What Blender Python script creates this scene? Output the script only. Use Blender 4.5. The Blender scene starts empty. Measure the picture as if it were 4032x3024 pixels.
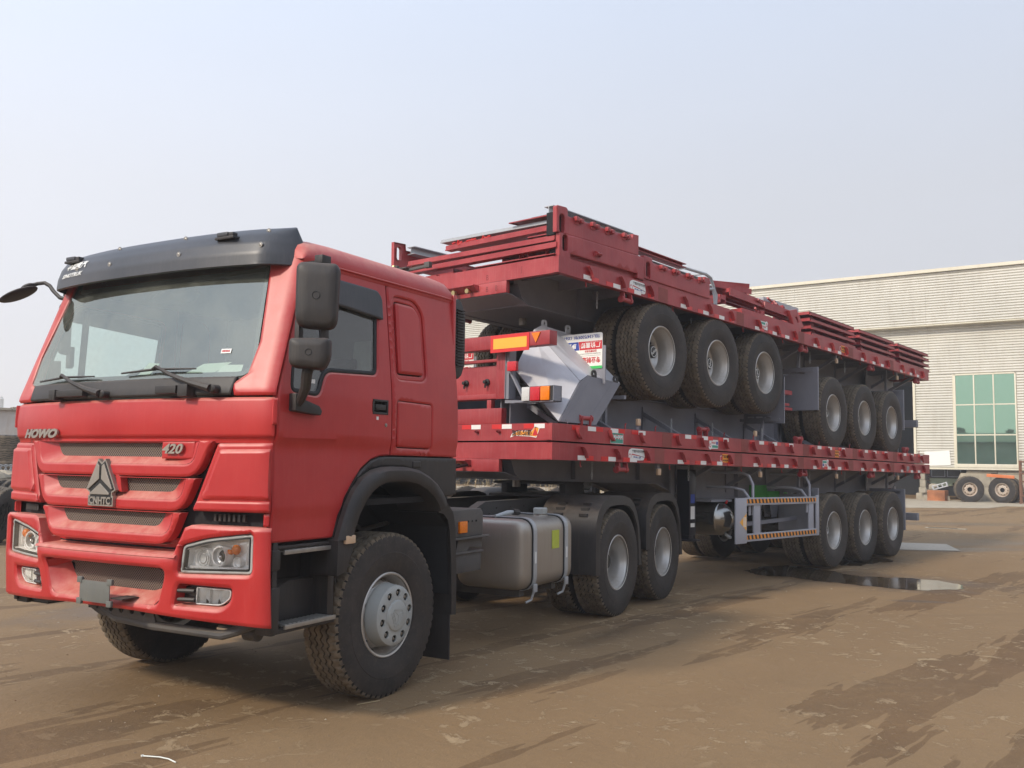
import bpy, bmesh, math, random
from mathutils import Vector, Matrix
from mathutils.geometry import delaunay_2d_cdt
R = math.radians
PI = math.pi
sc = bpy.context.scene
col = sc.collection
random.seed(7)

# ------------------------------------------------------------------ camera
CAM = Vector((-4.1284, -6.7169, 1.6229))
YAW, PIT, ROL = R(40.854), R(4.6127), R(0.6258)
fw = Vector((math.cos(YAW)*math.cos(PIT), math.sin(YAW)*math.cos(PIT), math.sin(PIT)))
rt = fw.cross(Vector((0, 0, 1))).normalized()
up = rt.cross(fw)
rt2 = rt*math.cos(ROL) + up*math.sin(ROL)
up2 = -rt*math.sin(ROL) + up*math.cos(ROL)
cd = bpy.data.cameras.new('camera')
cam = bpy.data.objects.new('camera', cd)
col.objects.link(cam)
m = Matrix((rt2, up2, -fw)).transposed().to_4x4()
m.translation = CAM
cam.matrix_world = m
cd.sensor_width = 36.0
cd.lens = 36.0*3618.5/4032.0
cd.clip_start = 0.05
cd.clip_end = 2000
sc.camera = cam

# ------------------------------------------------------------------ light
SUN_EL = R(35.5)
SUN_AZ = R(173.0)          # direction towards the sun, measured from +x
to_sun = Vector((math.cos(SUN_AZ)*math.cos(SUN_EL), math.sin(SUN_AZ)*math.cos(SUN_EL), math.sin(SUN_EL)))
world = bpy.data.worlds.new("World")
sc.world = world
world.use_nodes = True
wn = world.node_tree.nodes
wl = world.node_tree.links
bg = wn['Background']
sky = wn.new('ShaderNodeTexSky')
sky.sky_type = 'NISHITA'
sky.sun_disc = False
sky.sun_elevation = SUN_EL
sky.sun_rotation = R(90) - SUN_AZ
sky.air_density = 1.0
sky.dust_density = 3.0
sky.ozone_density = 1.0
sky.altitude = 0
# thin high haze that whitens the whole dome, a little warmer low down
wtc = wn.new('ShaderNodeTexCoord')
wsep = wn.new('ShaderNodeSeparateXYZ')
wl.new(wtc.outputs['Generated'], wsep.inputs[0])
wr = wn.new('ShaderNodeValToRGB')
wl.new(wsep.outputs['Z'], wr.inputs[0])
el = wr.color_ramp.elements
el[0].position = 0.0
el[0].color = (8.3, 8.0, 8.1, 1)
el[1].position = 0.62
el[1].color = (7.9, 9.3, 11.8, 1)
e = wr.color_ramp.elements.new(0.27)
e.color = (8.4, 8.55, 9.15, 1)
wmix = wn.new('ShaderNodeMix')
wmix.data_type = 'RGBA'
wmix.inputs[0].default_value = 0.88
wl.new(sky.outputs[0], wmix.inputs[6])
wdot = wn.new('ShaderNodeVectorMath')
wdot.operation = 'DOT_PRODUCT'
wl.new(wtc.outputs['Generated'], wdot.inputs[0])
wdot.inputs[1].default_value = (math.cos(SUN_AZ), math.sin(SUN_AZ), 0)
wf_ = wn.new('ShaderNodeMath')
wf_.operation = 'MULTIPLY_ADD'
wl.new(wdot.outputs['Value'], wf_.inputs[0])
wf_.inputs[1].default_value = 0.28
wf_.inputs[2].default_value = 1.0
wsc = wn.new('ShaderNodeVectorMath')
wsc.operation = 'SCALE'
wl.new(wr.outputs[0], wsc.inputs[0])
wl.new(wf_.outputs[0], wsc.inputs[3])
wno = wn.new('ShaderNodeTexNoise')
wno.inputs['Scale'].default_value = 1.6
wno.inputs['Detail'].default_value = 5
wmp = wn.new('ShaderNodeMapping')
wmp.inputs['Scale'].default_value = (1, 1, 3)
wl.new(wtc.outputs['Generated'], wmp.inputs[0])
wl.new(wmp.outputs[0], wno.inputs['Vector'])
wm2 = wn.new('ShaderNodeMath')
wm2.operation = 'MULTIPLY_ADD'
wl.new(wno.outputs['Fac'], wm2.inputs[0])
wm2.inputs[1].default_value = 0.10
wm2.inputs[2].default_value = 0.95
wsc2 = wn.new('ShaderNodeVectorMath')
wsc2.operation = 'SCALE'
wl.new(wsc.outputs[0], wsc2.inputs[0])
wl.new(wm2.outputs[0], wsc2.inputs[3])
wl.new(wsc2.outputs[0], wmix.inputs[7])
wl.new(wmix.outputs[2], bg.inputs['Color'])
bg.inputs['Strength'].default_value = 0.10

sl = bpy.data.lights.new('sun', 'SUN')
sl.energy = 2.6
sl.angle = R(6)
sl.color = (1.0, 0.89, 0.74)
so = bpy.data.objects.new('sun', sl)
so.rotation_euler = to_sun.to_track_quat('Z', 'Y').to_euler()
so.location = (-20, 5, 20)
col.objects.link(so)
sc.view_settings.view_transform = 'Standard'
sc.view_settings.look = 'None'
sc.view_settings.gamma = 1
sc.view_settings.exposure = 0.27
sc.view_settings.use_curve_mapping = False
sc.cycles.use_adaptive_sampling = True
sc.cycles.adaptive_threshold = 0.012
sc.cycles.use_denoising = True
sc.cycles.time_limit = 780
sc.cycles.max_bounces = 8
sc.cycles.transparent_max_bounces = 16

# ------------------------------------------------------------------ materials
def srgb(r, g, b):
    def f(c):
        c /= 255.0
        return c/12.92 if c <= 0.04045 else ((c+0.055)/1.055)**2.4
    return (f(r), f(g), f(b), 1)

class NT:
    def __init__(s, name):
        s.m = bpy.data.materials.new(name)
        s.m.use_nodes = True
        s.n = s.m.node_tree.nodes
        s.l = s.m.node_tree.links
        s.b = s.n['Principled BSDF']
        s.o = s.n['Material Output']
    def node(s, t, **k):
        n = s.n.new(t)
        for a, v in k.items():
            setattr(n, a, v)
        return n
    def noise(s, scale, detail=4, rough=0.6, vec=None, dist=0.0):
        n = s.n.new('ShaderNodeTexNoise')
        n.inputs['Scale'].default_value = scale
        n.inputs['Detail'].default_value = detail
        n.inputs['Roughness'].default_value = rough
        n.inputs['Distortion'].default_value = dist
        if vec is not None:
            s.l.new(vec, n.inputs['Vector'])
        return n.outputs['Fac']
    def ramp(s, src, a, b, ca=(0, 0, 0, 1), cb=(1, 1, 1, 1)):
        n = s.n.new('ShaderNodeValToRGB')
        n.color_ramp.elements[0].position = a
        n.color_ramp.elements[1].position = b
        n.color_ramp.elements[0].color = ca
        n.color_ramp.elements[1].color = cb
        s.l.new(src, n.inputs[0])
        return n.outputs[0]
    def mix(s, f, a, b, mode='MIX'):
        n = s.n.new('ShaderNodeMix')
        n.data_type = 'RGBA'
        n.blend_type = mode
        for i, v in ((0, f), (6, a), (7, b)):
            if hasattr(v, 'is_linked') or hasattr(v, 'links'):
                s.l.new(v, n.inputs[i])
            else:
                n.inputs[i].default_value = v
        return n.outputs[2]
    def math(s, op, a, b=0.0, clamp=False):
        n = s.n.new('ShaderNodeMath')
        n.operation = op
        n.use_clamp = clamp
        for i, v in ((0, a), (1, b)):
            if isinstance(v, (int, float)):
                n.inputs[i].default_value = v
            else:
                s.l.new(v, n.inputs[i])
        return n.outputs[0]
    def objco(s, scale=None):
        t = s.n.new('ShaderNodeTexCoord')
        o = t.outputs['Object']
        if scale:
            mp = s.n.new('ShaderNodeMapping')
            mp.inputs['Scale'].default_value = scale
            s.l.new(o, mp.inputs[0])
            o = mp.outputs[0]
        return o
    def pos(s, scale=None):
        g = s.n.new('ShaderNodeNewGeometry')
        o = g.outputs['Position']
        if scale:
            mp = s.n.new('ShaderNodeMapping')
            mp.inputs['Scale'].default_value = scale
            s.l.new(o, mp.inputs[0])
            o = mp.outputs[0]
        return o
    def nz(s):
        g = s.n.new('ShaderNodeNewGeometry')
        x = s.n.new('ShaderNodeSeparateXYZ')
        s.l.new(g.outputs['Normal'], x.inputs[0])
        return x.outputs['Z']
    def bump(s, h, strength=0.2, dist=0.01):
        n = s.n.new('ShaderNodeBump')
        n.inputs['Strength'].default_value = strength
        n.inputs['Distance'].default_value = dist
        s.l.new(h, n.inputs['Height'])
        s.l.new(n.outputs[0], s.b.inputs['Normal'])
    def set(s, name, v):
        if isinstance(v, (int, float, tuple)):
            s.b.inputs[name].default_value = v
        else:
            s.l.new(v, s.b.inputs[name])

def paint(name, c, rough=0.45, dust=(0.45, 0.30, 0.24, 1), up_dust=0.75, streak=0.25, base_dust=0.10, metal=0.0, coat=0.0, vary=0.12, spec=0.5):
    """Painted sheet metal: dust lies on faces that look up, thin streaks run down the upright ones."""
    t = NT(name)
    co = t.pos()
    n1 = t.noise(2.3, 5, 0.6, co)
    n2 = t.noise(14, 4, 0.65, co)
    st = t.noise(9.0, 4, 0.7, t.pos((7, 7, 0.35)))
    cc = t.mix(t.ramp(n1, 0.35, 0.7), tuple(x*(1-vary) for x in c[:3])+(1,), tuple(min(1, x*(1+vary)) for x in c[:3])+(1,))
    nz = t.nz()
    u = t.math('MULTIPLY', t.ramp(nz, 0.12, 0.85), t.math('MULTIPLY', t.ramp(n2, 0.1, 0.75), up_dust), True)
    s_ = t.math('MULTIPLY', t.ramp(st, 0.50, 0.78), streak)
    b_ = t.math('MULTIPLY', t.ramp(n1, 0.3, 0.75), base_dust)
    f = t.math('MAXIMUM', u, t.math('ADD', s_, b_))
    t.set('Base Color', t.mix(f, cc, dust))
    t.set('Roughness', t.math('ADD', t.math('MULTIPLY', f, 0.4), rough, True))
    t.set('Metallic', metal)
    t.set('Specular IOR Level', spec)
    if coat:
        t.set('Coat Weight', coat)
        t.set('Coat Roughness', 0.42)
    return t.m

def plain(name, c, rough=0.5, metal=0.0, vary=0.1, scale=20, spec=None, emit=None, bump=0.0):
    t = NT(name)
    n1 = t.noise(scale, 4, 0.6, t.objco())
    t.set('Base Color', t.mix(n1, tuple(x*(1-vary) for x in c[:3])+(1,), tuple(min(1, x*(1+vary)) for x in c[:3])+(1,)))
    t.set('Roughness', rough)
    t.set('Metallic', metal)
    if spec is not None:
        t.set('Specular IOR Level', spec)
    if bump:
        t.bump(n1, bump, 0.01)
    return t.m

def glassy(name, tint, refl=0.12, dustc=(0.5, 0.5, 0.46, 1), dust=0.06, rough=0.02, gcol=(1, 1, 1, 1), fres=1.45):
    """Single-sheet glass: see-through, mirror-like and a film of dust."""
    t = NT(name)
    tr = t.node('ShaderNodeBsdfTransparent')
    tr.inputs[0].default_value = tint
    gl = t.node('ShaderNodeBsdfGlossy')
    gl.inputs['Roughness'].default_value = rough
    gl.inputs['Color'].default_value = gcol
    df = t.node('ShaderNodeBsdfDiffuse')
    df.inputs[0].default_value = dustc
    fr = t.node('ShaderNodeFresnel')
    fr.inputs['IOR'].default_value = fres
    f = t.math('ADD', fr.outputs[0], refl, True)
    m1 = t.node('ShaderNodeMixShader')
    t.l.new(f, m1.inputs[0])
    t.l.new(tr.outputs[0], m1.inputs[1])
    t.l.new(gl.outputs[0], m1.inputs[2])
    n = t.noise(3.5, 5, 0.7, t.pos())
    m2 = t.node('ShaderNodeMixShader')
    t.l.new(t.math('MULTIPLY', t.ramp(n, 0.25, 0.8), dust*2), m2.inputs[0])
    t.l.new(m1.outputs[0], m2.inputs[1])
    t.l.new(df.outputs[0], m2.inputs[2])
    t.l.new(m2.outputs[0], t.o.inputs['Surface'])
    return t.m

M = {}
M['cab'] = paint('cab_red', (0.44, 0.016, 0.018, 1), 0.36, dust=(0.62, 0.34, 0.26, 1), up_dust=0.85, streak=0.045, base_dust=0.05, vary=0.08, spec=0.55)
M['cab_in'] = plain('cab_seam_red', (0.03, 0.004, 0.005, 1), 0.9)
M['tred'] = paint('trailer_red', (0.34, 0.017, 0.026, 1), 0.38, dust=(0.42, 0.24, 0.20, 1), up_dust=0.5, streak=0.22, base_dust=0.18, vary=0.2)
M['tredd'] = plain('primer_blotch', (0.25, 0.055, 0.045, 1), 0.7, vary=0.35, scale=5)
M['grey'] = paint('chassis_grey', (0.22, 0.225, 0.26, 1), 0.5, dust=(0.24, 0.21, 0.18, 1), up_dust=0.5, streak=0.10, base_dust=0.15)
M['dgrey'] = paint('chassis_dark', (0.055, 0.055, 0.058, 1), 0.6, dust=(0.22, 0.18, 0.13, 1), up_dust=0.7, streak=0.12, base_dust=0.25)
M['silver'] = paint('silver_sheet', (0.50, 0.50, 0.53, 1), 0.38, dust=(0.45, 0.40, 0.36, 1), up_dust=0.45, streak=0.08, base_dust=0.15, metal=0.15)
M['black'] = paint('black_plastic', (0.015, 0.014, 0.015, 1), 0.50, dust=(0.17, 0.13, 0.10, 1), up_dust=0.6, streak=0.14, base_dust=0.14)
M['visor'] = paint('visor_plastic', (0.030, 0.034, 0.042, 1), 0.38, dust=(0.20, 0.17, 0.16, 1), up_dust=0.18, streak=0.12, base_dust=0.14)
M['rubber_seal'] = plain('rubber_seal', (0.012, 0.012, 0.012, 1), 0.6)
M['interior'] = plain('cab_interior', (0.06, 0.06, 0.06, 1), 0.8)
M['cloth'] = plain('seat_cloth', (0.045, 0.048, 0.05, 1), 0.9)
M['curtain'] = plain('curtain_cloth', (0.12, 0.14, 0.135, 1), 0.9)
M['plasticwrap'] = plain('plastic_wrap', (0.35, 0.38, 0.36, 1), 0.25)
M['chrome'] = plain('chrome', (0.75, 0.75, 0.75, 1), 0.16, 1.0)
M['alu'] = paint('brushed_aluminium', (0.42, 0.39, 0.35, 1), 0.36, dust=(0.27, 0.22, 0.16, 1), up_dust=0.5, streak=0.15, base_dust=0.55, metal=0.7)
M['step'] = plain('step_metal', (0.38, 0.36, 0.33, 1), 0.45, 0.7, vary=0.3)
M['rim'] = paint('rim_silver', (0.58, 0.57, 0.55, 1), 0.30, dust=(0.33, 0.26, 0.18, 1), up_dust=0.7, streak=0.3, base_dust=0.4, metal=0.45)
M['rimold'] = paint('rim_rusty_cream', (0.55, 0.48, 0.40, 1), 0.55, dust=(0.25, 0.13, 0.07, 1), up_dust=0.6, streak=0.35, base_dust=0.5)
M['bracket'] = paint('bracket_grey', (0.12, 0.125, 0.115, 1), 0.6, dust=(0.26, 0.22, 0.17, 1), up_dust=0.5)
M['hub'] = paint('hub_grey', (0.36, 0.38, 0.37, 1), 0.42, dust=(0.30, 0.25, 0.19, 1), up_dust=0.4, streak=0.08, base_dust=0.2)
M['steel'] = plain('steel', (0.30, 0.28, 0.25, 1), 0.4, 0.8, vary=0.3)
M['galv'] = paint('galvanised_pipe', (0.42, 0.44, 0.46, 1), 0.4, dust=(0.35, 0.32, 0.28, 1), metal=0.3)
M['brass'] = plain('brass', (0.45, 0.36, 0.18, 1), 0.35, 0.9)
M['white'] = plain('white_reflector', (0.78, 0.76, 0.72, 1), 0.35, vary=0.05)
M['redref'] = plain('red_reflector', (0.62, 0.022, 0.020, 1), 0.3, vary=0.08)
M['yellow'] = plain('yellow_reflector', (0.85, 0.42, 0.04, 1), 0.35, vary=0.05)
M['orange'] = plain('orange_lens', (0.90, 0.20, 0.005, 1), 0.2, vary=0.3, scale=60, bump=0.4)
M['redlens'] = plain('red_lens', (0.55, 0.02, 0.03, 1), 0.2, vary=0.35, scale=60, bump=0.4)
M['whitelens'] = plain('white_lens', (0.6, 0.6, 0.58, 1), 0.2, vary=0.2, scale=60, bump=0.4)
M['amber'] = plain('amber_marker', (0.60, 0.42, 0.27, 1), 0.35, vary=0.2)
M['orangepaint'] = paint('orange_paint', (0.62, 0.16, 0.04, 1), 0.5, dust=(0.45, 0.30, 0.2, 1))
M['orangerust'] = paint('orange_rusty', (0.36, 0.13, 0.05, 1), 0.7, dust=(0.35, 0.2, 0.12, 1), vary=0.4)
M['inkblack'] = plain('ink_black', (0.015, 0.015, 0.015, 1), 0.6)
M['inkblue'] = plain('ink_blue', (0.02, 0.05, 0.30, 1), 0.5)
M['inkred'] = plain('ink_red', (0.55, 0.02, 0.03, 1), 0.5)
M['inkgreen'] = plain('ink_green', (0.05, 0.50, 0.12, 1), 0.5)
M['inkteal'] = plain('ink_teal', (0.05, 0.30, 0.22, 1), 0.5)
M['inkwhite'] = plain('ink_white', (0.75, 0.75, 0.72, 1), 0.5)
M['inkorange'] = plain('ink_orange', (0.80, 0.30, 0.03, 1), 0.5)
M['greenpaint'] = plain('green_paint', (0.04, 0.28, 0.03, 1), 0.45, vary=0.2)
M['limepaper'] = plain('lime_paper', (0.45, 0.50, 0.06, 1), 0.7)
M['paper'] = plain('paper', (0.7, 0.72, 0.66, 1), 0.8)
M['rag'] = plain('rag', (0.4, 0.42, 0.42, 1), 0.8)
M['navy'] = plain('navy_black', (0.012, 0.013, 0.02, 1), 0.35)
M['blackgloss'] = plain('black_gloss', (0.03, 0.03, 0.028, 1), 0.14, vary=0.4)
M['lampsilver'] = plain('lamp_silver', (0.96, 0.96, 0.94, 1), 0.12, 0.12, vary=0.03, spec=1.0)
M['tankmetal'] = plain('tank_metal', (0.30, 0.29, 0.27, 1), 0.20, 0.9, vary=0.25, scale=6)
M['rust'] = paint('rusty_steel', (0.16, 0.075, 0.045, 1), 0.8, dust=(0.3, 0.2, 0.13, 1))
M['concrete'] = paint('concrete_block', (0.36, 0.32, 0.25, 1), 0.9, dust=(0.42, 0.34, 0.24, 1), vary=0.25)
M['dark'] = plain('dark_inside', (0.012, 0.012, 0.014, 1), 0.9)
M['glass_ws'] = glassy('windscreen_glass', (0.74, 0.86, 0.80, 1), refl=0.20, dust=0.14, dustc=(0.42, 0.44, 0.38, 1), gcol=(0.80, 0.84, 0.77, 1))
M['glass_side'] = glassy('side_glass', (0.84, 0.92, 0.89, 1), refl=0.07, dust=0.05)
M['glass_lamp'] = glassy('lamp_glass', (0.96, 0.96, 0.96, 1), refl=0.02, dust=0.03)
M['glass_green'] = glassy('green_window_glass', (0.05, 0.16, 0.12, 1), refl=0.55, dust=0.04, gcol=(0.44, 0.72, 0.55, 1))
M['palebus'] = plain('pale_green_truck', (0.33, 0.37, 0.25, 1), 0.6, vary=0.15)
M['whitepanel'] = plain('white_sheet', (0.80, 0.79, 0.74, 1), 0.5, vary=0.03)
M['mirror'] = plain('mirror_back', (0.03, 0.03, 0.03, 1), 0.4)

def rubber():
    t = NT('tyre_rubber')
    oi = t.node('ShaderNodeObjectInfo')
    vm = t.node('ShaderNodeVectorMath', operation='ADD')
    t.l.new(t.objco(), vm.inputs[0])
    sc3 = t.node('ShaderNodeVectorMath', operation='SCALE')
    sc3.inputs[0].default_value = (17, 31, 23)
    t.l.new(oi.outputs['Random'], sc3.inputs[3])
    t.l.new(sc3.outputs[0], vm.inputs[1])
    n = t.math('ADD', t.noise(7, 6, 0.7, vm.outputs[0]), t.math('MULTIPLY', t.math('SUBTRACT', oi.outputs['Random'], 0.5), 0.16))
    n2 = t.noise(45, 3, 0.6, t.objco())
    c = t.mix(t.ramp(n, 0.3, 0.75), (0.017, 0.015, 0.014, 1), (0.048, 0.037, 0.030, 1))
    c = t.mix(t.math('MULTIPLY', t.ramp(n2, 0.55, 0.8), 0.35), c, (0.12, 0.09, 0.065, 1))
    t.set('Base Color', c)
    t.set('Roughness', 0.72)
    t.bump(n2, 0.25, 0.004)
    return t.m
M['rubber'] = rubber()

def tread():
    t = NT('tyre_tread')
    n = t.noise(14, 5, 0.65, t.objco())
    c = t.mix(t.ramp(n, 0.35, 0.7), (0.080, 0.063, 0.044, 1), (0.185, 0.142, 0.094, 1))
    t.set('Base Color', c)
    t.set('Roughness', 0.85)
    t.bump(n, 0.3, 0.004)
    return t.m
M['tread'] = tread()
M['groove'] = plain('tyre_groove', (0.006, 0.006, 0.005, 1), 0.95)

def meshmat():
    """Black perforated grille sheet: round holes in a staggered lattice."""
    t = NT('grille_perforation')
    uv = t.node('ShaderNodeUVMap')
    v = t.node('ShaderNodeTexVoronoi')
    v.feature = 'F1'
    v.inputs['Randomness'].default_value = 0.0
    mp = t.node('ShaderNodeMapping')
    mp.inputs['Rotation'].default_value = (0, 0, R(45))
    t.l.new(uv.outputs[0], mp.inputs[0])
    t.l.new(mp.outputs[0], v.inputs['Vector'])
    v.inputs['Scale'].default_value = 72
    f = t.math('SUBTRACT', 1.0, t.ramp(v.outputs['Distance'], 0.32, 0.42))
    t.set('Base Color', t.mix(f, (0.19, 0.145, 0.115, 1), (0.010, 0.009, 0.008, 1)))
    t.set('Roughness', 0.6)
    t.bump(t.math('SUBTRACT', 1.0, f), 0.6, 0.004)
    return t.m
M['mesh'] = meshmat()

def ground_mat():
    t = NT('packed_dirt')
    p = t.pos()
    big = t.noise(0.22, 6, 0.62, p, 0.4)
    mid = t.noise(1.3, 6, 0.65, p, 0.6)
    mot = t.noise(0.62, 7, 0.7, p, 1.4)
    fine = t.noise(16, 6, 0.7, p)
    vfine = t.noise(90, 4, 0.75, p)
    c = t.mix(t.ramp(mid, 0.30, 0.72), (0.150, 0.102, 0.057, 1), (0.245, 0.172, 0.098, 1))
    c = t.mix(t.math('MULTIPLY', t.ramp(big, 0.45, 0.62), 0.55), c, (0.255, 0.176, 0.098, 1))
    # damp greyish mottling
    c = t.mix(t.math('MULTIPLY', t.ramp(mot, 0.42, 0.70), 0.42), c, (0.112, 0.085, 0.058, 1))
    c = t.mix(t.math('MULTIPLY', t.ramp(fine, 0.45, 0.75), 0.42), c, (0.115, 0.078, 0.046, 1))
    c = t.mix(t.math('MULTIPLY', t.ramp(vfine, 0.56, 0.78), 0.40), c, (0.33, 0.26, 0.17, 1))
    c = t.mix(t.math('MULTIPLY', t.ramp(vfine, 0.42, 0.25), 0.45), c, (0.075, 0.052, 0.034, 1))
    sx = t.node('ShaderNodeSeparateXYZ')
    t.l.new(p, sx.inputs[0])
    X, Y = sx.outputs[0], sx.outputs[1]
    wig = t.math('MULTIPLY', t.math('SUBTRACT', mid, 0.5), 0.22)
    def band(y0, slope, quad, w, ca, amt, x0=None, x1=None):
        """a wheel track along x, pressed into the dirt"""
        nonlocal c
        yy = t.math('ADD', t.math('SUBTRACT', Y, y0), t.math('ADD', t.math('MULTIPLY', X, -slope), t.math('MULTIPLY', t.math('MULTIPLY', X, X), -quad)))
        d = t.math('ABSOLUTE', t.math('ADD', yy, wig))
        f = t.ramp(d, w*0.02, w*1.3, (1, 1, 1, 1), (0, 0, 0, 1))
        f = t.math('MULTIPLY', f, t.ramp(t.noise(1.1, 4, 0.6, t.pos((0.5, 2, 1))), 0.15, 0.70))
        f2 = t.math('MULTIPLY', f, t.math('ADD', 0.55, t.math('MULTIPLY', fine, 0.9)))
        c = t.mix(t.math('MULTIPLY', f2, amt), c, ca)
        return f
    dk = (0.120, 0.072, 0.036, 1)
    b1 = band(-3.62, -0.03, 0.009, 0.42, dk, 0.50)
    b2 = band(-4.80, 0.01, 0.002, 0.45, dk, 0.42)
    b3 = band(-5.75, 0.03, 0.004, 0.35, dk, 0.35)
    b4 = band(2.1, -0.9, 0.0, 0.10, (0.085, 0.058, 0.036, 1), 0.55)
    b5 = band(-0.1, -1.15, 0.0, 0.30, (0.15, 0.10, 0.06, 1), 0.5)
    b6 = band(-7.0, 0.22, 0.0, 0.5, dk, 0.3)
    # long streaks worn by traffic
    tr = t.noise(0.9, 5, 0.65, t.pos((0.16, 1.25, 1)), 0.15)
    c = t.mix(t.math('MULTIPLY', t.ramp(tr, 0.45, 0.80), 0.20), c, (0.135, 0.088, 0.050, 1))
    c = t.mix(t.math('MULTIPLY', t.ramp(tr, 0.44, 0.32), 0.40), c, (0.285, 0.215, 0.135, 1))
    def blob(cx, cy, rx, ry, ang, soft=0.35, wob=1.1):
        mp = t.node('ShaderNodeMapping')
        mp.vector_type = 'TEXTURE'
        mp.inputs['Location'].default_value = (cx, cy, 0)
        mp.inputs['Rotation'].default_value = (0, 0, R(ang))
        mp.inputs['Scale'].default_value = (rx, ry, 1)
        t.l.new(p, mp.inputs[0])
        ln = t.node('ShaderNodeVectorMath', operation='LENGTH')
        t.l.new(mp.outputs[0], ln.inputs[0])
        w_ = t.math('ADD', ln.outputs['Value'], t.math('MULTIPLY', t.math('SUBTRACT', mid, 0.5), wob))
        return t.ramp(w_, 1-soft, 1+soft*0.4, (1, 1, 1, 1), (0, 0, 0, 1))
    # scraped places where pale hard ground shows in flakes
    zone = t.ramp(t.noise(0.30, 3, 0.5, p), 0.46, 0.60)
    for b in ((1.9, -4.6, 1.3, 0.8, 0), (0.2, -3.1, 0.5, 0.3, 0), (-0.15, -2.9, 0.35, 0.25, 0), (-0.3, 1.7, 1.3, 0.9, 0), (4.2, -2.5, 0.6, 0.4, 0), (2.8, -5.3, 1.2, 0.6, 0), (0.9, -4.0, 0.6, 0.25, 20)):
        zone = t.math('MAXIMUM', zone, blob(*b, soft=0.9))
    sp = t.noise(5.0, 8, 0.78, p, 0.6)
    w = t.math('MULTIPLY', t.ramp(sp, 0.555, 0.585), zone)
    c = t.mix(t.math('MULTIPLY', w, 0.80), c, (0.36, 0.30, 0.215, 1))
    sp2 = t.noise(11, 6, 0.8, p, 0.3)
    c = t.mix(t.math('MULTIPLY', t.ramp(sp2, 0.685, 0.71), 0.7), c, (0.37, 0.31, 0.22, 1))
    # damp stains, each with its own place
    wet = None
    for b in ((6.05, -1.55, 0.42, 0.16, -48, 0.4), (6.95, -1.5, 0.25, 0.09, -48, 0.5), (8.85, -1.7, 1.15, 2.35, 8, 0.45), (11.2, -1.15, 1.5, 0.7, -10, 0.5),
              (14.9, -1.9, 1.3, 0.5, -30, 0.5), (5.0, -0.9, 0.5, 0.3, -40, 0.5), (7.3, -3.2, 0.5, 0.14, -60, 0.5), (17.5, -2.6, 4.5, 1.3, -40, 0.9), (22.0, 1.0, 5.0, 1.0, -50, 0.9), (1.6, 3.0, 2.6, 0.8, 10, 0.6), (3.2, -1.7, 1.2, 0.25, 8, 0.9)):
        q = blob(*b)
        wet = q if wet is None else t.math('MAXIMUM', wet, q)
    c = t.mix(t.math('MULTIPLY', wet, 0.52), c, (0.060, 0.042, 0.028, 1))
    c = t.mix(1.0, c, (1.14, 0.995, 0.80, 1), 'MULTIPLY')
    t.set('Base Color', c)
    t.set('Roughness', t.math('SUBTRACT', 0.88, t.math('MULTIPLY', wet, 0.42)))
    t.set('Specular IOR Level', 0.35)
    h = t.math('ADD', t.math('MULTIPLY', mid, 1.0), t.math('ADD', t.math('MULTIPLY', fine, 0.5), t.math('MULTIPLY', vfine, 0.22)))
    h = t.math('ADD', h, t.math('MULTIPLY', w, 0.5))
    h = t.math('SUBTRACT', h, t.math('MULTIPLY', t.math('ADD', b1, b2), 0.15))
    t.bump(h, 0.55, 0.035)
    return t.m
M['ground'] = ground_mat()

def puddle_mat():
    t = NT('shallow_water')
    n = t.noise(5, 4, 0.6, t.pos())
    t.set('Base Color', t.mix(t.ramp(n, 0.35, 0.65), (0.030, 0.021, 0.013, 1), (0.095, 0.066, 0.040, 1)))
    t.set('Roughness', t.math('MULTIPLY', t.ramp(t.noise(2.2, 4, 0.6, t.pos()), 0.35, 0.8), 0.16))
    t.set('IOR', 1.333)
    t.set('Specular IOR Level', 0.8)
    t.bump(t.noise(14, 2, 0.5, t.pos()), 0.03, 0.01)
    return t.m
M['puddle'] = puddle_mat()

def clad_mat(name, ca, cb):
    t = NT(name)
    st = t.noise(2.2, 5, 0.7, t.pos((1.6, 1.6, 0.25)))
    n = t.noise(0.5, 4, 0.6, t.pos())
    c = t.mix(t.ramp(n, 0.3, 0.7), ca, cb)
    c = t.mix(t.math('MULTIPLY', t.ramp(st, 0.5, 0.8), 0.35), c, (0.36, 0.31, 0.24, 1))
    t.set('Base Color', c)
    t.set('Roughness', 0.5)
    return t.m
M['clad'] = clad_mat('corrugated_cream', (0.60, 0.585, 0.52, 1), (0.69, 0.67, 0.60, 1))
M['trim'] = clad_mat('cream_trim', (0.62, 0.58, 0.45, 1), (0.70, 0.65, 0.52, 1))

def plaster():
    t = NT('stained_plaster')
    n = t.noise(0.8, 6, 0.65, t.pos(), 0.5)
    st = t.noise(1.4, 5, 0.7, t.pos((1.2, 1.2, 0.2)))
    c = t.mix(t.ramp(n, 0.3, 0.7), (0.42, 0.39, 0.36, 1), (0.56, 0.53, 0.49, 1))
    c = t.mix(t.math('MULTIPLY', t.ramp(st, 0.52, 0.75), 0.55), c, (0.36, 0.25, 0.15, 1))
    t.set('Base Color', c)
    t.set('Roughness', 0.9)
    t.bump(n, 0.3, 0.02)
    return t.m
M['plaster'] = plaster()

# ------------------------------------------------------------------ object helpers
def finish(me, smooth=True, ang=32):
    if smooth:
        for p in me.polygons:
            p.use_smooth = True
        me.set_sharp_from_angle(angle=R(ang))
    me.update()
    return me

def add(name, data, parent=None, loc=(0, 0, 0), rot=(0, 0, 0), label=None):
    o = bpy.data.objects.new(name, data)
    col.objects.link(o)
    if parent is not None:
        o.parent = parent
    o.location = loc
    o.rotation_euler = rot
    if label:
        o['label'] = label
    return o

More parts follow.
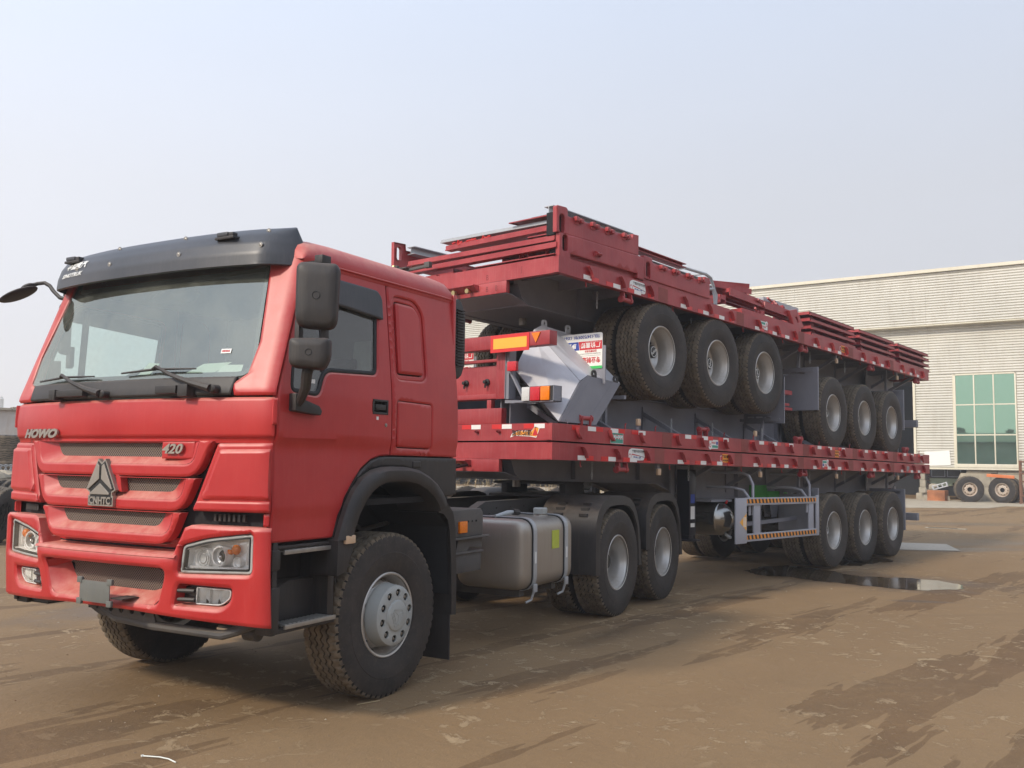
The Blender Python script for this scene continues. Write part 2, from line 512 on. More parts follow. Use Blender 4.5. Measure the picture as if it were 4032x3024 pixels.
def thing(name, label, cat, loc=(0, 0, 0), rot=(0, 0, 0), group=None, data=None):
    o = add(name, data, None, loc, rot)
    o['label'] = label
    o['category'] = cat
    if group:
        o['group'] = group
    return o

def struct(name, data, kind='structure', label=None):
    o = add(name, data)
    o['kind'] = kind
    if label:
        o['label'] = label
    return o

def copy_tree(o, parent=None):
    c = o.copy()
    col.objects.link(c)
    c.parent = parent
    for ch in list(KIDS(o)):
        copy_tree(ch, c)
    return c

def KIDS(o):
    return [x for x in o.children]

class MB:
    """Collects simple solids in one bmesh."""
    def __init__(s):
        s.bm = bmesh.new()
        s.mi = 0
    def _f(s, vs):
        try:
            f = s.bm.faces.new(vs)
            f.material_index = s.mi
            return f
        except ValueError:
            return None
    def box(s, a, b, mat=None):
        x0, y0, z0 = [min(a[i], b[i]) for i in range(3)]
        x1, y1, z1 = [max(a[i], b[i]) for i in range(3)]
        P = [(x0, y0, z0), (x1, y0, z0), (x1, y1, z0), (x0, y1, z0), (x0, y0, z1), (x1, y0, z1), (x1, y1, z1), (x0, y1, z1)]
        vs = [s.bm.verts.new(mat @ Vector(p) if mat else p) for p in P]
        for f in ((0, 3, 2, 1), (4, 5, 6, 7), (0, 1, 5, 4), (1, 2, 6, 5), (2, 3, 7, 6), (3, 0, 4, 7)):
            s._f([vs[i] for i in f])
        return s
    def bar(s, p, q, w, h, upv=(0, 0, 1)):
        p, q = Vector(p), Vector(q)
        d = (q-p)
        L = d.length
        d.normalize()
        u = Vector(upv)
        sd = d.cross(u)
        if sd.length < 1e-4:
            sd = d.cross(Vector((1, 0, 0)))
        sd.normalize()
        u = sd.cross(d)
        mt = Matrix((d, sd, u)).transposed().to_4x4()
        mt.translation = p
        return s.box((0, -w/2, -h/2), (L, w/2, h/2), mt)
    def tube(s, pts, r, n=10, caps=True):
        pts = [Vector(p) for p in pts]
        rr = r if isinstance(r, (list, tuple)) else [r]*len(pts)
        rings = []
        prev = None
        for i, p in enumerate(pts):
            if i == 0:
                d = pts[1]-pts[0]
            elif i == len(pts)-1:
                d = pts[-1]-pts[-2]
            else:
                d = (pts[i+1]-pts[i]).normalized() + (pts[i]-pts[i-1]).normalized()
            d.normalize()
            if prev is None:
                a = d.cross(Vector((0, 0, 1)))
                if a.length < 1e-3:
                    a = d.cross(Vector((1, 0, 0)))
            else:
                a = prev - d*prev.dot(d)
            a.normalize()
            prev = a
            b = d.cross(a)
            rings.append([s.bm.verts.new(p + a*rr[i]*math.cos(2*PI*k/n) + b*rr[i]*math.sin(2*PI*k/n)) for k in range(n)])
        for i in range(len(rings)-1):
            for k in range(n):
                s._f([rings[i][k], rings[i+1][k], rings[i+1][(k+1) % n], rings[i][(k+1) % n]])
        if caps:
            s._f(rings[0])
            s._f(rings[-1][::-1])
        return s
    def prism(s, poly, fn, a, b):
        """poly: 2D outline, fn(u, v, w) -> 3D; extruded from w=a to w=b."""
        A = [s.bm.verts.new(fn(u, v, a)) for u, v in poly]
        B = [s.bm.verts.new(fn(u, v, b)) for u, v in poly]
        s._f(A[::-1])
        s._f(B)
        n = len(poly)
        for i in range(n):
            s._f([A[i], A[(i+1) % n], B[(i+1) % n], B[i]])
        return s
    def strip(s, prof, fn, ws, close=False):
        """sweeps the open 2D profile along the list ws."""
        rows = [[s.bm.verts.new(fn(u, v, w)) for u, v in prof] for w in ws]
        for i in range(len(rows)-1):
            for k in range(len(prof)-1):
                s._f([rows[i][k], rows[i][k+1], rows[i+1][k+1], rows[i+1][k]])
        return s
    def lathe(s, prof, n=48, axis='y', c=(0, 0, 0), mats=None):
        """prof: (along, radius) pairs."""
        rings = []
        c = Vector(c)
        for a, r in prof:
            ring = []
            if r < 1e-6:
                p = {'y': (0, a, 0), 'x': (a, 0, 0), 'z': (0, 0, a)}[axis]
                ring = [s.bm.verts.new(c+Vector(p))]
            else:
                for k in range(n):
                    cs, sn = r*math.cos(2*PI*k/n), r*math.sin(2*PI*k/n)
                    p = {'y': (cs, a, sn), 'x': (a, cs, sn), 'z': (cs, sn, a)}[axis]
                    ring.append(s.bm.verts.new(c+Vector(p)))
            rings.append(ring)
        for i in range(len(rings)-1):
            if mats:
                s.mi = mats[i]
            A, B = rings[i], rings[i+1]
            for k in range(n):
                k2 = (k+1) % n
                if len(A) == 1 and len(B) == 1:
                    continue
                if len(A) == 1:
                    s._f([A[0], B[k], B[k2]])
                elif len(B) == 1:
                    s._f([A[k], B[0], A[k2]])
                else:
                    s._f([A[k], B[k], B[k2], A[k2]])
        return s
    def sphere(s, c, r, sz=(1, 1, 1), u=10, v=8):
        mt = Matrix.Translation(c) @ Matrix.Diagonal((r*sz[0], r*sz[1], r*sz[2], 1))
        g = bmesh.ops.create_uvsphere(s.bm, u_segments=u, v_segments=v, radius=1, matrix=mt)
        for vv in g['verts']:
            for f in vv.link_faces:
                f.material_index = s.mi
        return s
    def data(s, name, mats, smooth=True, ang=32, recalc=True, bevel=0.0):
        if recalc:
            bmesh.ops.recalc_face_normals(s.bm, faces=s.bm.faces)
        if bevel:
            es = [e for e in s.bm.edges if len(e.link_faces) == 2 and e.calc_face_angle(0) > R(35)]
            bmesh.ops.bevel(s.bm, geom=es, offset=bevel, segments=2, profile=0.6, affect='EDGES', clamp_overlap=True)
        me = bpy.data.meshes.new(name)
        s.bm.to_mesh(me)
        s.bm.free()
        for mm in (mats if isinstance(mats, (list, tuple)) else [mats]):
            me.materials.append(M[mm])
        return finish(me, smooth, ang)
    def build(s, name, mats, parent=None, loc=(0, 0, 0), rot=(0, 0, 0), label=None, **k):
        return add(name, s.data(name, mats, **k), parent, loc, rot, label)

def inside(p, poly):
    x, y = p
    c = False
    n = len(poly)
    j = n-1
    for i in range(n):
        xi, yi = poly[i]
        xj, yj = poly[j]
        if (yi > y) != (yj > y) and x < (xj-xi)*(y-yi)/(yj-yi)+xi:
            c = not c
        j = i
    return c

def subdiv(poly, res):
    out = []
    n = len(poly)
    for i in range(n):
        a, b = Vector(poly[i]), Vector(poly[(i+1) % n])
        k = max(1, int(math.ceil((b-a).length/res)))
        for j in range(k):
            out.append(tuple(a.lerp(b, j/k)))
    return out

def rounded(poly, r, seg=4):
    """rounds the corners of a 2D outline; r may be one value or a list."""
    n = len(poly)
    out = []
    for i in range(n):
        ri = r[i] if isinstance(r, (list, tuple)) else r
        p = Vector(poly[i])
        a = Vector(poly[i-1])-p
        b = Vector(poly[(i+1) % n])-p
        if ri <= 1e-5:
            out.append(tuple(p))
            continue
        k = min(ri, a.length*0.45, b.length*0.45)
        A = p+a.normalized()*k
        B = p+b.normalized()*k
        for j in range(seg+1):
            t = j/seg
            out.append(tuple(A*(1-t)**2 + p*2*t*(1-t) + B*t**2))
    return out

def offset_poly(poly, d):
    """moves an outline to its inside by d (negative: outside)."""
    n = len(poly)
    area = sum(poly[i][0]*poly[(i+1) % n][1]-poly[(i+1) % n][0]*poly[i][1] for i in range(n))
    sg = 1 if area > 0 else -1
    out = []
    for i in range(n):
        p = Vector(poly[i])
        a = (p-Vector(poly[i-1]))
        b = (Vector(poly[(i+1) % n])-p)
        if a.length < 1e-7 or b.length < 1e-7:
            out.append(tuple(p))
            continue
        na = Vector((-a.y, a.x)).normalized()*sg
        nb = Vector((-b.y, b.x)).normalized()*sg
        m_ = na+nb
        if m_.length < 1e-4:
            m_ = na
        m_.normalize()
        k = d/max(0.35, m_.dot(na))
        out.append(tuple(p+m_*k))
    return out

def panel(outline, fn, mat, holes=(), t=0.03, res=0.07, rnd=0.006, back=False, uv=False, ang=40, hole_t=None):
    """Sheet cut to an outline with holes and laid on the surface fn(u, v, depth), with turned-in edges."""
    O = subdiv(outline, res)
    H = [subdiv(h, res) for h in holes]
    pts, edges, dep = [], [], []
    loops = []
    for L in [O]+H:
        s0 = len(pts)
        pts += [Vector(p) for p in L]
        dep += [rnd]*len(L)
        edges += [(s0+i, s0+(i+1) % len(L)) for i in range(len(L))]
        loops.append((s0, len(L)))
    if rnd > 0:
        for k, L in enumerate([O]+H):
            I = offset_poly(L, rnd*1.3 if k == 0 else -rnd*1.3)
            for p in I:
                if inside(p, O) and not any(inside(p, h) for h in H):
                    pts.append(Vector(p))
                    dep.append(0.0)
            I = offset_poly(L, rnd*1.3+0.007 if k == 0 else -rnd*1.3-0.007)
            for p in I:
                if inside(p, O) and not any(inside(p, h) for h in H):
                    pts.append(Vector(p))
                    dep.append(0.0)
    xs = [p[0] for p in O]
    ys = [p[1] for p in O]
    nx = int((max(xs)-min(xs))/res)
    ny = int((max(ys)-min(ys))/res)
    OI = offset_poly(O, rnd*2.5+0.014)
    HI = [offset_poly(h, -rnd*2.5-0.014) for h in H]
    for i in range(1, nx+1):
        for j in range(1, ny+1):
            p = (min(xs)+i*res, min(ys)+j*res)
            if inside(p, OI) and not any(inside(p, h) for h in HI):
                pts.append(Vector(p))
                dep.append(0.0)
    r = delaunay_2d_cdt(pts, edges, [], 0, 1e-6)
    V, F, orig = r[0], r[2], r[3]
    bm = bmesh.new()
    uvl = bm.loops.layers.uv.new('UVMap')
    vs = []
    ds = []
    for i, p in enumerate(V):
        d = dep[orig[i][0]] if orig[i] else 0.0
        ds.append(d)
        vs.append(bm.verts.new(fn(p[0], p[1], d)))
    omap = {}
    for i, o in enumerate(orig):
        for q in o:
            omap[q] = i
    uvs = {}
    for f in F:
        cx = sum(V[i][0] for i in f)/len(f)
        cy = sum(V[i][1] for i in f)/len(f)
        if inside((cx, cy), O) and not any(inside((cx, cy), h) for h in H):
            try:
                ff = bm.faces.new([vs[i] for i in f])
                for lp, i in zip(ff.loops, f):
                    lp[uvl].uv = (V[i][0], V[i][1])
            except ValueError:
                pass
    bm.normal_update()
    # orientation: outwards is towards smaller depth
    cnt = 0
    for f in list(bm.faces)[:200]:
        c2 = f.loops[0][uvl].uv
        outw = fn(c2[0], c2[1], 0.0)-fn(c2[0], c2[1], 0.05)
        cnt += 1 if f.normal.dot(outw) > 0 else -1
    flip = cnt < 0
    if t > 0:
        for li, (s0, n) in enumerate(loops):
            tt = t if (li == 0 or hole_t is None) else hole_t
            ring = [vs[omap[s0+i]] for i in range(n)]
            bk = [bm.verts.new(fn(pts[s0+i][0], pts[s0+i][1], tt)) for i in range(n)]
            for i in range(n):
                a, b = ring[i], ring[(i+1) % n]
                if a is b:
                    continue
                # match winding with the neighbouring face
                same = False
                for e in a.link_edges:
                    if e.other_vert(a) is b:
                        for f in e.link_faces:
                            for lp in f.loops:
                                if lp.vert is a and lp.link_loop_next.vert is b:
                                    same = True
                try:
                    if same:
                        bm.faces.new([b, a, bk[i], bk[(i+1) % n]])
                    else:
                        bm.faces.new([a, b, bk[(i+1) % n], bk[i]])
                except ValueError:
                    pass
    if flip:
        bmesh.ops.reverse_faces(bm, faces=bm.faces)
    loose = [v for v in bm.verts if not v.link_faces]
    bmesh.ops.delete(bm, geom=loose, context='VERTS')
    me = bpy.data.meshes.new('panel')
    bm.to_mesh(me)
    bm.free()
    me.materials.append(M[mat])
    return finish(me, True, ang)

FONT = {}
def text_mesh(body, size, fn, mat, depth=0.0, bold=0.0, shear=0.0, xs=1.0, spacing=1.0, align='LEFT'):
    """Lettering laid on a surface: fn(u, v, w) -> 3D, u to the right, v up, w out."""
    cu = bpy.data.curves.new('txt', 'FONT')
    cu.body = body
    cu.size = size
    cu.align_x = align
    cu.shear = shear
    cu.space_character = spacing
    cu.offset = bold
    cu.extrude = depth/2
    cu.resolution_u = 3
    o = bpy.data.objects.new('txt', cu)
    col.objects.link(o)
    bpy.context.view_layer.update()
    dg = bpy.context.evaluated_depsgraph_get()
    me = bpy.data.meshes.new_from_object(o.evaluated_get(dg))
    bpy.data.objects.remove(o)
    bpy.data.curves.remove(cu)
    for v in me.vertices:
        v.co = fn(v.co.x*xs, v.co.y, v.co.z+depth/2)
    me.materials.clear()
    me.materials.append(M[mat])
    me.update()
    return me
# ------------------------------------------------------------------ ground
GC = (6.0, -1.0)
def ground():
    bm = bmesh.new()
    rad = [0.0]
    r = 1.2
    while r < 900:
        rad.append(r)
        r *= 1.16
    n = 72
    rings = []
    for q in rad:
        if q == 0:
            rings.append([bm.verts.new((GC[0], GC[1], 0))])
        else:
            rings.append([bm.verts.new((GC[0]+q*math.cos(2*PI*k/n), GC[1]+q*math.sin(2*PI*k/n), 0)) for k in range(n)])
    for i in range(len(rings)-1):
        A, B = rings[i], rings[i+1]
        for k in range(n):
            k2 = (k+1) % n
            if len(A) == 1:
                bm.faces.new([A[0], B[k], B[k2]])
            else:
                bm.faces.new([A[k], B[k], B[k2], A[k2]])
    me = bpy.data.meshes.new('ground')
    bm.to_mesh(me)
    bm.free()
    me.materials.append(M['ground'])
    struct('ground', me)
ground()

def flat_sheet(name, pts, z, mat, wob=0.07, res=0.06, seed=1):
    rnd = random.Random(seed)
    P = subdiv(pts, res)
    ph = [rnd.uniform(0, 6.28) for q in range(6)]
    def w_(i, k):
        return wob*(0.5*math.sin(i*0.31+ph[k])+0.35*math.sin(i*0.83+ph[k+1])+0.25*math.sin(i*1.9+ph[k+2]))
    P = [(p[0]+w_(i, 0), p[1]+w_(i, 3)) for i, p in enumerate(P)]
    bm = bmesh.new()
    f = bm.faces.new([bm.verts.new((x, y, z)) for x, y in P])
    bm.normal_update()
    if f.normal.z < 0:
        bmesh.ops.reverse_faces(bm, faces=[f])
    bmesh.ops.triangulate(bm, faces=bm.faces[:])
    me = bpy.data.meshes.new(name)
    bm.to_mesh(me)
    bm.free()
    me.materials.append(M[mat])
    struct(name, me)
flat_sheet('puddle', [(8.55, -.3), (9.21, -.33), (9.6, -.46), (9.65, -.92), (9.47, -1.35), (9.16, -1.54), (9.17, -1.8), (9.39, -2.37), (9.44, -2.75), (9.29, -3.16), (8.81, -3.24), (8.39, -3.03), (8.17, -2.75), (8.18, -2.31), (8.26, -1.82), (8.19, -1.53), (8.32, -1.14), (8.27, -.75)], 0.004, 'puddle', seed=3)
flat_sheet('puddle', [(10.78, -.85), (11.42, -.81), (11.86, -.95), (11.91, -1.27), (11.58, -1.48), (10.96, -1.39), (10.46, -1.28), (10.27, -1.09)], 0.004, 'puddle', seed=4)

# ------------------------------------------------------------------ wheels (axis along y, outer side towards -y)
TR = 0.555
def tyre_mesh(N=240, W=0.150, RR=TR, steps=4):
    bm = bmesh.new()
    rows = []
    gy = (-0.072, -0.024, 0.024, 0.072)
    for i in range(N):
        a = 2*PI*i/N
        ph = i % steps
        tri = (-1, -1, 1, 1)[ph]
        lug = ph in (0, 1, 2)
        w = 0.0075*tri
        P = []
        P += [(-W*0.80, RR*0.505, 0), (-W*0.92, RR*0.535, 0), (-W*1.00, RR*0.60, 0), (-W*1.05, RR*0.69, 0), (-W*1.06, RR*0.76, 0), (-W*1.045, RR*0.765, 0), (-W*1.03, RR*0.85, 0), (-W*0.985, RR*0.905, 0)]
        sr = RR*0.958 if lug else RR*0.938
        P += [(-W*0.95, sr, 1 if lug else 2)]
        P += [(-W*0.88, RR*0.990 if lug else RR*0.970, 1 if lug else 2), (-W*0.74, RR*0.998 if lug else RR*0.980, 1)]
        P += [(-W*0.62+w*0.6, RR*1.0, 1)]
        for g in gy:
            P += [(g-0.0065+w, RR, 1), (g-0.0055+w, RR-0.018, 2), (g+0.0055+w, RR-0.018, 2), (g+0.0065+w, RR, 1)]
        P += [(W*0.62+w*0.6, RR, 1)]
        P += [(W*0.74, RR*0.998 if lug else RR*0.980, 1), (W*0.88, RR*0.990 if lug else RR*0.970, 1 if lug else 2)]
        P += [(W*0.95, sr, 1 if lug else 2)]
        P += [(W*0.985, RR*0.905, 0), (W*1.03, RR*0.85, 0), (W*1.05, RR*0.70, 0), (W*1.0, RR*0.60, 0), (W*0.92, RR*0.535, 0), (W*0.80, RR*0.505, 0)]
        rows.append([(bm.verts.new((r*math.cos(a), y, r*math.sin(a))), mt) for y, r, mt in P])
    n = len(rows[0])
    for i in range(N):
        A, B = rows[i], rows[(i+1) % N]
        for k in range(n-1):
            f = bm.faces.new([A[k][0], B[k][0], B[k+1][0], A[k+1][0]])
            ms = [A[k][1], A[k+1][1], B[k][1], B[k+1][1]]
            f.material_index = 2 if ms.count(2) >= 3 or (A[k][1] == 2 and A[k+1][1] == 2) else (0 if 0 in (A[k][1], A[k+1][1]) else 1)
    bmesh.ops.recalc_face_normals(bm, faces=bm.faces)
    me = bpy.data.meshes.new('tyre')
    bm.to_mesh(me)
    bm.free()
    for mm in ('rubber', 'tread', 'groove'):
        me.materials.append(M[mm])
    return finish(me, True, 28)
TYRE = tyre_mesh()
TYRE_LOW = tyre_mesh(N=80)

def circle(cx, cy, r, n=12, sx=1.0, ang=0.0):
    o = []
    for k in range(n):
        a = 2*PI*k/n
        x, y = r*sx*math.cos(a), r*math.sin(a)
        o.append((cx+x*math.cos(ang)-y*math.sin(ang), cy+x*math.sin(ang)+y*math.cos(ang)))
    return o

def disc_mesh(r_out, r_in, prof, holes, mat, res=0.03, t=0.010):
    """wheel disc in the xz plane; prof(r) gives y."""
    fn = lambda u, v, d: Vector((u, prof(math.hypot(u, v))+d, v))
    H = list(holes)
    if r_in > 0:
        H.append(circle(0, 0, r_in, 28))
    return panel(circle(0, 0, r_out, 64), fn, mat, H, t=t, res=res, rnd=0.0, ang=45)

def lerp_prof(pts):
    def f(r):
        if r <= pts[0][0]:
            return pts[0][1]
        for (a, b), (c, d) in zip(pts, pts[1:]):
            if r <= c:
                return b+(d-b)*(r-a)/(c-a)
        return pts[-1][1]
    return f

# deep-dish rim of a dual wheel
def barrel(name='barrel', mat='rim'):
    b = MB()
    b.lathe([(-0.132, 0.270), (-0.136, 0.280), (-0.131, 0.2865), (-0.121, 0.2875), (-0.117, 0.282), (-0.119, 0.268), (-0.108, 0.262), (-0.085, 0.2585), (-0.06, 0.247), (-0.02, 0.240), (0.10, 0.240),
             (0.125, 0.252), (0.133, 0.285), (0.128, 0.288), (0.118, 0.26), (0.09, 0.25), (-0.02, 0.25), (-0.06, 0.256), (-0.09, 0.266), (-0.112, 0.272), (-0.121, 0.2875)], 64)
    return b.data(name, mat, recalc=True, ang=30)
BARREL = barrel()
DEEP = disc_mesh(0.2405, 0.105, lerp_prof([(0.10, 0.145), (0.16, 0.145), (0.18, 0.140), (0.215, 0.105), (0.2405, 0.07)]),
                 [circle(0.195*math.cos(2*PI*k/8), 0.195*math.sin(2*PI*k/8), 0.017, 10, 1.35, 2*PI*k/8+PI/2) for k in range(8)], 'rim')
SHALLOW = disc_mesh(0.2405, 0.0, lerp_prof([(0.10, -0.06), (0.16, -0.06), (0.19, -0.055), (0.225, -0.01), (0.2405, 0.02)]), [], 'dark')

def front_disc(mat='rim'):
    return disc_mesh(0.241, 0.0, lerp_prof([(0.150, -0.100), (0.200, -0.096), (0.215, -0.085), (0.232, -0.045), (0.241, -0.025)]),
                 [circle(0.2245*math.cos(2*PI*(k+.3)/10), 0.2245*math.sin(2*PI*(k+.3)/10), 0.0095, 12, 1.6, 2*PI*(k+.3)/10+PI/2) for k in range(10)], mat, res=0.022)
FDISC = front_disc()
def old_disc():
    return disc_mesh(0.241, 0.095, lerp_prof([(0.10, -0.10), (0.165, -0.10), (0.180, -0.095), (0.21, -0.07), (0.241, -0.03)]),
                 [circle(0.202*math.cos(2*PI*k/10), 0.202*math.sin(2*PI*k/10), 0.018, 10, 1.2, 2*PI*k/10+PI/2) for k in range(10)]
                 + [circle(0.135*math.cos(2*PI*(k+.5)/10), 0.135*math.sin(2*PI*(k+.5)/10), 0.010, 8) for k in range(10)], 'rimold')
ODISC = old_disc()
OBARREL = barrel('old_barrel', 'rimold')
BACK = MB().lathe([(0.0, 0.235), (0.0, 0.0)], 24).data('disc_shadow', 'dark')  # near-black disc stands in for the shade behind the rim holes

# emblem of the lorry maker: twin peaks over a name box, unit height, base at 0
EMB = [(-0.12, 1.0), (0.0, 0.915), (0.12, 1.0), (0.49, 0.345), (0.375, 0.285), (0.375, 0.222), (0.415, 0.222), (0.415, 0.0), (-0.415, 0.0), (-0.415, 0.222), (-0.375, 0.222), (-0.375, 0.285), (-0.49, 0.345)]
EMB_IN = offset_poly(EMB, 0.03)
BLADE = [(-0.115, 0.925), (-0.02, 0.855), (-0.02, 0.56), (-0.375, 0.335), (-0.43, 0.36)]
EMB_PENT = [(0.0, 0.50), (0.33, 0.285), (0.33, 0.225), (-0.33, 0.225), (-0.33, 0.285)]
MIR = lambda P: [(-x, y) for x, y in P][::-1]

def hub_cover():
    """Front hub: plate with ten nut holes, raised cap with the embossed emblem."""
    P = []
    plate = disc_mesh(0.200, 0.0, lerp_prof([(0.0, -0.205), (0.10, -0.205), (0.186, -0.202), (0.200, -0.192)]),
                      [circle(0.153*math.cos(2*PI*k/10+.2), 0.153*math.sin(2*PI*k/10+.2), 0.0255, 14, 1.0) for k in range(10)], 'hub', res=0.022)
    skirt = MB().lathe([(-0.192, 0.200), (-0.182, 0.204), (-0.115, 0.207), (-0.10, 0.214)], 48).data('hub_skirt', 'hub')
    cap = MB().lathe([(-0.2052, 0.116), (-0.200, 0.112), (-0.200, 0.107), (-0.214, 0.100), (-0.219, 0.088), (-0.219, 0.0)], 40).data('hub_cap', 'hub', ang=40)
    nuts = MB()
    for k in range(10):
        a = 2*PI*k/10+.2
        nuts.lathe([(-0.120, 0.0185), (-0.180, 0.0185), (-0.182, 0.013), (-0.196, 0.011), (-0.198, 0.0)], 6, c=(0.153*math.cos(a), 0, 0.153*math.sin(a)))
    nuts.mi = 1
    nuts.lathe([(-0.135, 0.19), (-0.135, 0.0)], 24)
    nutm = nuts.data('wheel_nuts', ['steel', 'dark'], smooth=False)
    e = MB()
    a = R(-68)
    fn = lambda u, v, w: Vector((((u)*math.cos(a)-(v-0.5)*math.sin(a))*0.125, -0.219-w, ((u)*math.sin(a)+(v-0.5)*math.cos(a))*0.125))
    n = len(EMB)
    for P_ in (EMB,):
        I = offset_poly(P_, 0.045)
        for i in range(n):
            j = (i+1) % n
            e.prism([P_[i], P_[j], I[j], I[i]], fn, 0, 0.0030)
    for seg in (((0.0, 0.9), (0.0, 0.55)), ((0.0, 0.55), (0.40, 0.30)), ((0.0, 0.55), (-0.40, 0.30)), ((-0.38, 0.225), (0.38, 0.225))):
        A, B = Vector(seg[0]), Vector(seg[1])
        nn = Vector((-(B-A).y, (B-A).x)).normalized()*0.022
        e.prism([tuple(A-nn), tuple(B-nn), tuple(B+nn), tuple(A+nn)], fn, 0, 0.0030)
    em = e.data('hub_emblem', 'hub', smooth=False)
    tx = text_mesh('CNHTC', 0.19, lambda x, y, w: fn(x, y+0.045, w), 'hub', depth=0.003, bold=0.01, align='CENTER', xs=0.95)
    return plate, skirt, cap, nutm, em, tx
HUBM = hub_cover()

def trailer_hub():
    h = MB().lathe([(0.14, 0.110), (0.09, 0.105), (0.055, 0.090), (0.04, 0.078), (-0.015, 0.075), (-0.021, 0.068), (-0.022, 0.0)], 28).data('hub', 'blackgloss')
    n = MB()
    for k in range(10):
        a = 2*PI*k/10
        n.lathe([(0.145, 0.015), (0.115, 0.015), (0.114, 0.010), (0.10, 0.009), (0.10, 0.0)], 6, c=(0.133*math.cos(a), 0, 0.133*math.sin(a)))
    n = n.data('wheel_nuts', 'steel', smooth=False)
    ring = MB().lathe([(-0.0225, 0.062), (-0.026, 0.059), (-0.0225, 0.055)], 28).data('badge_ring', 'inkwhite')
    tx = text_mesh('Fuhua', 0.046, lambda x, y, w: Vector((x, -0.0235-w, y-0.014)), 'inkwhite', depth=0.001, bold=0.0008, align='CENTER')
    return h, n, ring, tx
THUB = trailer_hub()

def sub(parent, name, me, **k):
    return add(name, me, parent, **k)

def make_wheel(parent, kind, loc, flip=False, spin=0.0, tyre=None):
    """kind: front, dual_outer, dual_inner, scrap. The barrel is the wheel part; tyre, disc and hub are its sub-parts."""
    rot = (0, spin, PI) if flip else (0, spin, 0)
    w = add('wheel', OBARREL if kind == 'scrap' else BARREL, parent, loc, rot)
    sub(w, 'tyre', tyre or TYRE)
    if kind == 'front':
        sub(w, 'rim_disc', FDISC)
        sub(w, 'rim_shade_disc', BACK)
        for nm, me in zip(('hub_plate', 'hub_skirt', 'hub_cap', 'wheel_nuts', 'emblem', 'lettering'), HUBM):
            sub(w, nm, me)
    elif kind == 'dual_outer':
        sub(w, 'rim_disc', DEEP)
        sub(w, 'hub', THUB[0])
        sub(w, 'wheel_nuts', THUB[1])
    elif kind == 'trailer_outer':
        sub(w, 'rim_disc', DEEP)
        for nm, me in zip(('hub', 'wheel_nuts', 'badge_ring', 'lettering'), THUB):
            sub(w, nm, me)
    elif kind == 'scrap':
        sub(w, 'rim_disc', ODISC)
        sub(w, 'rim_shade_disc', BACK)
    elif kind == 'drum':
        sub(w, 'rim_disc', SHALLOW)
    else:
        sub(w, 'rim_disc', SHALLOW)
    return w
# ------------------------------------------------------------------ the tractor lorry (local frame: x to the rear, y to its right, front axle at 0)
ANG = R(11.27)
truck = thing('tractor_lorry', 'red dusty tractor lorry parked with its cab towards the viewer under the stacked trailers', 'lorry', (-0.0661, -0.7628, 0), (0, 0, ANG))
T = truck
def ys(z, sg=-1):
    far = 0.030*max(0.0, min(1.0, (z-1.3)/0.75)) if sg > 0 else -0.0
    return (1.0-far)*1.24 - max(0.0, z-2.0)*0.075 - (0.012 if z < 1.71 else 0.0)*min(1.0, (1.71-z)/0.03 if z < 1.71 else 0)
def crease(u, z):
    fade = max(0.0, min(1.0, (-0.10-u)/0.55))
    if z >= 1.732:
        q = 0.0
    elif z > 1.70:
        q = (1.732-z)/0.032
    elif z > 1.30:
        q = 1.0-0.75*(1.70-z)/0.40
    elif z > 1.262:
        q = 0.25+(1.30-z)/0.038*0.55
    else:
        q = 0.80
    return 0.020*q*fade
def side(sg):
    if sg < 0:
        return lambda u, v, d: Vector((u, -(ys(v)-d), v))
    wrp = lambda u: u + 0.16*max(0.0, min(1.0, (u+0.85)/0.6))*max(0.0, min(1.0, (0.72-u)/0.7))
    return lambda u, v, d: Vector((wrp(u), ys(v, 1)-d, v))

def fx(y):
    return -1.385 + 0.155*(min(abs(y), 1.2)/1.2)**2.6
S0 = 1.10
def front(s, z, d=0.0):
    """s: width coordinate that wraps round the corner onto the side; d: depth inwards."""
    sg = 1 if s >= 0 else -1
    k = ys(z, sg)/1.24
    a = abs(s)
    lean = 0.345*max(0.0, z-2.0)
    if z < 0.95:
        lean += 0.06*(0.95-z)
    if a <= S0:
        x, y = fx(a), a
        dy = 0.02
        nx = -1.0
        ny = (fx(a+dy)-fx(a-dy))/(2*dy)
    else:
        t = min(1.0, (a-S0)/0.20)
        P0 = Vector((fx(S0), S0))
        P1 = Vector((fx(S0)+0.018, 1.232))
        P2 = Vector((-1.197, 1.24))
        p = P0*(1-t)**2+P1*2*t*(1-t)+P2*t*t
        dd = (P1-P0)*(1-t)*2+(P2-P1)*2*t
        x, y = p
        nx, ny = -dd.y, dd.x
        if a > 1.30:
            x += a-1.30
    l = math.hypot(nx, ny)
    nx, ny = nx/l, ny/l
    if nx > 0:
        nx, ny = -nx, -ny
    return Vector((x+lean-nx*d, sg*k*(y-abs(ny)*d), z))

# --- side panels, doors and quarters (near side first)
DOOR = [(-1.185, 1.120), (-0.643, 1.117), (-0.60, 1.25), (-0.55, 1.36), (-0.47, 1.46), (-0.39, 1.545), (-0.29, 1.605), (-0.20, 1.628), (-0.092, 1.634), (-0.098, 2.2), (-0.120, 2.818), (-0.60, 2.826), (-0.900, 2.815), (-0.923, 2.75), (-0.975, 2.60), (-1.061, 2.35), (-1.148, 2.10), (-1.183, 1.99), (-1.185, 1.5)]
WIN = rounded([(-1.085, 2.0), (-0.83, 1.985), (-0.765, 2.145), (-0.25, 2.165), (-0.215, 2.69), (-0.86, 2.715), (-0.945, 2.56), (-1.06, 2.22)], [0.05, 0.05, 0.06, 0.05, 0.07, 0.06, 0.1, 0.1])
HANDLE = rounded([(-0.305, 1.915), (-0.148, 1.915), (-0.148, 1.995), (-0.305, 1.995)], 0.018)
QUART = [(-0.082, 1.634), (0.741, 1.626), (0.733, 2.2), (0.700, 2.822), (0.30, 2.82), (-0.108, 2.820), (-0.088, 2.2)]
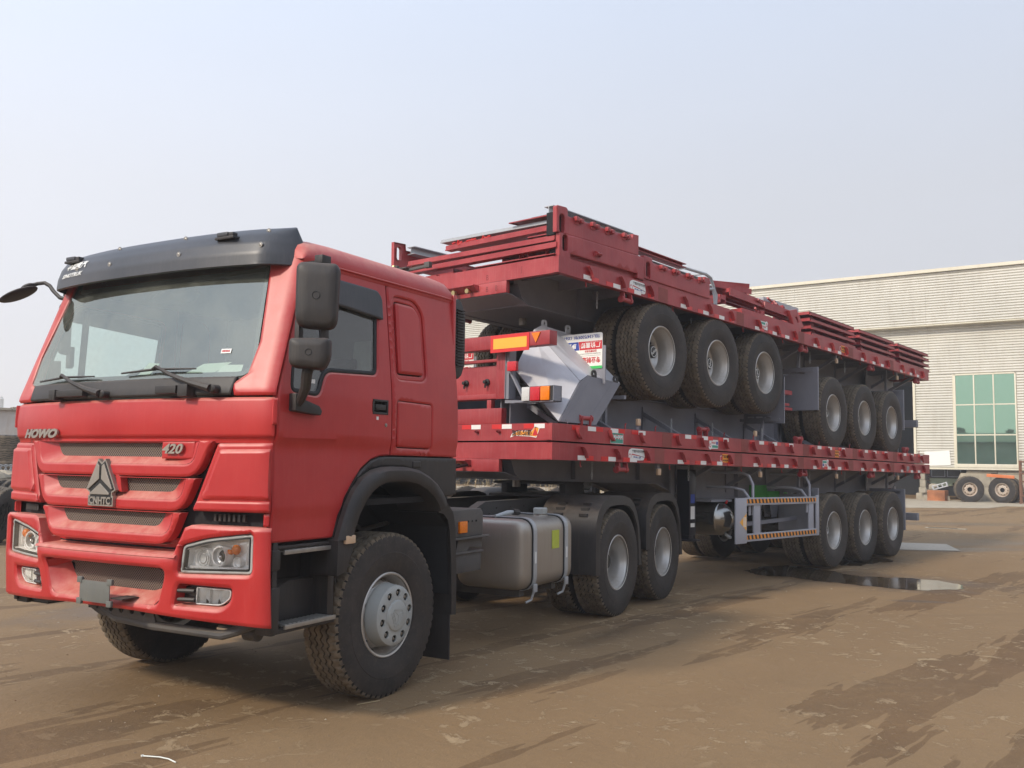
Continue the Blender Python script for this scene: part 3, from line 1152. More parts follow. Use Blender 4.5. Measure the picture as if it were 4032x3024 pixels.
QREC = rounded([(-0.045, 2.155), (0.335, 2.165), (0.315, 2.66), (0.22, 2.745), (-0.055, 2.745)], [0.07, 0.07, 0.09, 0.09, 0.07])
HATCH = rounded([(-0.035, 1.685), (0.385, 1.678), (0.385, 2.005), (-0.035, 2.012)], 0.03)
PILLAR = [(-1.197, 1.970), (-1.186, 2.105), (-1.112, 2.355), (-1.030, 2.605), (-0.966, 2.755), (-0.912, 2.822), (-0.90, 2.90), (-1.00, 2.90), (-1.13, 2.60)]
for sg in (-1, 1):
    f = side(sg)
    lab = None
    dr = add('door', panel(DOOR, lambda u, v, d: f(u, v, d+crease(u, v)), 'cab', [WIN, HANDLE], t=0.05, res=0.036, rnd=0.008, ang=30), T)
    # window surround, glass, rain guard
    add('window_seal', panel(WIN, lambda u, v, d: f(u, v, d+0.006), 'rubber_seal', [offset_poly(WIN, 0.028)], t=0.03, res=0.06, rnd=0.004), dr)
    add('window_glass', panel(offset_poly(WIN, 0.024), lambda u, v, d: f(u, v, d+0.016), 'glass_side', t=0.0, res=0.12, rnd=0), dr)
    add('window_bar', panel(rounded([(-0.80, 2.14), (-0.765, 2.14), (-0.765, 2.70), (-0.80, 2.70)], 0.002), lambda u, v, d: f(u, v, d+0.012), 'rubber_seal', t=0.02, rnd=0), dr)
    rg = rounded([(-0.885, 2.60), (-0.19, 2.55), (-0.19, 2.70), (-0.235, 2.745), (-0.84, 2.755)], [0.01, 0.01, 0.03, 0.05, 0.05])
    add('rain_guard', panel(rg, lambda u, v, d: f(u, v, d-0.022-0.02*(2.75-v)), 'visor', t=0.03, res=0.06, rnd=0.006), dr)
    # handle bowl
    hb = MB()
    Yf = lambda z, q: sg*(ys(z, sg)-q)
    hb.box((-0.31, Yf(1.95, 0.055), 1.905), (-0.143, Yf(1.95, 0.045), 2.005))
    hb.box((-0.31, Yf(1.95, -0.004), 1.905), (-0.296, Yf(1.95, 0.05), 2.005))
    hb.box((-0.157, Yf(1.95, -0.004), 1.905), (-0.143, Yf(1.95, 0.05), 2.005))
    hb.box((-0.31, Yf(1.95, -0.004), 1.991), (-0.143, Yf(1.95, 0.05), 2.005))
    hb.box((-0.31, Yf(1.95, -0.004), 1.905), (-0.143, Yf(1.95, 0.05), 1.919))
    hb.box((-0.275, Yf(1.95, 0.000), 1.935), (-0.165, Yf(1.95, 0.02), 1.972))
    hb.build('door_handle', 'black', dr, bevel=0.003)
    MB().lathe([(0.012, 0.013), (-0.004, 0.013), (-0.006, 0.009), (-0.006, 0.0)], 16).build('door_lock', 'steel', dr, loc=(-0.165, sg*1.24, 1.835), rot=(0, 0, 0 if sg < 0 else PI))
    MB().box((-0.268, sg*1.2405, 1.868), (-0.245, sg*1.2395, 1.890)).build('sticker', 'inkwhite', dr)
    # door dent line: shallow raised field under the waist
    # rear quarter with pressed recess and hatch
    qp = add('quarter_panel', panel(QUART, f, 'cab', [QREC, HATCH], t=0.05, res=0.06, rnd=0.008), T)
    ringo = offset_poly(QREC, -0.0005)
    add('pressed_rim', panel(ringo, lambda u, v, d: f(u, v, d+0.016), 'cab', [offset_poly(QREC, 0.035)], t=0.02, res=0.05, rnd=0.004), qp)
    add('pressed_field', panel(offset_poly(QREC, 0.045), lambda u, v, d: f(u, v, d-0.004), 'cab', t=0.03, res=0.06, rnd=0.012), qp)
    add('locker_door', panel(offset_poly(HATCH, 0.006), f, 'cab', t=0.03, res=0.07, rnd=0.006), qp)
    # behind the gaps
    add('door_gap', panel(offset_poly([(-1.20, 1.10), (-0.60, 1.10), (-0.36, 1.60), (0.73, 1.61), (0.70, 2.82), (-0.92, 2.82), (-1.19, 2.10)], 0.01), lambda u, v, d: f(u, v, d+0.045), 'cab_in',
                          [offset_poly(WIN, -0.01), offset_poly(HANDLE, -0.02)], t=0.0, res=0.1, rnd=0), T)

# --- roof
def roof():
    sec = [(1.182, 2.800), (1.192, 2.835), (1.190, 2.872), (1.172, 2.915), (1.135, 2.955), (1.07, 2.985), (0.96, 3.005), (0.7, 3.022), (0.35, 3.03), (0.0, 3.032)]
    sec = [(y, z) for y, z in sec] + [(-y, z) for y, z in sec[-2::-1]]
    sec = sec[::-1]
    b = MB()
    xs = [-0.955, -0.945, -0.925, -0.875, -0.80, -0.6, -0.3, 0.0, 0.3, 0.55, 0.66, 0.70, 0.722, 0.735]
    dz = [-0.12, -0.075, -0.04, -0.018, -0.008, 0, 0, 0, 0, 0, -0.006, -0.03, -0.07, -0.14]
    rows = []
    for x, d in zip(xs, dz):
        rows.append([b.bm.verts.new((x, y*(0.972 if y > 0 else 1.0), z + d*max(0.0, min(1.0, (z-2.83)/0.12)))) for y, z in sec])
    for i in range(len(rows)-1):
        for k in range(len(sec)-1):
            b._f([rows[i][k], rows[i][k+1], rows[i+1][k+1], rows[i+1][k]])
    b.build('roof', 'cab', T, ang=75)
    # gutter strips
    for sg in (-1, 1):
        g = MB()
        kf = 0.972 if sg > 0 else 1.0
        g.tube([(-0.93, kf*sg*1.170, 2.80), (-0.85, kf*sg*1.188, 2.826), (-0.1, kf*sg*1.190, 2.828), (0.55, kf*sg*1.190, 2.830), (0.72, kf*sg*1.185, 2.828)], 0.009, 8)
        g.build('roof_gutter', 'cab', T)
roof()
# rear wall and back corners
b = MB()
b.box((0.70, -1.205, 1.36), (0.735, 1.205, 2.87))
b.build('cab_rear_wall', 'cab', T, bevel=0.01)
b = MB()
b.box((-1.10, -1.17, 1.30), (0.68, 1.17, 1.34))
b.build('cab_floor', 'dark', T)

# --- front skin
def fpanel(name, outline, mat='cab', holes=(), d0=0.0, t=0.04, res=0.06, rnd=0.008, parent=T, ang=40, label=None, dfn=None):
    fn = (lambda u, v, d: front(u, v, d+d0)) if dfn is None else (lambda u, v, d: front(u, v, d+d0+dfn(u, v)))
    return add(name, panel(outline, fn, mat, holes, t=t, res=res, rnd=rnd, ang=ang), parent, label=label)

# windscreen
GL = rounded([(-1.085, 2.085), (1.135, 2.085), (1.055, 2.90), (-1.000, 2.90)], [0.12, 0.12, 0.05, 0.05])
ws = fpanel('windscreen', GL, 'glass_ws', d0=0.012, t=0.0, res=0.12, rnd=0, ang=80)
fpanel('windscreen_frame', rounded([(-1.10, 1.975), (1.10, 1.975), (0.985, 2.93), (-0.985, 2.93)], [0.06, 0.06, 0.05, 0.05]), 'rubber_seal', [offset_poly(GL, 0.030)], d0=0.020, t=0.02, res=0.07, rnd=0.0, parent=ws)
# red A-post faces wrapping from the glass edge to the door seam
for sg in (-1, 1):
    ap = 0.0 if sg < 0 else 0.055
    AP = [(1.045+ap, 2.105), (1.072+ap, 2.30), (1.045+ap, 2.55), (1.000+ap, 2.90), (1.16, 2.90), (1.298, 2.86), (1.298, 2.5), (1.298, 1.972), (0.985, 1.972), (0.965, 2.045), (0.995, 2.065)]
    AP = [(sg*s, z) for s, z in AP]
    fpanel('windscreen_post', AP, 'cab', t=0.05, rnd=0.010, res=0.05)
# black cowl under the glass
cowl = fpanel('cowl', rounded([(-0.965, 1.974), (0.965, 1.974), (0.985, 2.085), (-0.985, 2.085)], 0.012), 'black', d0=-0.004, t=0.05, rnd=0.006)
for (u0, u1, z0, z1, dd) in ((-0.62, -0.44, 1.985, 2.035, 0.04), (-0.72, -0.64, 1.965, 2.038, 0.06), (0.22, 0.50, 1.985, 2.030, 0.04), (0.50, 0.57, 1.965, 2.035, 0.06)):
    c = MB()
    A = front(u0, z0, 0)
    B = front(u1, z1, 0)
    c.box((min(A.x, B.x)-dd, A.y, z0), (max(A.x, B.x)+0.02, B.y, z1))
    c.build('cowl_bracket', 'black', cowl, bevel=0.006)
# upper front panel
fpanel('front_panel', rounded([(-1.296, 1.725), (1.296, 1.725), (1.296, 1.962), (-1.296, 1.962)], 0.006), 'cab', d0=0.0, t=0.05, rnd=0.012,
       dfn=lambda u, v: -0.012*math.sin(max(0, min(1, (v-1.72)/0.25))*PI) + 0.012)
lipb = MB()
lipb.strip([(0.012, 1.726), (0.024, 1.718), (0.026, 1.694), (0.05, 1.690)], lambda u, v, w: front(w, v, u), [-1.297+2.594*k/48 for k in range(49)])
lipb.build('front_panel_lip', 'cab', T, ang=50)
for sg in (-1, 1):
    # hinge strip at the outer edge
    fpanel('hinge_cover', [(sg*1.245, 1.80), (sg*1.298, 1.80), (sg*1.298, 1.955), (sg*1.245, 1.955)][::1], 'cab', d0=-0.016, t=0.03, rnd=0.006)

# grille: three bars with sloping ledges
g_edge = lambda z: 0.865 - (1.71-z)*0.475
def grille():
    root = None
    tiers = [(1.705, 1.492, 0.735, 1.608, 0.560, 1.565), (1.484, 1.288, 0.650, 1.398, 0.560, 1.355), (1.280, 1.090, 0.565, 1.190, 0.450, 1.148)]
    # ztop, zbot, opening half-width at the surface, mesh bottom z, mesh half-width bottom, ledge front z
    for i, (zt, zb, hw, mz, mw, lz) in enumerate(tiers):
        et, eb = g_edge(zt), g_edge(zb)
        r = [0.004, 0.004, 0.09, 0.09]
        out = rounded([(-et, zt), (et, zt), (eb, zb), (-eb, zb)][::-1], [0.09, 0.09, 0.004, 0.004])
        opn = rounded([(-hw, lz), (hw, lz), (hw+0.035, zt-0.004), (-hw-0.035, zt-0.004)], [0.10, 0.10, 0.002, 0.002])
        bar = fpanel('grille_bar', out, 'cab', [opn], d0=-0.006, t=0.07, rnd=0.008, res=0.05, dfn=lambda u, v: 0.0)
        msh = rounded([(-mw, mz), (mw, mz), (mw+0.055, zt+0.002), (-mw-0.055, zt+0.002)], [0.055, 0.055, 0.002, 0.002])
        # sloping ledge between opening edge and mesh
        n = 72
        def resample(P):
            L = [0]
            for a, b_ in zip(P, P[1:]+P[:1]):
                L.append(L[-1]+(Vector(a)-Vector(b_)).length)
            out_ = []
            for k in range(n):
                q = L[-1]*k/n
                for j in range(len(P)):
                    if L[j+1] >= q:
                        t_ = (q-L[j])/(L[j+1]-L[j]+1e-9)
                        out_.append(tuple(Vector(P[j]).lerp(Vector(P[(j+1) % len(P)]), t_)))
                        break
            return out_
        # match by angle-like parameter along the lower edge: start both at their top-left corner
        def open_run(P, zt_):
            # points from top-right, round the bottom, to top-left
            k = max(range(len(P)), key=lambda q: (P[q][1] > zt_-0.012)*10+P[q][0])
            Q = P[k:]+P[:k]
            # direction: next point should go down
            if Q[1][1] > zt_-0.012:
                Q = [Q[0]]+Q[1:][::-1]
            return Q
        A = open_run(opn, zt)
        B = open_run(msh, zt)
        def res_open(P, n_):
            # drop the closing top edge
            L = [0]
            for a, b_ in zip(P, P[1:]):
                L.append(L[-1]+(Vector(a)-Vector(b_)).length)
            o_ = []
            for k in range(n_+1):
                q = L[-1]*k/n_
                for j in range(len(P)-1):
                    if L[j+1] >= q-1e-9:
                        t_ = (q-L[j])/(L[j+1]-L[j]+1e-9)
                        o_.append(tuple(Vector(P[j]).lerp(Vector(P[j+1]), min(1, t_))))
                        break
            return o_
        # keep to the end at the top left
        def trim(P, zt_):
            e = [k for k in range(len(P)) if P[k][1] > zt_-0.012 and P[k][0] < 0]
            return P[:e[0]+1] if e else P
        A = res_open(trim(A, zt), 60)
        B = res_open(trim(B, zt), 60)
        bm_ = MB()
        ra = [bm_.bm.verts.new(front(u, v, 0.000)) for u, v in A]
        rb = [bm_.bm.verts.new(front(u, v, 0.050)) for u, v in B]
        for k in range(60):
            bm_._f([ra[k], ra[k+1], rb[k+1], rb[k]])
        bm_.build('grille_ledge', 'cab', bar, ang=60)
        fpanel('grille_mesh', msh, 'mesh', d0=0.050, t=0.0, rnd=0.0, parent=bar, ang=80)
        # the lower edge is turned in as a soffit
        s_ = MB()
        s_.strip([(0.0, zb), (0.075, zb+0.002)], lambda u, v, w: front(w, v, u), [-eb+0.02+(2*eb-0.04)*k/24 for k in range(25)])
        s_.build('grille_soffit', 'cab', bar)
grille()
fpanel('grille_backing', [(-0.93, 1.0), (0.93, 1.0), (1.0, 1.76), (-1.0, 1.76)], 'dark', d0=0.11, t=0.0, rnd=0, res=0.15)
# corner deflectors
for sg in (-1, 1):
    P = [(sg*s, z) for s, z in [(0.895, 1.690), (1.300, 1.694), (1.300, 1.292), (0.735, 1.294)]]
    cdp = fpanel('corner_deflector', rounded(P, 0.012), 'cab', d0=0.004, t=0.06, rnd=0.012, res=0.05)
    P2 = [(sg*s, z) for s, z in [(0.915, 1.655), (1.265, 1.66), (1.265, 1.365), (0.800, 1.362)]]
    fpanel('deflector_face', rounded(P2, 0.015), 'cab', d0=-0.014, t=0.03, rnd=0.016, res=0.05, parent=cdp)
    P3 = [(sg*s, z) for s, z in [(0.770, 1.352), (1.268, 1.355), (1.268, 1.300), (0.745, 1.300)]]
    fpanel('deflector_skirt', rounded(P3, 0.012), 'cab', d0=-0.006, t=0.02, rnd=0.006, res=0.05, parent=cdp)
    fpanel('deflector_gap', [(sg*0.60, 1.10), (sg*0.60, 1.30), (sg*0.82, 1.70), (sg*1.30, 1.70), (sg*1.30, 1.20)], 'dark', d0=0.085, t=0.0, rnd=0, res=0.15)
    lv = MB()
    for k in range(7):
        s0 = 0.86+k*0.032
        lv.box(tuple(front(sg*s0, 1.235, 0.075)), tuple(front(sg*(s0+0.014), 1.275, 0.05)))
    lv.build('gap_louvre', 'black', cdp)
    fpanel('corner_bracket', [(sg*1.20, 1.215), (sg*1.30, 1.215), (sg*1.30, 1.285), (sg*1.20, 1.285)], 'cab', d0=0.02, t=0.04, rnd=0.006, parent=cdp)

# --- bumper
HL = {}
def bumper():
    out = [(-1.30, 0.640), (-0.70, 0.668), (-0.3, 0.685), (0.3, 0.685), (0.70, 0.668), (1.30, 0.640),
           (1.296, 1.207), (0.75, 1.213), (0.70, 1.195), (0.655, 1.10), (0.62, 1.035),
           (-0.62, 1.035), (-0.655, 1.10), (-0.70, 1.195), (-0.75, 1.213), (-1.296, 1.207)]
    mid = rounded([(-0.505, 0.728), (0.505, 0.728), (0.575, 0.955), (-0.575, 0.955)], [0.05, 0.05, 0.04, 0.04])
    holes = [mid]
    for sg in (-1, 1):
        HL[sg] = rounded([(sg*0.658, 0.925), (sg*1.150, 0.938), (sg*1.150, 1.178), (sg*0.86, 1.142), (sg*0.680, 1.095)], [0.03, 0.035, 0.03, 0.06, 0.03])
        HL[('f', sg)] = rounded([(sg*0.625, 0.738), (sg*0.96, 0.735), (sg*1.025, 0.79), (sg*1.03, 0.862), (sg*0.66, 0.872)], [0.02, 0.05, 0.04, 0.02, 0.03])
        holes += [HL[sg], HL[('f', sg)]]
    body = fpanel('bumper', out, 'cab', holes, d0=-0.02, t=0.10, rnd=0.014, res=0.03, dfn=lambda u, v: -0.028*math.exp(-((v-0.985)/0.055)**2)*(1 if abs(u) < 0.6 else max(0, 1-(abs(u)-0.6)/0.1)))
    # shelf behind the top lip and the red wall up to the grille
    s = MB()
    s.strip([(-0.045, 1.020), (-0.035, 1.033), (0.0, 1.040), (0.105, 1.046), (0.112, 1.052), (0.10, 1.12)], lambda u, v, w: front(w, v, u), [-0.66+1.32*k/32 for k in range(33)])
    s.build('bumper_shelf', 'cab', body, ang=50)
    for sg in (-1, 1):
        w = MB()
        w.strip([(0.0, 0.0), (1.0, 0.0)], lambda u, v, q: front(sg*(0.62+0.08*q), 1.035+0.16*q, -0.01+0.12*u), [k/6 for k in range(7)])
        w.build('bumper_cheek', 'cab', body)
    # centre intake: bowl and mesh
    inner = rounded([(-0.415, 0.792), (0.415, 0.792), (0.520, 0.945), (-0.520, 0.945)], [0.10, 0.10, 0.03, 0.03])
    def bowl(A, B, d1, d2, nm, mat, par):
        n = 80
        def rs(P):
            c = Vector((sum(p[0] for p in P)/len(P), sum(p[1] for p in P)/len(P)))
            o_ = []
            for k in range(n):
                a = 2*PI*k/n
                d = Vector((math.cos(a), math.sin(a)))
                best = None
                for i in range(len(P)):
                    p, q = Vector(P[i])-c, Vector(P[(i+1) % len(P)])-c
                    den = d.x*(q-p).y-d.y*(q-p).x
                    if abs(den) < 1e-9:
                        continue
                    t_ = (p.x*(q-p).y-p.y*(q-p).x)/den
                    u_ = (p.x*d.y-p.y*d.x)/den
                    if t_ > 0 and -1e-6 <= u_ <= 1+1e-6:
                        best = t_ if best is None else max(best, t_)
                o_.append(tuple(c+d*(best or 0.01)))
            return o_
        a_, b_ = rs(A), rs(B)
        m_ = MB()
        ra = [m_.bm.verts.new(front(u, v, d1)) for u, v in a_]
        rb = [m_.bm.verts.new(front(u, v, d2)) for u, v in b_]
        for k in range(n):
            m_._f([ra[k], ra[(k+1) % n], rb[(k+1) % n], rb[k]])
        return m_.build(nm, mat, par, ang=45)
    bowl(mid, inner, -0.006, 0.120, 'intake_bowl', 'cab', body)
    im = fpanel('intake_mesh', inner, 'mesh', [circle(0.475, 0.885, 0.032, 20, 0.85), circle(-0.475, 0.865, 0.034, 20, 0.85)], d0=0.117, t=0.0, rnd=0, parent=body, ang=80)
    p0 = front(0.475, 0.885, 0.12)
    MB().lathe([(0.0, 0.034), (0.06, 0.034), (0.06, 0.0)], 20, axis='x').build('tow_hole', 'dark', body, loc=p0)
    p1 = front(-0.475, 0.865, 0.12)
    MB().lathe([(-0.012, 0.036), (-0.018, 0.033), (-0.016, 0.028), (-0.008, 0.026), (-0.006, 0.0)], 24, axis='x').box((-0.016, -0.002, -0.024), (-0.006, 0.002, 0.024)).build('tow_cap', 'black', body, loc=p1)
    fpanel('intake_backing', offset_poly(mid, -0.05), 'dark', d0=0.16, t=0, rnd=0, res=0.15, parent=body)
    for sg in (-1, 1):
        # lamp housings
        h = HL[sg]
        hin = offset_poly(h, 0.022)
        recess = bowl(h, offset_poly(h, 0.004), -0.006, 0.05, 'headlight_recess', 'cab', body)
        hl = fpanel('headlight', offset_poly(h, 0.004), 'hub', [offset_poly(h, 0.024)], d0=0.004, t=0.05, rnd=0.006, res=0.04, parent=T)
        fpanel('headlight_gasket', offset_poly(h, 0.022), 'rubber_seal', [offset_poly(h, 0.030)], d0=0.006, t=0.03, rnd=0.0, res=0.05, parent=hl)
        fpanel('headlight_reflector', offset_poly(h, 0.020), 'lampsilver', d0=0.085, t=0.0, rnd=0, res=0.035, parent=hl, dfn=lambda u, v: 0.012*math.sin(u*38)+0.010*math.sin(v*70+u*9))
        bowl(offset_poly(h, 0.028), offset_poly(h, 0.034), 0.010, 0.086, 'headlight_wall', 'lampsilver', hl)
        fpanel('headlight_lens', offset_poly(h, 0.027), 'glass_lamp', d0=-0.004, t=0.0, rnd=0, res=0.06, parent=hl, ang=80)
        def unit(s_, z_, r_, depth, mat, nm, bulb=None):
            c = front(sg*s_, z_, 0.088)
            yaw = math.atan((fx(s_+.01)-fx(s_-.01))/0.02)*sg
            mb = MB()
            mb.lathe([(-depth, r_*1.0), (-depth-0.006, r_*0.97), (-depth-0.004, r_*0.84), (-depth*0.5, r_*0.80), (-0.01, r_*0.35), (-0.005, 0)], 28, axis='x')
            mb.lathe([(-depth, r_*1.0), (0.0, r_*1.03)], 28, axis='x')
            o_ = mb.build(nm, 'lampsilver' if mat == 'chrome' else mat, hl, loc=c, ang=35)
            return o_
        unit(0.925, 1.035, 0.060, 0.050, 'chrome', 'main_beam_projector')
        c = front(sg*0.925, 1.035, 0.06)
        MB().sphere((0, 0, 0), 0.034, (0.45, 1, 1), 20, 12).build('projector_lens', 'blackgloss', hl, loc=c)
        MB().sphere((0, 0, 0), 0.013, (1, 1, 1), 12, 8).build('projector_highlight', 'chrome', hl, loc=c+Vector((-0.016, -0.004*sg, -0.005)))
        unit(0.790, 1.015, 0.066, 0.030, 'chrome', 'dipped_beam_bowl')
        for q in range(3):
            MB().lathe([(-0.012, 0.064-q*0.016), (-0.018, 0.061-q*0.016), (-0.012, 0.058-q*0.016)], 32, axis='x').build('reflector_ring', 'whitelens', hl, loc=front(sg*0.790, 1.015, 0.070))
        MB().sphere((0, 0, 0), 0.030, (0.8, 1, 1), 18, 12).build('indicator_bulb', 'orange', hl, loc=front(sg*1.020, 1.075, 0.045))
        MB().lathe([(0.03, 0.016), (-0.02, 0.014), (-0.03, 0.0)], 14, axis='y').build('indicator_stem', 'orange', hl, loc=front(sg*0.975, 1.060, 0.05))
        unit(1.030, 1.000, 0.034, 0.030, 'chrome', 'side_light_bowl')
        for q, (a0, z0, a1, z1) in enumerate(((0.70, 0.965, 1.11, 0.968), (1.09, 0.99, 1.10, 1.14), (0.70, 1.08, 0.90, 1.125))):
            mb = MB()
            mb.tube([front(sg*(a0+(a1-a0)*k/5), z0+(z1-z0)*k/5, 0.045) for k in range(6)], 0.007, 8)
            mb.build('reflector_rib', 'lampsilver', hl)
        # fog lamp with louvres
        fh = HL[('f', sg)]
        bowl(fh, offset_poly(fh, 0.016), -0.006, 0.050, 'fog_recess', 'cab', body)
        fg = fpanel('fog_lamp', offset_poly(fh, 0.010), 'black', d0=0.062, t=0.0, rnd=0, res=0.05, parent=T)
        lens = rounded([(sg*0.765, 0.752), (sg*0.945, 0.752), (sg*1.005, 0.80), (sg*1.008, 0.848), (sg*0.775, 0.854)], [0.01, 0.06, 0.05, 0.015, 0.01])
        fpanel('fog_frame', lens, 'whitelens', [offset_poly(lens, 0.008)], d0=0.016, t=0.03, rnd=0.003, res=0.04, parent=fg)
        fpanel('fog_reflector', lens, 'lampsilver', d0=0.050, t=0.0, rnd=0, res=0.022, parent=fg, dfn=lambda u, v: 0.013*math.sin(u*75)+0.005*math.sin(v*60))
        fpanel('fog_glass', offset_poly(lens, 0.006), 'glass_lamp', d0=0.018, t=0.0, rnd=0, res=0.05, parent=fg)
        mb = MB()
        mb.tube([front(sg*0.865, z_, 0.03) for z_ in (0.755, 0.80, 0.852)], 0.005, 6)
        mb.build('fog_divider', 'chrome', fg)
        for z_ in (0.775, 0.826):
            mb = MB()
            mb.tube([front(sg*0.632, z_, 0.015), front(sg*0.66, z_+0.002, -0.004), front(sg*0.71, z_+0.003, 0.0), front(sg*0.765, z_+0.003, 0.01)], [0.002, 0.011, 0.013, 0.012], 8)
            mb.build('fog_louvre', 'black', fg)
    return body
BUMP = bumper()

# number plate bracket (empty plate)
pb = MB()
X = -1.460
pb.box((X, -0.185, 0.722), (X+0.006, 0.095, 0.850))
for yy in (-0.185, 0.095):
    for zz in (0.722, 0.850):
        pb.box((X-0.005, yy-0.022, zz-0.018), (X+0.014, yy+0.022, zz+0.018))
pb.build('plate_bracket', 'bracket', T, bevel=0.004)
MB().box((X+0.01, -0.29, 0.752), (-1.33, -0.185, 0.760)).build('plate_arm', 'black', T)

# emblem on the grille
ec = front(0.0, 1.44, 0)
EX = ec.x-0.022
efn = lambda u, v, w: Vector((EX-w, 0.004-u*0.285, 1.300+v*0.292))
e = MB().prism(EMB, efn, -0.025, 0.004)
eo = e.build('emblem', 'chrome', T, smooth=False)
eo.data.materials[0] = M['alu']
MB().prism(offset_poly(EMB, 0.035), efn, 0.003, 0.006).build('emblem_ground', 'inkblack', eo, smooth=False)
for P in (BLADE, MIR(BLADE), EMB_PENT):
    MB().prism(offset_poly(P, 0.018), efn, 0.005, 0.014).build('emblem_blade', 'alu', eo, smooth=False, bevel=0.002)
add('emblem_lettering', text_mesh('CNHTC', 0.205, lambda x, y, w: efn(x, y+0.045, 0.006+w), 'alu', depth=0.005, bold=0.008, align='CENTER', xs=0.98), eo)
MB().prism([(-0.40, 0.36), (-0.47, 0.34), (-0.47, 0.55), (-0.30, 0.72)], efn, -0.07, -0.02).build('emblem_mount', 'cab', eo)
MB().prism([(0.46, 0.33), (0.585, 0.31), (0.52, 0.62), (0.34, 0.72)][::-1], efn, -0.07, -0.02).build('emblem_mount', 'cab', eo)
# lettering: u to the right in the picture = -y
lf = lambda s0, z0, out: (lambda x, y, w: front(s0-x, z0+y, -out-w))
add('badge_lettering', text_mesh('HOWO', 0.075, lf(0.985, 1.728, 0.004), 'alu', depth=0.010, bold=0.0042, shear=0.35, xs=1.75, spacing=1.0), T)
add('badge_lettering', text_mesh('420', 0.080, lf(-0.505, 1.630, 0.006), 'alu', depth=0.010, bold=0.0022, shear=0.30, xs=1.25), T)
fpanel('badge_plate', [(-0.487, 1.598), (-0.735, 1.598), (-0.735, 1.700), (-0.487, 1.700)], 'cab', d0=0.004, t=0.04, rnd=0.004, res=0.04)
T_420 = None

# --- sun visor
def vis(s, q, d=0.0):
    """q 0 bottom .. 1 top."""
    a = abs(s)
    prof = [(0.0, -0.120, 2.782), (0.25, -0.112, 2.858), (0.5, -0.085, 2.932), (0.72, -0.040, 2.992), (0.88, 0.030, 3.040), (1.0, 0.140, 3.066)]
    for (q0, x0, z0), (q1, x1, z1) in zip(prof, prof[1:]):
        if q <= q1 or q1 == 1.0:
            t_ = (q-q0)/(q1-q0)
            px, pz = x0+(x1-x0)*t_, z0+(z1-z0)*t_
            break
    xf_ = fx(min(a, 1.1)) + 0.36*0.8 + 0.005
    sgn = 1 if s >= 0 else -1
    if a <= 0.985:
        x, y = xf_, a
        ex = 0
    else:
        t_ = min(1.0, (a-0.985)/0.20)
        x = xf_ + (0.15-0.11*q)*(1-math.cos(t_*PI/2)) + max(0, a-1.185)*0.5
        y = 0.985 + (0.160-0.070*q)*math.sin(t_*PI/2)
        ex = t_
    zz = pz - 0.020*max(0.0, (a-0.75)/0.5)**2*(q) + 0.012*ex*(1-q)
    return Vector((x+px*(1-0.80*ex)+d, sgn*(y-d*0.6*ex), zz-d*0.2))
vo = rounded([(-1.22, 0.0), (-1.10, 0.0), (1.10, 0.0), (1.22, 0.0), (1.25, 0.45), (1.24, 0.72), (1.20, 0.93), (1.08, 1.0), (-1.08, 1.0), (-1.20, 0.93), (-1.24, 0.72), (-1.25, 0.45)], 0.03)
VIS = add('sun_visor', panel(vo, lambda u, v, d: vis(u, v, d), 'visor', t=0.02, res=0.05, rnd=0.006, ang=60), T)
for (s_, q_) in ((-0.97, 0.42), (-0.35, 0.36), (0.32, 0.36), (1.08, 0.25), (-0.95, 0.80), (-0.30, 0.80), (0.35, 0.80), (0.72, 0.40)):
    MB().sphere((0, 0, 0), 0.010, (0.6, 1, 1), 10, 6).lathe([(0.002, 0.018), (-0.003, 0.016), (-0.004, 0.0)], 12, axis='x').build('visor_rivet', 'steel', VIS, loc=vis(s_, q_, -0.003))
for s_ in (-0.70, 0.82):
    c = vis(s_, 0.64, -0.010)
    mb = MB()
    mb.box((-0.03, -0.085, -0.012), (0.05, 0.075, 0.006))
    o_ = mb.build('marker_lamp', 'black', VIS, loc=c, bevel=0.005)
    MB().box((-0.030, -0.035, 0.006), (0.035, 0.060, 0.034)).build('marker_lens', 'visor', o_, bevel=0.008)
    MB().box((-0.025, -0.075, 0.004), (0.02, -0.035, 0.030)).build('marker_foot', 'black', o_, bevel=0.008)
add('visor_lettering', text_mesh('中国重汽', 0.072, lambda x, y, w: vis(0.890-x, 0.43+y*2.7, -0.003-w), 'inkwhite', depth=0.001, bold=0.0018, shear=0.15, xs=0.95), VIS)
add('visor_lettering', text_mesh('SINOTRUK', 0.052, lambda x, y, w: vis(0.905-x, 0.225+y*2.6, -0.003-w), 'inkwhite', depth=0.001, bold=0.0014, shear=0.3, xs=1.05), VIS)

# --- wipers
for (s0, s1, sa, zb_) in ((0.55, 1.00, 0.42, 0.0), (-0.22, 0.38, -0.72, 0.03)):
    pass
def wiper(sb, se, spv, zpv, st, zt):
    """blade from sb to se, arm from the pivot (spv, zpv) to (st, zt)."""
    mb = MB()
    zz = zt+0.0
    mb.tube([front(sb, zz-0.012, -0.020), front((sb+se)/2, zz+0.004, -0.024), front(se, zz-0.002, -0.020)], [0.006, 0.009, 0.005], 6)
    o_ = mb.build('wiper', 'black', T)
    mb = MB()
    mb.tube([front(st+0.02, zt+0.006, -0.03), front(st-0.03, zt+0.018, -0.052), front(st+(spv-st)*0.35, zt+(zpv-zt)*0.3, -0.055), front(st+(spv-st)*0.7, zt+(zpv-zt)*0.72, -0.055), front(spv, zpv, -0.05)], [0.007, 0.010, 0.012, 0.018, 0.024], 8)
    mb.build('wiper_arm', 'black', o_)
    MB().lathe([(0.04, 0.026), (-0.02, 0.026), (-0.03, 0.018), (-0.032, 0.0)], 16, axis='x').build('wiper_pivot', 'black', o_, loc=front(spv-0.01, zpv-0.004, -0.02))
wiper(0.86, 0.19, 0.03, 1.998, 0.55, 2.118)
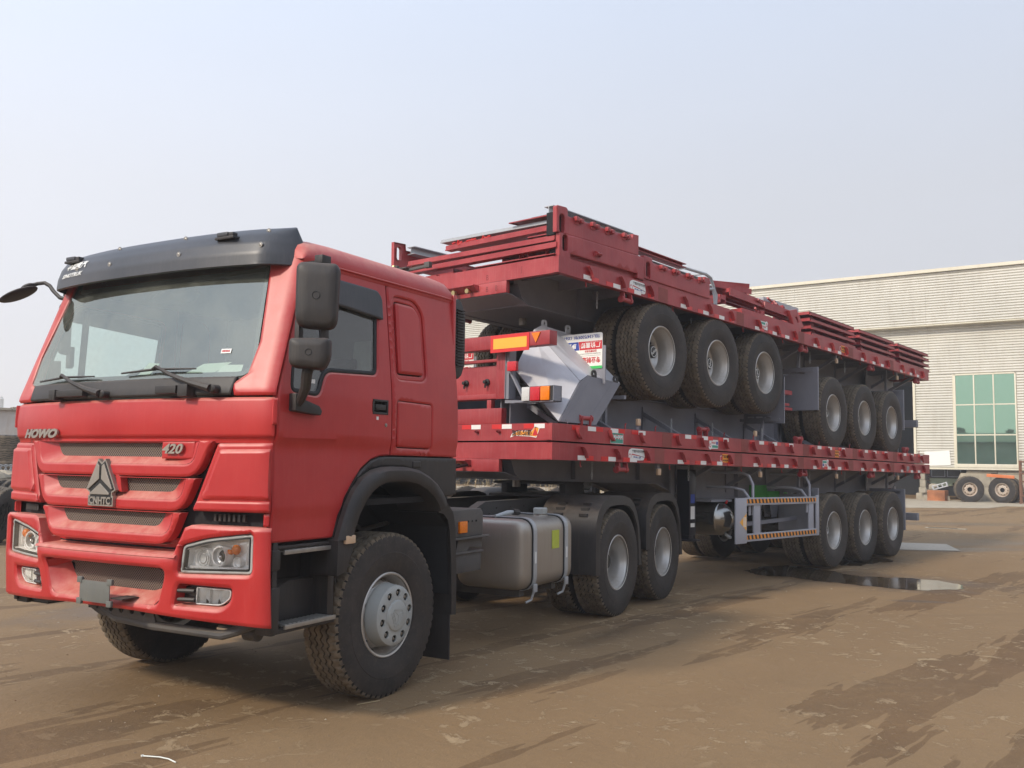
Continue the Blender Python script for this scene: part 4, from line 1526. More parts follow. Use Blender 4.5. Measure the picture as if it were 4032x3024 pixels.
wiper(-0.08, -0.70, -0.86, 2.012, -0.38, 2.138)
# --- cab interior
it = MB()
it.box((-1.12, -1.08, 1.60), (-0.72, 1.08, 2.03))
it.build('dashboard', 'interior', T, bevel=0.05)
it = MB()
it.box((-0.86, -1.10, 2.80), (0.68, 1.08, 2.83))
it.build('headliner', 'interior', T)
it = MB()
it.box((0.60, -1.12, 1.36), (0.64, 1.12, 2.80))
it.build('sleeper_curtain', 'curtain', T)
for yy in (-0.62, 0.62):
    s = MB()
    s.box((-0.45, yy-0.25, 1.75), (0.02, yy+0.25, 1.90))
    so_ = s.build('driver_seat' if yy > 9 else 'seat', 'cloth', T, bevel=0.05)
    s = MB()
    s.box((0.0, yy-0.24, 1.85), (0.14, yy+0.24, 2.20))
    s.build('seat_back', 'cloth', so_, bevel=0.05, rot=(0, R(6), 0))
    s = MB()
    s.box((0.05, yy-0.13, 2.22), (0.15, yy+0.13, 2.34))
    s.build('headrest', 'cloth', so_, bevel=0.04)
sw = MB()
ring = [(0.22*math.cos(2*PI*k/28), 0.22*math.sin(2*PI*k/28), 0) for k in range(29)]
sw.tube(ring, 0.016, 8, caps=False)
sw.tube([(-0.2, 0, 0), (0, 0, -0.03), (0.2, 0, 0)], 0.014, 6)
sw.tube([(0, 0, -0.03), (0, 0, -0.3)], 0.03, 8)
sw.build('steering_wheel', 'interior', T, loc=(-0.74, 0.60, 2.12), rot=(0, R(-38), 0))
# papers and wrapped things on the dashboard
for (x, y, z, a, w_, h_) in ((-1.02, -0.35, 2.05, 20, 0.26, 0.20), (-1.06, -0.72, 2.05, -12, 0.26, 0.16), (-1.05, 0.10, 2.06, 5, 0.15, 0.20)):
    p_ = MB()
    p_.box((-h_/2, -w_/2, -0.002), (h_/2, w_/2, 0.002))
    p_.build('paper_sheet', 'paper', T, loc=(x, y, z+0.02), rot=(0, R(-18), R(a)))
for (P_, mt_) in (([(-0.16, 2.105), (-0.26, 2.100), (-0.335, 2.185), (-0.235, 2.195)], 'paper'), ([(-0.56, 2.108), (-0.78, 2.105), (-0.90, 2.178), (-0.70, 2.172)], 'paper'), ([(-0.80, 2.108), (-0.98, 2.112), (-0.985, 2.160), (-0.86, 2.162)], 'inkwhite')):
    q_ = MB()
    q_.prism(P_, lambda u, v, w: front(u, v, 0.035+w), 0, 0.001)
    q_.build('paper_sheet', mt_, T)
MB().box((-0.30, -1.08, 1.95), (-0.28, -0.70, 2.45)).build('plastic_wrap', 'plasticwrap', T, loc=(0.1, 0, 0), rot=(0, R(8), 0))
# stickers on the glass
for (s_, z_) in ((-0.86, 2.245),):
    mb = MB()
    mb.prism([(-0.035, -0.014), (0.035, -0.014), (0.035, 0.014), (-0.035, 0.014)], lambda u, v, w: front(s_-u, z_+v, 0.008-w), 0, 0.001)
    mb.build('glass_sticker', 'inkwhite', ws)
    mb = MB()
    for k in range(9):
        mb.prism([(-0.028+k*0.0062, -0.006), (-0.0255+k*0.0062+(k % 3)*0.0008, -0.006), (-0.0255+k*0.0062+(k % 3)*0.0008, 0.008), (-0.028+k*0.0062, 0.008)], lambda u, v, w: front(s_-u, z_+v, 0.006-w), 0, 0.001)
    mb.build('glass_sticker_print', 'inkred', ws)
# reflected arc: the interior mirror seen through the glass
MB().sphere((0, 0, 0), 0.14, (0.15, 1.7, 0.42), 20, 12).build('interior_mirror', 'interior', T, loc=(-0.86, 0.05, 2.70))

# --- outside mirrors, near side
mb = MB()
mp = rounded([(-0.125, -0.185), (0.115, -0.200), (0.128, 0.16), (0.110, 0.195), (-0.125, 0.205)], [0.07, 0.07, 0.04, 0.05, 0.05])
def pillow(name, poly, mat, parent, loc, rot, t=0.075, label=None):
    mb = MB()
    L = [(1.0, 0.0), (1.0, 0.35), (0.985, 0.62), (0.93, 0.84), (0.82, 0.96), (0.45, 1.0)]
    rows = []
    c = Vector((sum(p[0] for p in poly)/len(poly), sum(p[1] for p in poly)/len(poly)))
    for sc_, q in L:
        rows.append([mb.bm.verts.new(((c.x+(u-c.x)*sc_), -t*q, (c.y+(v-c.y)*sc_))) for u, v in poly])
    n = len(poly)
    for i in range(len(rows)-1):
        for k in range(n):
            mb._f([rows[i][k], rows[i][(k+1) % n], rows[i+1][(k+1) % n], rows[i+1][k]])
    mb._f(rows[-1])
    mb._f(rows[0][::-1])
    return mb.build(name, mat, parent, loc=loc, rot=rot, ang=50, label=label)
# local -y of the pillow is the convex back, turned to the front of the lorry
for sg in (-1, 1):
    rz = R(-58) if sg < 0 else R(-122)
    cx, cy = (-1.050, -1.40) if sg < 0 else (-0.80, 1.27)
    mo = pillow('mirror', mp, 'black', T, (cx, cy, 2.555), (0, 0, rz), 0.085)
    MB().prism([(u*0.9, v*0.92) for u, v in mp], lambda u, v, w: Vector((u, w, v)), 0.001, 0.004).build('mirror_glass', 'chrome', mo)
    MB().lathe([(-0.083, 0.024), (-0.0885, 0.023), (-0.0885, 0.021), (-0.083, 0.020)], 24).build('mirror_ring', 'rubber_seal', mo)
    mp2 = rounded([(-0.120, -0.085), (0.085, -0.10), (0.118, -0.03), (0.118, 0.088), (-0.120, 0.085)], [0.05, 0.06, 0.04, 0.03, 0.03])
    m2 = pillow('wide_angle_mirror', mp2, 'black', T, (cx-0.06, cy+0.01*sg, 2.215), (0, 0, rz), 0.095)
    MB().lathe([(-0.094, 0.020), (-0.0985, 0.019), (-0.0985, 0.017), (-0.094, 0.016)], 24).build('mirror_ring', 'rubber_seal', m2)
    br = MB()
    for q in (-0.11, 0.04):
        p = Vector((q, 0.01, 0))
        p.rotate(Matrix.Rotation(rz, 3, 'Z'))
        br.bar((cx+p.x, cy+p.y, 2.27), (cx+p.x, cy+p.y, 2.42), 0.035, 0.04, (1, 0, 0))
        br.build('mirror_strut', 'black', T, bevel=0.005)
        br = MB()
    br.bar((cx+0.05, cy, 2.78), (-0.93, sg*1.16, 2.795), 0.03, 0.025)
    br.build('mirror_stay', 'black', T)
    MB().box((cx-0.01, cy-0.03, 2.76), (cx+0.07, cy+0.03, 2.81)).build('mirror_bracket', 'black', T, bevel=0.005)
    ar = MB()
    ar.tube([(cx-0.05, cy-0.0*sg, 2.16), (cx-0.08, cy+0.0*sg, 2.10), (cx-0.055, sg*1.37, 2.02), (-1.075, sg*1.31, 1.955), (-1.06, sg*1.27, 1.925)], [0.030, 0.032, 0.030, 0.027, 0.024], 10)
    ar.build('mirror_arm', 'black', T)
    mt = MB()
    mt.prism(rounded([(-1.10, 1.885), (-0.875, 1.868), (-0.865, 1.895), (-0.89, 1.925), (-1.015, 1.955), (-1.03, 1.99), (-1.10, 1.99)], 0.008), lambda u, v, w: Vector((u, sg*(1.238+w), v)), 0, 0.055)
    mt.build('mirror_mount', 'black', T, bevel=0.008)
    MB().lathe([(0.0, 0.008), (0.004, 0.006), (0.004, 0)], 10).build('mount_mark', 'inkgreen', T, loc=(-1.03, sg*1.297, 1.965), rot=(0, 0, PI if sg < 0 else 0))
    if sg < 0:
        MB().box((-0.93, -1.2235, 2.065), (-0.86, -1.2225, 2.09)).build('sticker', 'inkwhite', T, rot=(0, 0, 0))
# front view mirror on a gooseneck, far side
gn = MB()
gn.tube([(-0.89, 1.12, 2.762), (-0.92, 1.17, 2.762), (-0.932, 1.22, 2.775), (-0.932, 1.30, 2.83), (-0.93, 1.35, 2.875), (-0.94, 1.40, 2.900), (-0.96, 1.45, 2.895), (-0.975, 1.50, 2.885)], 0.015, 8)
gn.tube([(-0.885, 1.13, 2.70), (-0.885, 1.13, 2.80)], 0.022, 8)
gn.build('front_mirror_arm', 'black', T)
fm = MB()
fm.sphere((0, 0, 0), 1.0, (0.14, 0.10, 0.024), 20, 12)
fmo = fm.build('front_mirror', 'black', T, loc=(-1.07, 1.51, 2.800), rot=(R(-14), R(-26), R(-30)))
MB().sphere((0, 0, 0), 1.0, (0.055, 0.045, 0.022), 16, 8).build('front_mirror_joint', 'black', fmo, loc=(0.08, -0.01, 0.028))

# --- air intake tower behind the cab
ai = MB()
P = rounded([(1.16, 2.33), (1.19, 2.29), (1.235, 2.26), (1.29, 2.30), (1.335, 2.40), (1.335, 2.80), (1.28, 2.90), (1.23, 2.93), (1.16, 2.90)], 0.015)
ai.prism(P, lambda u, v, w: Vector((u-0.30, w, 1.62+(v-1.62)*0.965)), -1.10, -0.74)
aio = ai.build('air_intake', 'black', T, bevel=0.01)
for k in range(20):
    z_ = 2.345+k*0.0232
    MB().box((0.900, -1.116, z_), (1.005, -1.098, z_+0.010)).build('intake_louvre', 'black', aio, bevel=0.002)
MB().tube([(1.02, -0.84, 2.30), (1.02, -0.84, 1.5), (1.0, -0.7, 1.2)], 0.09, 14).build('intake_pipe', 'black', aio)

# --- steps and lower body under the door
stp = MB()
stp.box((-1.16, -0.93, 0.62), (-0.58, -0.80, 1.11))
stp.build('step_housing', 'black', T, bevel=0.015)
for sg in (-1, 1):
    o_ = MB()
    o_.box((-1.155, sg*1.205, 0.585), (-1.115, sg*1.08, 1.12))
    o_.box((-1.17, sg*1.215, 0.60), (-1.10, sg*1.175, 0.86))
    o_.box((-1.17, sg*1.215, 0.96), (-1.10, sg*1.175, 1.075))
    o_.box((-1.12, sg*1.20, 1.075), (-0.60, sg*0.95, 1.095))
    o_.box((-0.62, sg*1.16, 0.60), (-0.56, sg*0.9, 1.10))
    o_.prism([(-1.12, 0.80), (-0.96, 0.82), (-0.84, 0.86), (-0.56, 0.85), (-0.56, 0.60), (-1.12, 0.60)], lambda u, v, w: Vector((u, sg*w, v)), 0.86, 1.04)
    o_.box((-1.12, sg*1.19, 0.585), (-0.58, sg*0.90, 0.612))
    st_ = o_.build('step_frame', 'black', T, bevel=0.008)
    for z_, x0, x1 in ((1.066, -1.07, -0.63), (0.632, -1.05, -0.60)):
        MB().box((x0, sg*1.215, z_-0.022), (x1, sg*1.200, z_+0.004)).build('step_edge', 'step', st_, bevel=0.003)
        for k in range(11):
            MB().box((x0+0.02+k*0.037, sg*1.192, z_-0.004), (x0+0.042+k*0.037, sg*1.09, z_+0.005)).build('step_tread', 'step', st_, bevel=0.002)
        for j in range(3):
            MB().box((x0, sg*(1.185-0.045*j), z_-0.008), (x1, sg*(1.170-0.045*j), z_-0.001)).build('step_rib', 'step', st_)
MB().box((-1.16, 0.93, 0.62), (-0.58, 0.80, 1.11)).build('step_housing', 'black', T, bevel=0.015)

# wheel arches: black quarter, flare, inner liner
ARC = [(-0.66, 1.10), (-0.615, 1.22), (-0.565, 1.325), (-0.50, 1.415), (-0.42, 1.485), (-0.31, 1.535), (-0.20, 1.555), (-0.08, 1.558), (0.06, 1.555), (0.20, 1.535), (0.33, 1.49), (0.44, 1.43), (0.52, 1.36), (0.56, 1.30)]
ARI = [(-0.52, 1.10), (-0.495, 1.17), (-0.455, 1.25), (-0.40, 1.325), (-0.335, 1.385), (-0.26, 1.425), (-0.18, 1.447), (-0.07, 1.452), (0.05, 1.448), (0.17, 1.428), (0.28, 1.388), (0.37, 1.333), (0.43, 1.275), (0.455, 1.23)]
for sg in (-1, 1):
    f = side(sg)
    q = [(-0.655, 1.105), (-0.60, 1.23), (-0.55, 1.345), (-0.47, 1.447), (-0.385, 1.535), (-0.288, 1.595), (-0.20, 1.618), (-0.094, 1.623), (0.742, 1.616), (0.748, 1.345), (0.60, 1.33)] + ARC[::-1][1:-1]
    add('arch_panel', panel(q, lambda u, v, d: f(u, v, d+0.004), 'black', t=0.05, res=0.06, rnd=0.006), T)
    rec = rounded([(0.17, 1.545), (0.27, 1.545), (0.27, 1.595), (0.17, 1.595)], 0.012)
    add('arch_plug', panel(rec, lambda u, v, d: f(u, v, d-0.003), 'black', t=0.01, rnd=0.004), T)
    fl = MB()
    n = len(ARC)
    prof = []
    rows = []
    for (a, i_) in zip(ARC, ARI):
        A, B = Vector(a), Vector(i_)
        row = []
        for t_, yy in ((0.0, 1.228), (0.03, 1.262), (0.25, 1.288), (0.65, 1.292), (0.93, 1.280), (1.0, 1.262), (1.0, 0.90)):
            p = A.lerp(B, t_)
            row.append(fl.bm.verts.new((p.x, sg*yy, p.y)))
        rows.append(row)
    for i in range(n-1):
        for k in range(6):
            fl._f([rows[i][k], rows[i][k+1], rows[i+1][k+1], rows[i+1][k]])
    fl.build('arch_flare', 'black', T, ang=40)
    # lower front of the flare down to the step
    lo = MB()
    lo.prism(rounded([(-0.665, 0.88), (-0.575, 0.90), (-0.52, 1.02), (-0.515, 1.105), (-0.66, 1.105)], 0.01), lambda u, v, w: Vector((u, sg*w, v)), 1.05, 1.27)
    lo.build('flare_foot', 'black', T, bevel=0.01)
    MB().box((-0.61, sg*1.268, 1.075), (-0.515, sg*1.292, 1.128)).build('side_marker', 'amber', T, bevel=0.008)
    # rear half fender: vertical blade behind the wheel, rubber boot above
    rf = MB()
    pts = [(0.50, 1.30), (0.60, 1.275), (0.665, 1.22), (0.70, 1.10), (0.715, 0.90), (0.725, 0.60), (0.72, 0.46)]
    ptsi = [(0.47, 1.22), (0.54, 1.21), (0.60, 1.16), (0.630, 1.06), (0.650, 0.88), (0.665, 0.60), (0.665, 0.46)]
    rows = []
    for a, i_ in zip(pts, ptsi):
        rows.append([rf.bm.verts.new(v) for v in ((a[0], sg*0.85, a[1]), (a[0], sg*1.235, a[1]), (a[0]-0.004, sg*1.255, a[1]-0.004), (i_[0], sg*1.25, i_[1]), (i_[0], sg*0.85, i_[1]))])
    for i in range(len(rows)-1):
        for k in range(4):
            rf._f([rows[i][k], rows[i][k+1], rows[i+1][k+1], rows[i+1][k]])
    rf.build('rear_fender_blade', 'black', T, ang=40)
    fp = MB()
    fp.box((0.668, sg*0.84, 0.13), (0.682, sg*1.23, 0.50))
    fpo = fp.build('mudflap', 'black', T, bevel=0.003, label='black rubber mudflap with fine ribs behind the front wheel' if sg < 0 else None)
    for k in range(17):
        MB().box((0.6825, sg*(0.855+k*0.0225), 0.15), (0.6865, sg*(0.865+k*0.0225), 0.45)).build('mudflap_rib', 'black', fpo)
    bo = MB()
    for k in range(6):
        bo.lathe([(k*0.022, 0.045), (k*0.022+0.011, 0.056), (k*0.022+0.022, 0.045)], 16, axis='x', c=(0.56, sg*1.12, 1.30))
    bo.build('intake_bellows', 'black', T)
    MB().lathe([(1.18, 0.075), (1.20, 0.085), (1.235, 0.085), (1.25, 0.075), (1.27, 0.085), (1.30, 0.085), (1.31, 0.06)], 20, axis='z').build('cab_mount', 'rubber_seal', T, loc=(0.78, sg*1.02, 0.03))
    # liner (dark inner wheel house)
    ln = MB()
    rows = []
    for i_ in [(-0.56, 0.9)]+ARI+[(0.60, 1.1), (0.64, 0.6)]:
        rows.append([ln.bm.verts.new((i_[0], sg*1.24, i_[1]+0.012)), ln.bm.verts.new((i_[0], sg*0.62, i_[1]+0.012))])
    for i in range(len(rows)-1):
        ln._f([rows[i][0], rows[i][1], rows[i+1][1], rows[i+1][0]])
    ln.build('wheel_house', 'dark', T)
# light strip of the inner wing and the dark mass behind
b = MB()
b.box((-0.95, -0.62, 0.66), (0.70, 0.62, 1.30))
b.build('engine_block', 'dark', T)
b = MB()
for z_ in (0.95, 1.02, 1.12):
    b.tube([(-0.3, -0.66, z_), (0.1, -0.72, z_+0.05), (0.3, -0.68, z_-0.04), (0.62, -0.7, z_)], 0.018, 8)
b.box((-0.12, -0.80, 0.80), (0.22, -0.64, 1.02))
b.build('spring_tower', 'dgrey', T, bevel=0.01)

# underrun bar below the bumper
ub = MB()
ub.tube([(-1.12, -1.04, 0.635), (-1.18, -0.97, 0.60), (-1.21, -0.88, 0.572), (-1.22, -0.3, 0.572), (-1.22, 0.05, 0.590), (-1.22, 0.20, 0.64)], 0.028, 10)
ub.build('underrun_tube', 'dgrey', T)
ubp = panel(rounded([(-0.34, 0.580), (-0.30, 0.72), (0.34, 0.72), (0.31, 0.65), (0.20, 0.600), (-0.0, 0.580)], 0.03), lambda u, v, d: Vector((-1.250+0.10*(0.7-v)+d, u, v)), 'dgrey', [circle(q, 0.648, 0.021, 14) for q in (-0.22, -0.12, -0.02, 0.08, 0.20)], t=0.012, res=0.05, rnd=0.002)
add('underrun_plate', ubp, T)
ax = MB()
ax.tube([(0, -0.95, 0.50), (0, -0.6, 0.46), (0, 0.6, 0.46), (0, 0.95, 0.50)], 0.065, 10)
ax.build('front_axle', 'dgrey', T)
tr_ = MB()
tr_.lathe([(-0.05, 0.0), (-0.05, 0.042), (0.05, 0.042), (0.05, 0.0)], 14, axis='y', c=(-1.02, -0.93, 0.555))
tr_.tube([(-1.02, -0.93, 0.56), (-0.6, -0.93, 0.57), (-0.30, -0.90, 0.55)], 0.02, 8)
tr_.build('track_rod', 'dgrey', T)
MB().box((-0.95, -0.70, 0.56), (-0.45, -0.45, 0.64)).build('bumper_stay', 'dark', T)
MB().box((-0.95, 0.45, 0.56), (-0.45, 0.70, 0.64)).build('bumper_stay', 'dark', T)

# front wheels
make_wheel(T, 'front', (0.0, -1.035, 0.548))
make_wheel(T, 'front', (0.0, 1.035, 0.548), flip=True)
WB = 3.883
for k in (0, 1):
    X = WB+1.35*k
    for sg in (-1, 1):
        make_wheel(T, 'dual_outer', (X, sg*1.085, 0.548), flip=sg > 0, spin=k*0.4)
        make_wheel(T, 'dual_inner', (X, sg*0.745, 0.548), flip=sg > 0, spin=k*0.3+0.2)
    MB().tube([(X, -0.85, 0.548), (X, 0.85, 0.548)], 0.08, 10).sphere((X, 0, 0.548), 0.24, (1, 0.8, 1), 16, 10).build('drive_axle', 'dgrey', T)

# --- chassis
ch = MB()
for sg in (-1, 1):
    ch.prism([(0.6, 1.02), (2.05, 1.02), (2.55, 1.19), (5.9, 1.19), (5.9, 0.93), (2.6, 0.90), (0.6, 0.78)], lambda u, v, w: Vector((u, sg*w, v)), 0.38, 0.388)
    ch.prism([(0.6, 1.028), (2.05, 1.028), (2.55, 1.198), (5.9, 1.198), (5.9, 1.189), (2.55, 1.189), (2.05, 1.019), (0.6, 1.019)], lambda u, v, w: Vector((u, sg*w, v)), 0.30, 0.392)
ch.build('chassis_rail', 'dgrey', T)
for x_ in (1.5, 2.2, 2.9, 3.55, 4.55, 5.5, 5.88):
    MB().box((x_-0.04, -0.378, 0.95), (x_+0.04, 0.378, 1.10)).build('cross_member', 'dgrey', T)
bb = MB()
for k in range(26):
    bb.lathe([(-0.392, 0.0), (-0.400, 0.009), (-0.392, 0.009)], 6, c=(2.2+0.14*k, 0, 1.13-(0.05 if k % 2 else 0)))
bb.build('rail_bolts', 'dgrey', T)['kind'] = 'stuff'
# fifth wheel
fwh = MB()
fwh.prism(rounded([(4.05, -0.42), (4.80, -0.42), (5.05, -0.20), (5.05, -0.07), (4.7, -0.03), (4.7, 0.03), (5.05, 0.07), (5.05, 0.20), (4.80, 0.42), (4.05, 0.42)], 0.05), lambda u, v, w: Vector((u, v, w)), 1.335, 1.365)
fwh.box((4.25, -0.42, 1.20), (4.75, -0.34, 1.34))
fwh.box((4.25, 0.34, 1.20), (4.75, 0.42, 1.34))
fwh.box((4.0, -0.44, 1.198), (5.0, 0.44, 1.225))
fwh.build('fifth_wheel', 'dgrey', T, bevel=0.006)
# bracket box behind the cab, with orange marker
bx = MB()
bx.prism([(0.84, 1.00), (1.30, 1.00), (1.30, 1.185), (1.27, 1.215), (0.84, 1.215)], lambda u, v, w: Vector((u, w, v)), -1.13, -0.42)
bxo = bx.build('valve_bracket', 'dgrey', T, bevel=0.012)
MB().box((0.84, -1.16, 0.985), (1.36, -0.95, 0.999)).build('bracket_shelf', 'dgrey', bxo, bevel=0.003)
MB().prism([(0.95, 0.98), (1.30, 0.98), (1.30, 0.90), (1.12, 0.92), (1.02, 0.86), (0.90, 0.86)], lambda u, v, w: Vector((u, w, v)), -1.12, -1.10).build('bracket_gusset', 'dgrey', bxo)
MB().box((0.90, -1.12, 0.72), (1.29, -0.80, 0.87)).box((0.88, -1.135, 0.865), (1.31, -0.79, 0.885)).build('valve_box', 'dgrey', bxo, bevel=0.015)
MB().box((0.925, -1.150, 1.035), (1.035, -1.128, 1.125)).build('marker_lamp', 'orange', bxo, bevel=0.006)
for x_ in (1.07, 1.13, 1.19):
    MB().lathe([(-1.128, 0.0), (-1.134, 0.008), (-1.128, 0.008)], 8, c=(x_, 0, 1.12)).build('bracket_bolt', 'dark', bxo)

# fuel tank
tk = MB()
TP = rounded([(-1.175, 0.47), (-0.46, 0.47), (-0.46, 1.085), (-1.175, 1.085)], 0.13, 8)
tc = (-0.8175, 0.7775)
rows = []
for x_, q in ((1.902, 0.0), (1.903, 0.25), (1.906, 0.50), (1.911, 0.70), (1.920, 0.84), (1.932, 0.925), (1.950, 0.972), (1.975, 0.994), (2.0, 1.0), (2.4, 1.0), (2.82, 1.0), (2.85, 0.992), (2.875, 0.965), (2.89, 0.92), (2.895, 0.8), (2.90, 0.0)):
    rows.append([tk.bm.verts.new((x_, tc[0]+(u-tc[0])*max(q, 0.002), tc[1]+(v-tc[1])*max(q, 0.002))) for u, v in TP])
for i in range(len(rows)-1):
    for k in range(len(TP)):
        tk._f([rows[i][k], rows[i][(k+1) % len(TP)], rows[i+1][(k+1) % len(TP)], rows[i+1][k]])
tko = tk.build('fuel_tank', 'alu', T, ang=60)
for x_ in (2.10, 2.72):
    P = rounded([(-1.183, 0.462), (-0.452, 0.462), (-0.452, 1.093), (-1.183, 1.093)], 0.135, 8)
    Po = offset_poly(P, -0.006)
    s_ = MB()
    n = len(P)
    for i in range(n):
        j = (i+1) % n
        s_.prism([Po[i], Po[j], P[j], P[i]], lambda u, v, w: Vector((w, u, v)), x_-0.032, x_+0.032)
    so_ = s_.build('tank_strap', 'galv', tko)
    for dx in (-0.038, 0.038):
        s_ = MB()
        for i in range(n):
            j = (i+1) % n
            s_.prism([P[i], P[j], offset_poly(P, 0.008)[j], offset_poly(P, 0.008)[i]], lambda u, v, w: Vector((w, u, v)), x_+dx-0.006, x_+dx+0.006)
        s_.build('strap_rubber', 'rubber_seal', so_)
    MB().box((x_-0.03, -1.195, 0.52), (x_+0.03, -1.178, 0.45)).tube([(x_, -1.18, 0.47), (x_, -1.15, 0.38), (x_-0.05, -1.12, 0.36)], 0.012, 8).build('strap_hook', 'galv', so_, bevel=0.002)
    MB().box((x_-0.012, -1.1925, 0.70), (x_+0.012, -1.1895, 0.80)).build('strap_label', 'inkwhite', so_)
    MB().box((x_-0.04, -1.05, 0.40), (x_+0.04, -0.38, 0.462)).box((x_-0.04, -0.46, 0.40), (x_+0.04, -0.38, 1.0)).build('tank_bracket', 'dgrey', tko)
MB().lathe([(0.0, 0.075), (0.02, 0.07), (0.022, 0.058), (0.03, 0.058)], 24, axis='z').build('filler_neck', 'steel', tko, loc=(2.60, -0.97, 1.075))
MB().lathe([(0.03, 0.0), (0.03, 0.068), (0.075, 0.070), (0.085, 0.062), (0.085, 0.0)], 8, axis='z').build('filler_cap', 'hub', tko, loc=(2.60, -0.97, 1.075))
MB().box((2.44, -1.181, 0.80), (2.58, -1.176, 0.965)).build('tank_label', 'limepaper', tko)
MB().tube([(2.05, -0.80, 1.10), (2.2, -0.84, 1.125), (2.32, -0.84, 1.13)], [0.012, 0.022, 0.012], 8).build('hose_wrap', 'rag', tko)
MB().tube([(2.3, -0.84, 1.13), (2.4, -0.84, 1.12)], 0.028, 8).build('tank_fitting', 'black', tko)

# rear fenders over the drive wheels
for x0 in (WB, WB+1.35):
    for sg in (-1, 1):
        prof = [(-0.60, 0.47), (-0.60, 0.80), (-0.585, 1.00), (-0.53, 1.10), (-0.44, 1.185), (-0.30, 1.235), (-0.10, 1.245), (0.15, 1.240), (0.30, 1.21), (0.42, 1.14), (0.50, 1.04), (0.56, 0.90), (0.60, 0.72), (0.63, 0.47)]
        if x0 > WB+1:
            prof[0] = (-0.585, 0.62)
            prof[1] = (-0.59, 0.75)
        f_ = MB()
        rows = []
        cen = Vector((0, 0.55))
        for (u, v) in prof:
            p = Vector((u, v))
            q = cen+(p-cen)*0.86 if v > 0.9 else Vector((u*0.85, v))
            rows.append([f_.bm.verts.new(c_) for c_ in ((x0+u, sg*0.60, v), (x0+u, sg*1.19, v), (x0+u*0.995, sg*1.235, v-0.006), (x0+q.x, sg*1.245, q.y), (x0+q.x*0.98, sg*1.225, q.y-0.004))])
        for i in range(len(rows)-1):
            for k in range(4):
                f_._f([rows[i][k], rows[i][k+1], rows[i+1][k+1], rows[i+1][k]])
        fo = f_.build('rear_fender', 'black', T, ang=40)
        if sg < 0:
            for (yy, uu) in ((-0.80, 0.0), (-1.08, 0.0)):
                for (u, v, w_) in ((-0.47, 1.165, 0.05), (-0.52, 1.115, 0.05), (-0.565, 1.06, 0.05)):
                    MB().box((x0+u-0.01, yy-0.045, v-0.014), (x0+u+0.02, yy+0.045, v+0.014), None).build('fender_clip', 'black', fo, rot=(0, 0, 0))
hz = MB()
hz.tube([(4.2, -0.1, 1.40), (4.6, -0.35, 1.36), (4.9, -0.4, 1.30)], 0.05, 8)
hz.build('wrapped_hose', 'rag', T)
for k in range(3):
    MB().tube([(1.0, -0.15+0.15*k, 1.15), (1.6, -0.1+0.1*k, 1.45+0.06*k), (2.4, 0.05*k, 1.50), (2.83, 0.1*k, 1.55)], 0.014, 8).build('air_hose', 'rubber_seal', T)
b = MB()
b.box((0.78, -0.60, 0.80), (1.9, 0.60, 1.00))
b.build('gearbox', 'dark', T)
MB().box((1.1, 0.45, 0.50), (2.6, 1.15, 1.05)).build('battery_box', 'dgrey', T, bevel=0.03)
# ------------------------------------------------------------------ trailers (local: x to the rear from the front rail end, z = 0 under the tyres, deck top at 1.64)
DT = 1.64
RL = 11.60
RH = 0.168
def fin_mesh(up_side):
    b = MB()
    P = [(0.0, 0.0), (0.016, 0.002), (0.055, -0.028), (0.080, -0.070), (0.090, -0.112), (0.078, -0.112), (0.066, -0.076), (0.044, -0.040), (0.008, -0.012)]
    b.prism(P, lambda u, v, w: Vector((u, w, v)), -0.046, 0.0)
    return b.data('gusset', 'tred', bevel=0.003)
FIN = fin_mesh(1)
REFW = MB().box((0, -0.0035, 0), (0.135, 0, 0.045)).data('white_reflector', 'white')
REFR = MB().box((0, -0.003, 0), (0.125, 0, 0.045)).data('red_reflector', 'redref')
def winch_mesh():
    b = MB()
    b.lathe([(-0.125, 0.0), (-0.125, 0.050), (-0.105, 0.050), (-0.105, 0.032), (0.095, 0.032), (0.095, 0.042), (0.115, 0.042), (0.115, 0.0)], 9, axis='x')
    for x_ in (-0.098, 0.070):
        b.prism([(-0.045, -0.02), (0.045, -0.02), (0.032, 0.10), (-0.032, 0.10)], lambda u, v, w: Vector((w, u, v)), x_, x_+0.022)
    return b.data('rope_winch', 'tred', bevel=0.002)
WINCH = winch_mesh()
PIN = MB().tube([(0, 0, 0), (0, 0, -0.055)], 0.007, 6).tube([(0, 0, -0.05), (0, -0.012, -0.062)], 0.007, 6).data('rope_hook', 'tred')
SLB = MB().box((-0.03, -0.03, -0.11), (0.03, 0.01, 0.0)).data('lamp_bracket', 'grey', bevel=0.003)
SLL = MB().box((-0.042, -0.05, -0.165), (0.042, -0.012, -0.07)).data('side_marker', 'amber', bevel=0.008)
def chain_mesh():
    b = MB()
    for k in range(6):
        pts = []
        for j in range(9):
            a = 2*PI*j/8
            u, v = 0.010*math.cos(a), 0.020*math.sin(a)
            pts.append((u if k % 2 else 0, 0 if k % 2 else u, -0.03*k+v))
        b.tube(pts, 0.0035, 5, caps=False)
    return b.data('chain', 'galv')
CHAIN = chain_mesh()
CROSS = MB().box((-0.03, -1.235, -0.004), (0.03, 1.235, 0.0)).box((-0.004, -1.235, -0.10), (0.004, 1.235, -0.004)).box((-0.004, -1.235, -0.106), (0.03, 1.235, -0.10)).data('cross_member', 'grey')
def outrigger_mesh():
    b = MB()
    b.prism([(0.51, 0.0), (1.22, 0.0), (1.22, -0.05), (0.90, -0.13), (0.51, -0.16)], lambda u, v, w: Vector((w, u, v)), -0.005, 0.005)
    b.bar((0, 0.51, -0.42), (0, 1.10, -0.10), 0.05, 0.05)
    b.box((-0.035, 0.507, -0.50), (0.035, 0.525, -0.02))
    return b
def mirrored(build):
    b = build()
    for v in b.bm.verts:
        v.co.y = -v.co.y
    return b
OUTR = outrigger_mesh().data('outrigger', 'grey')
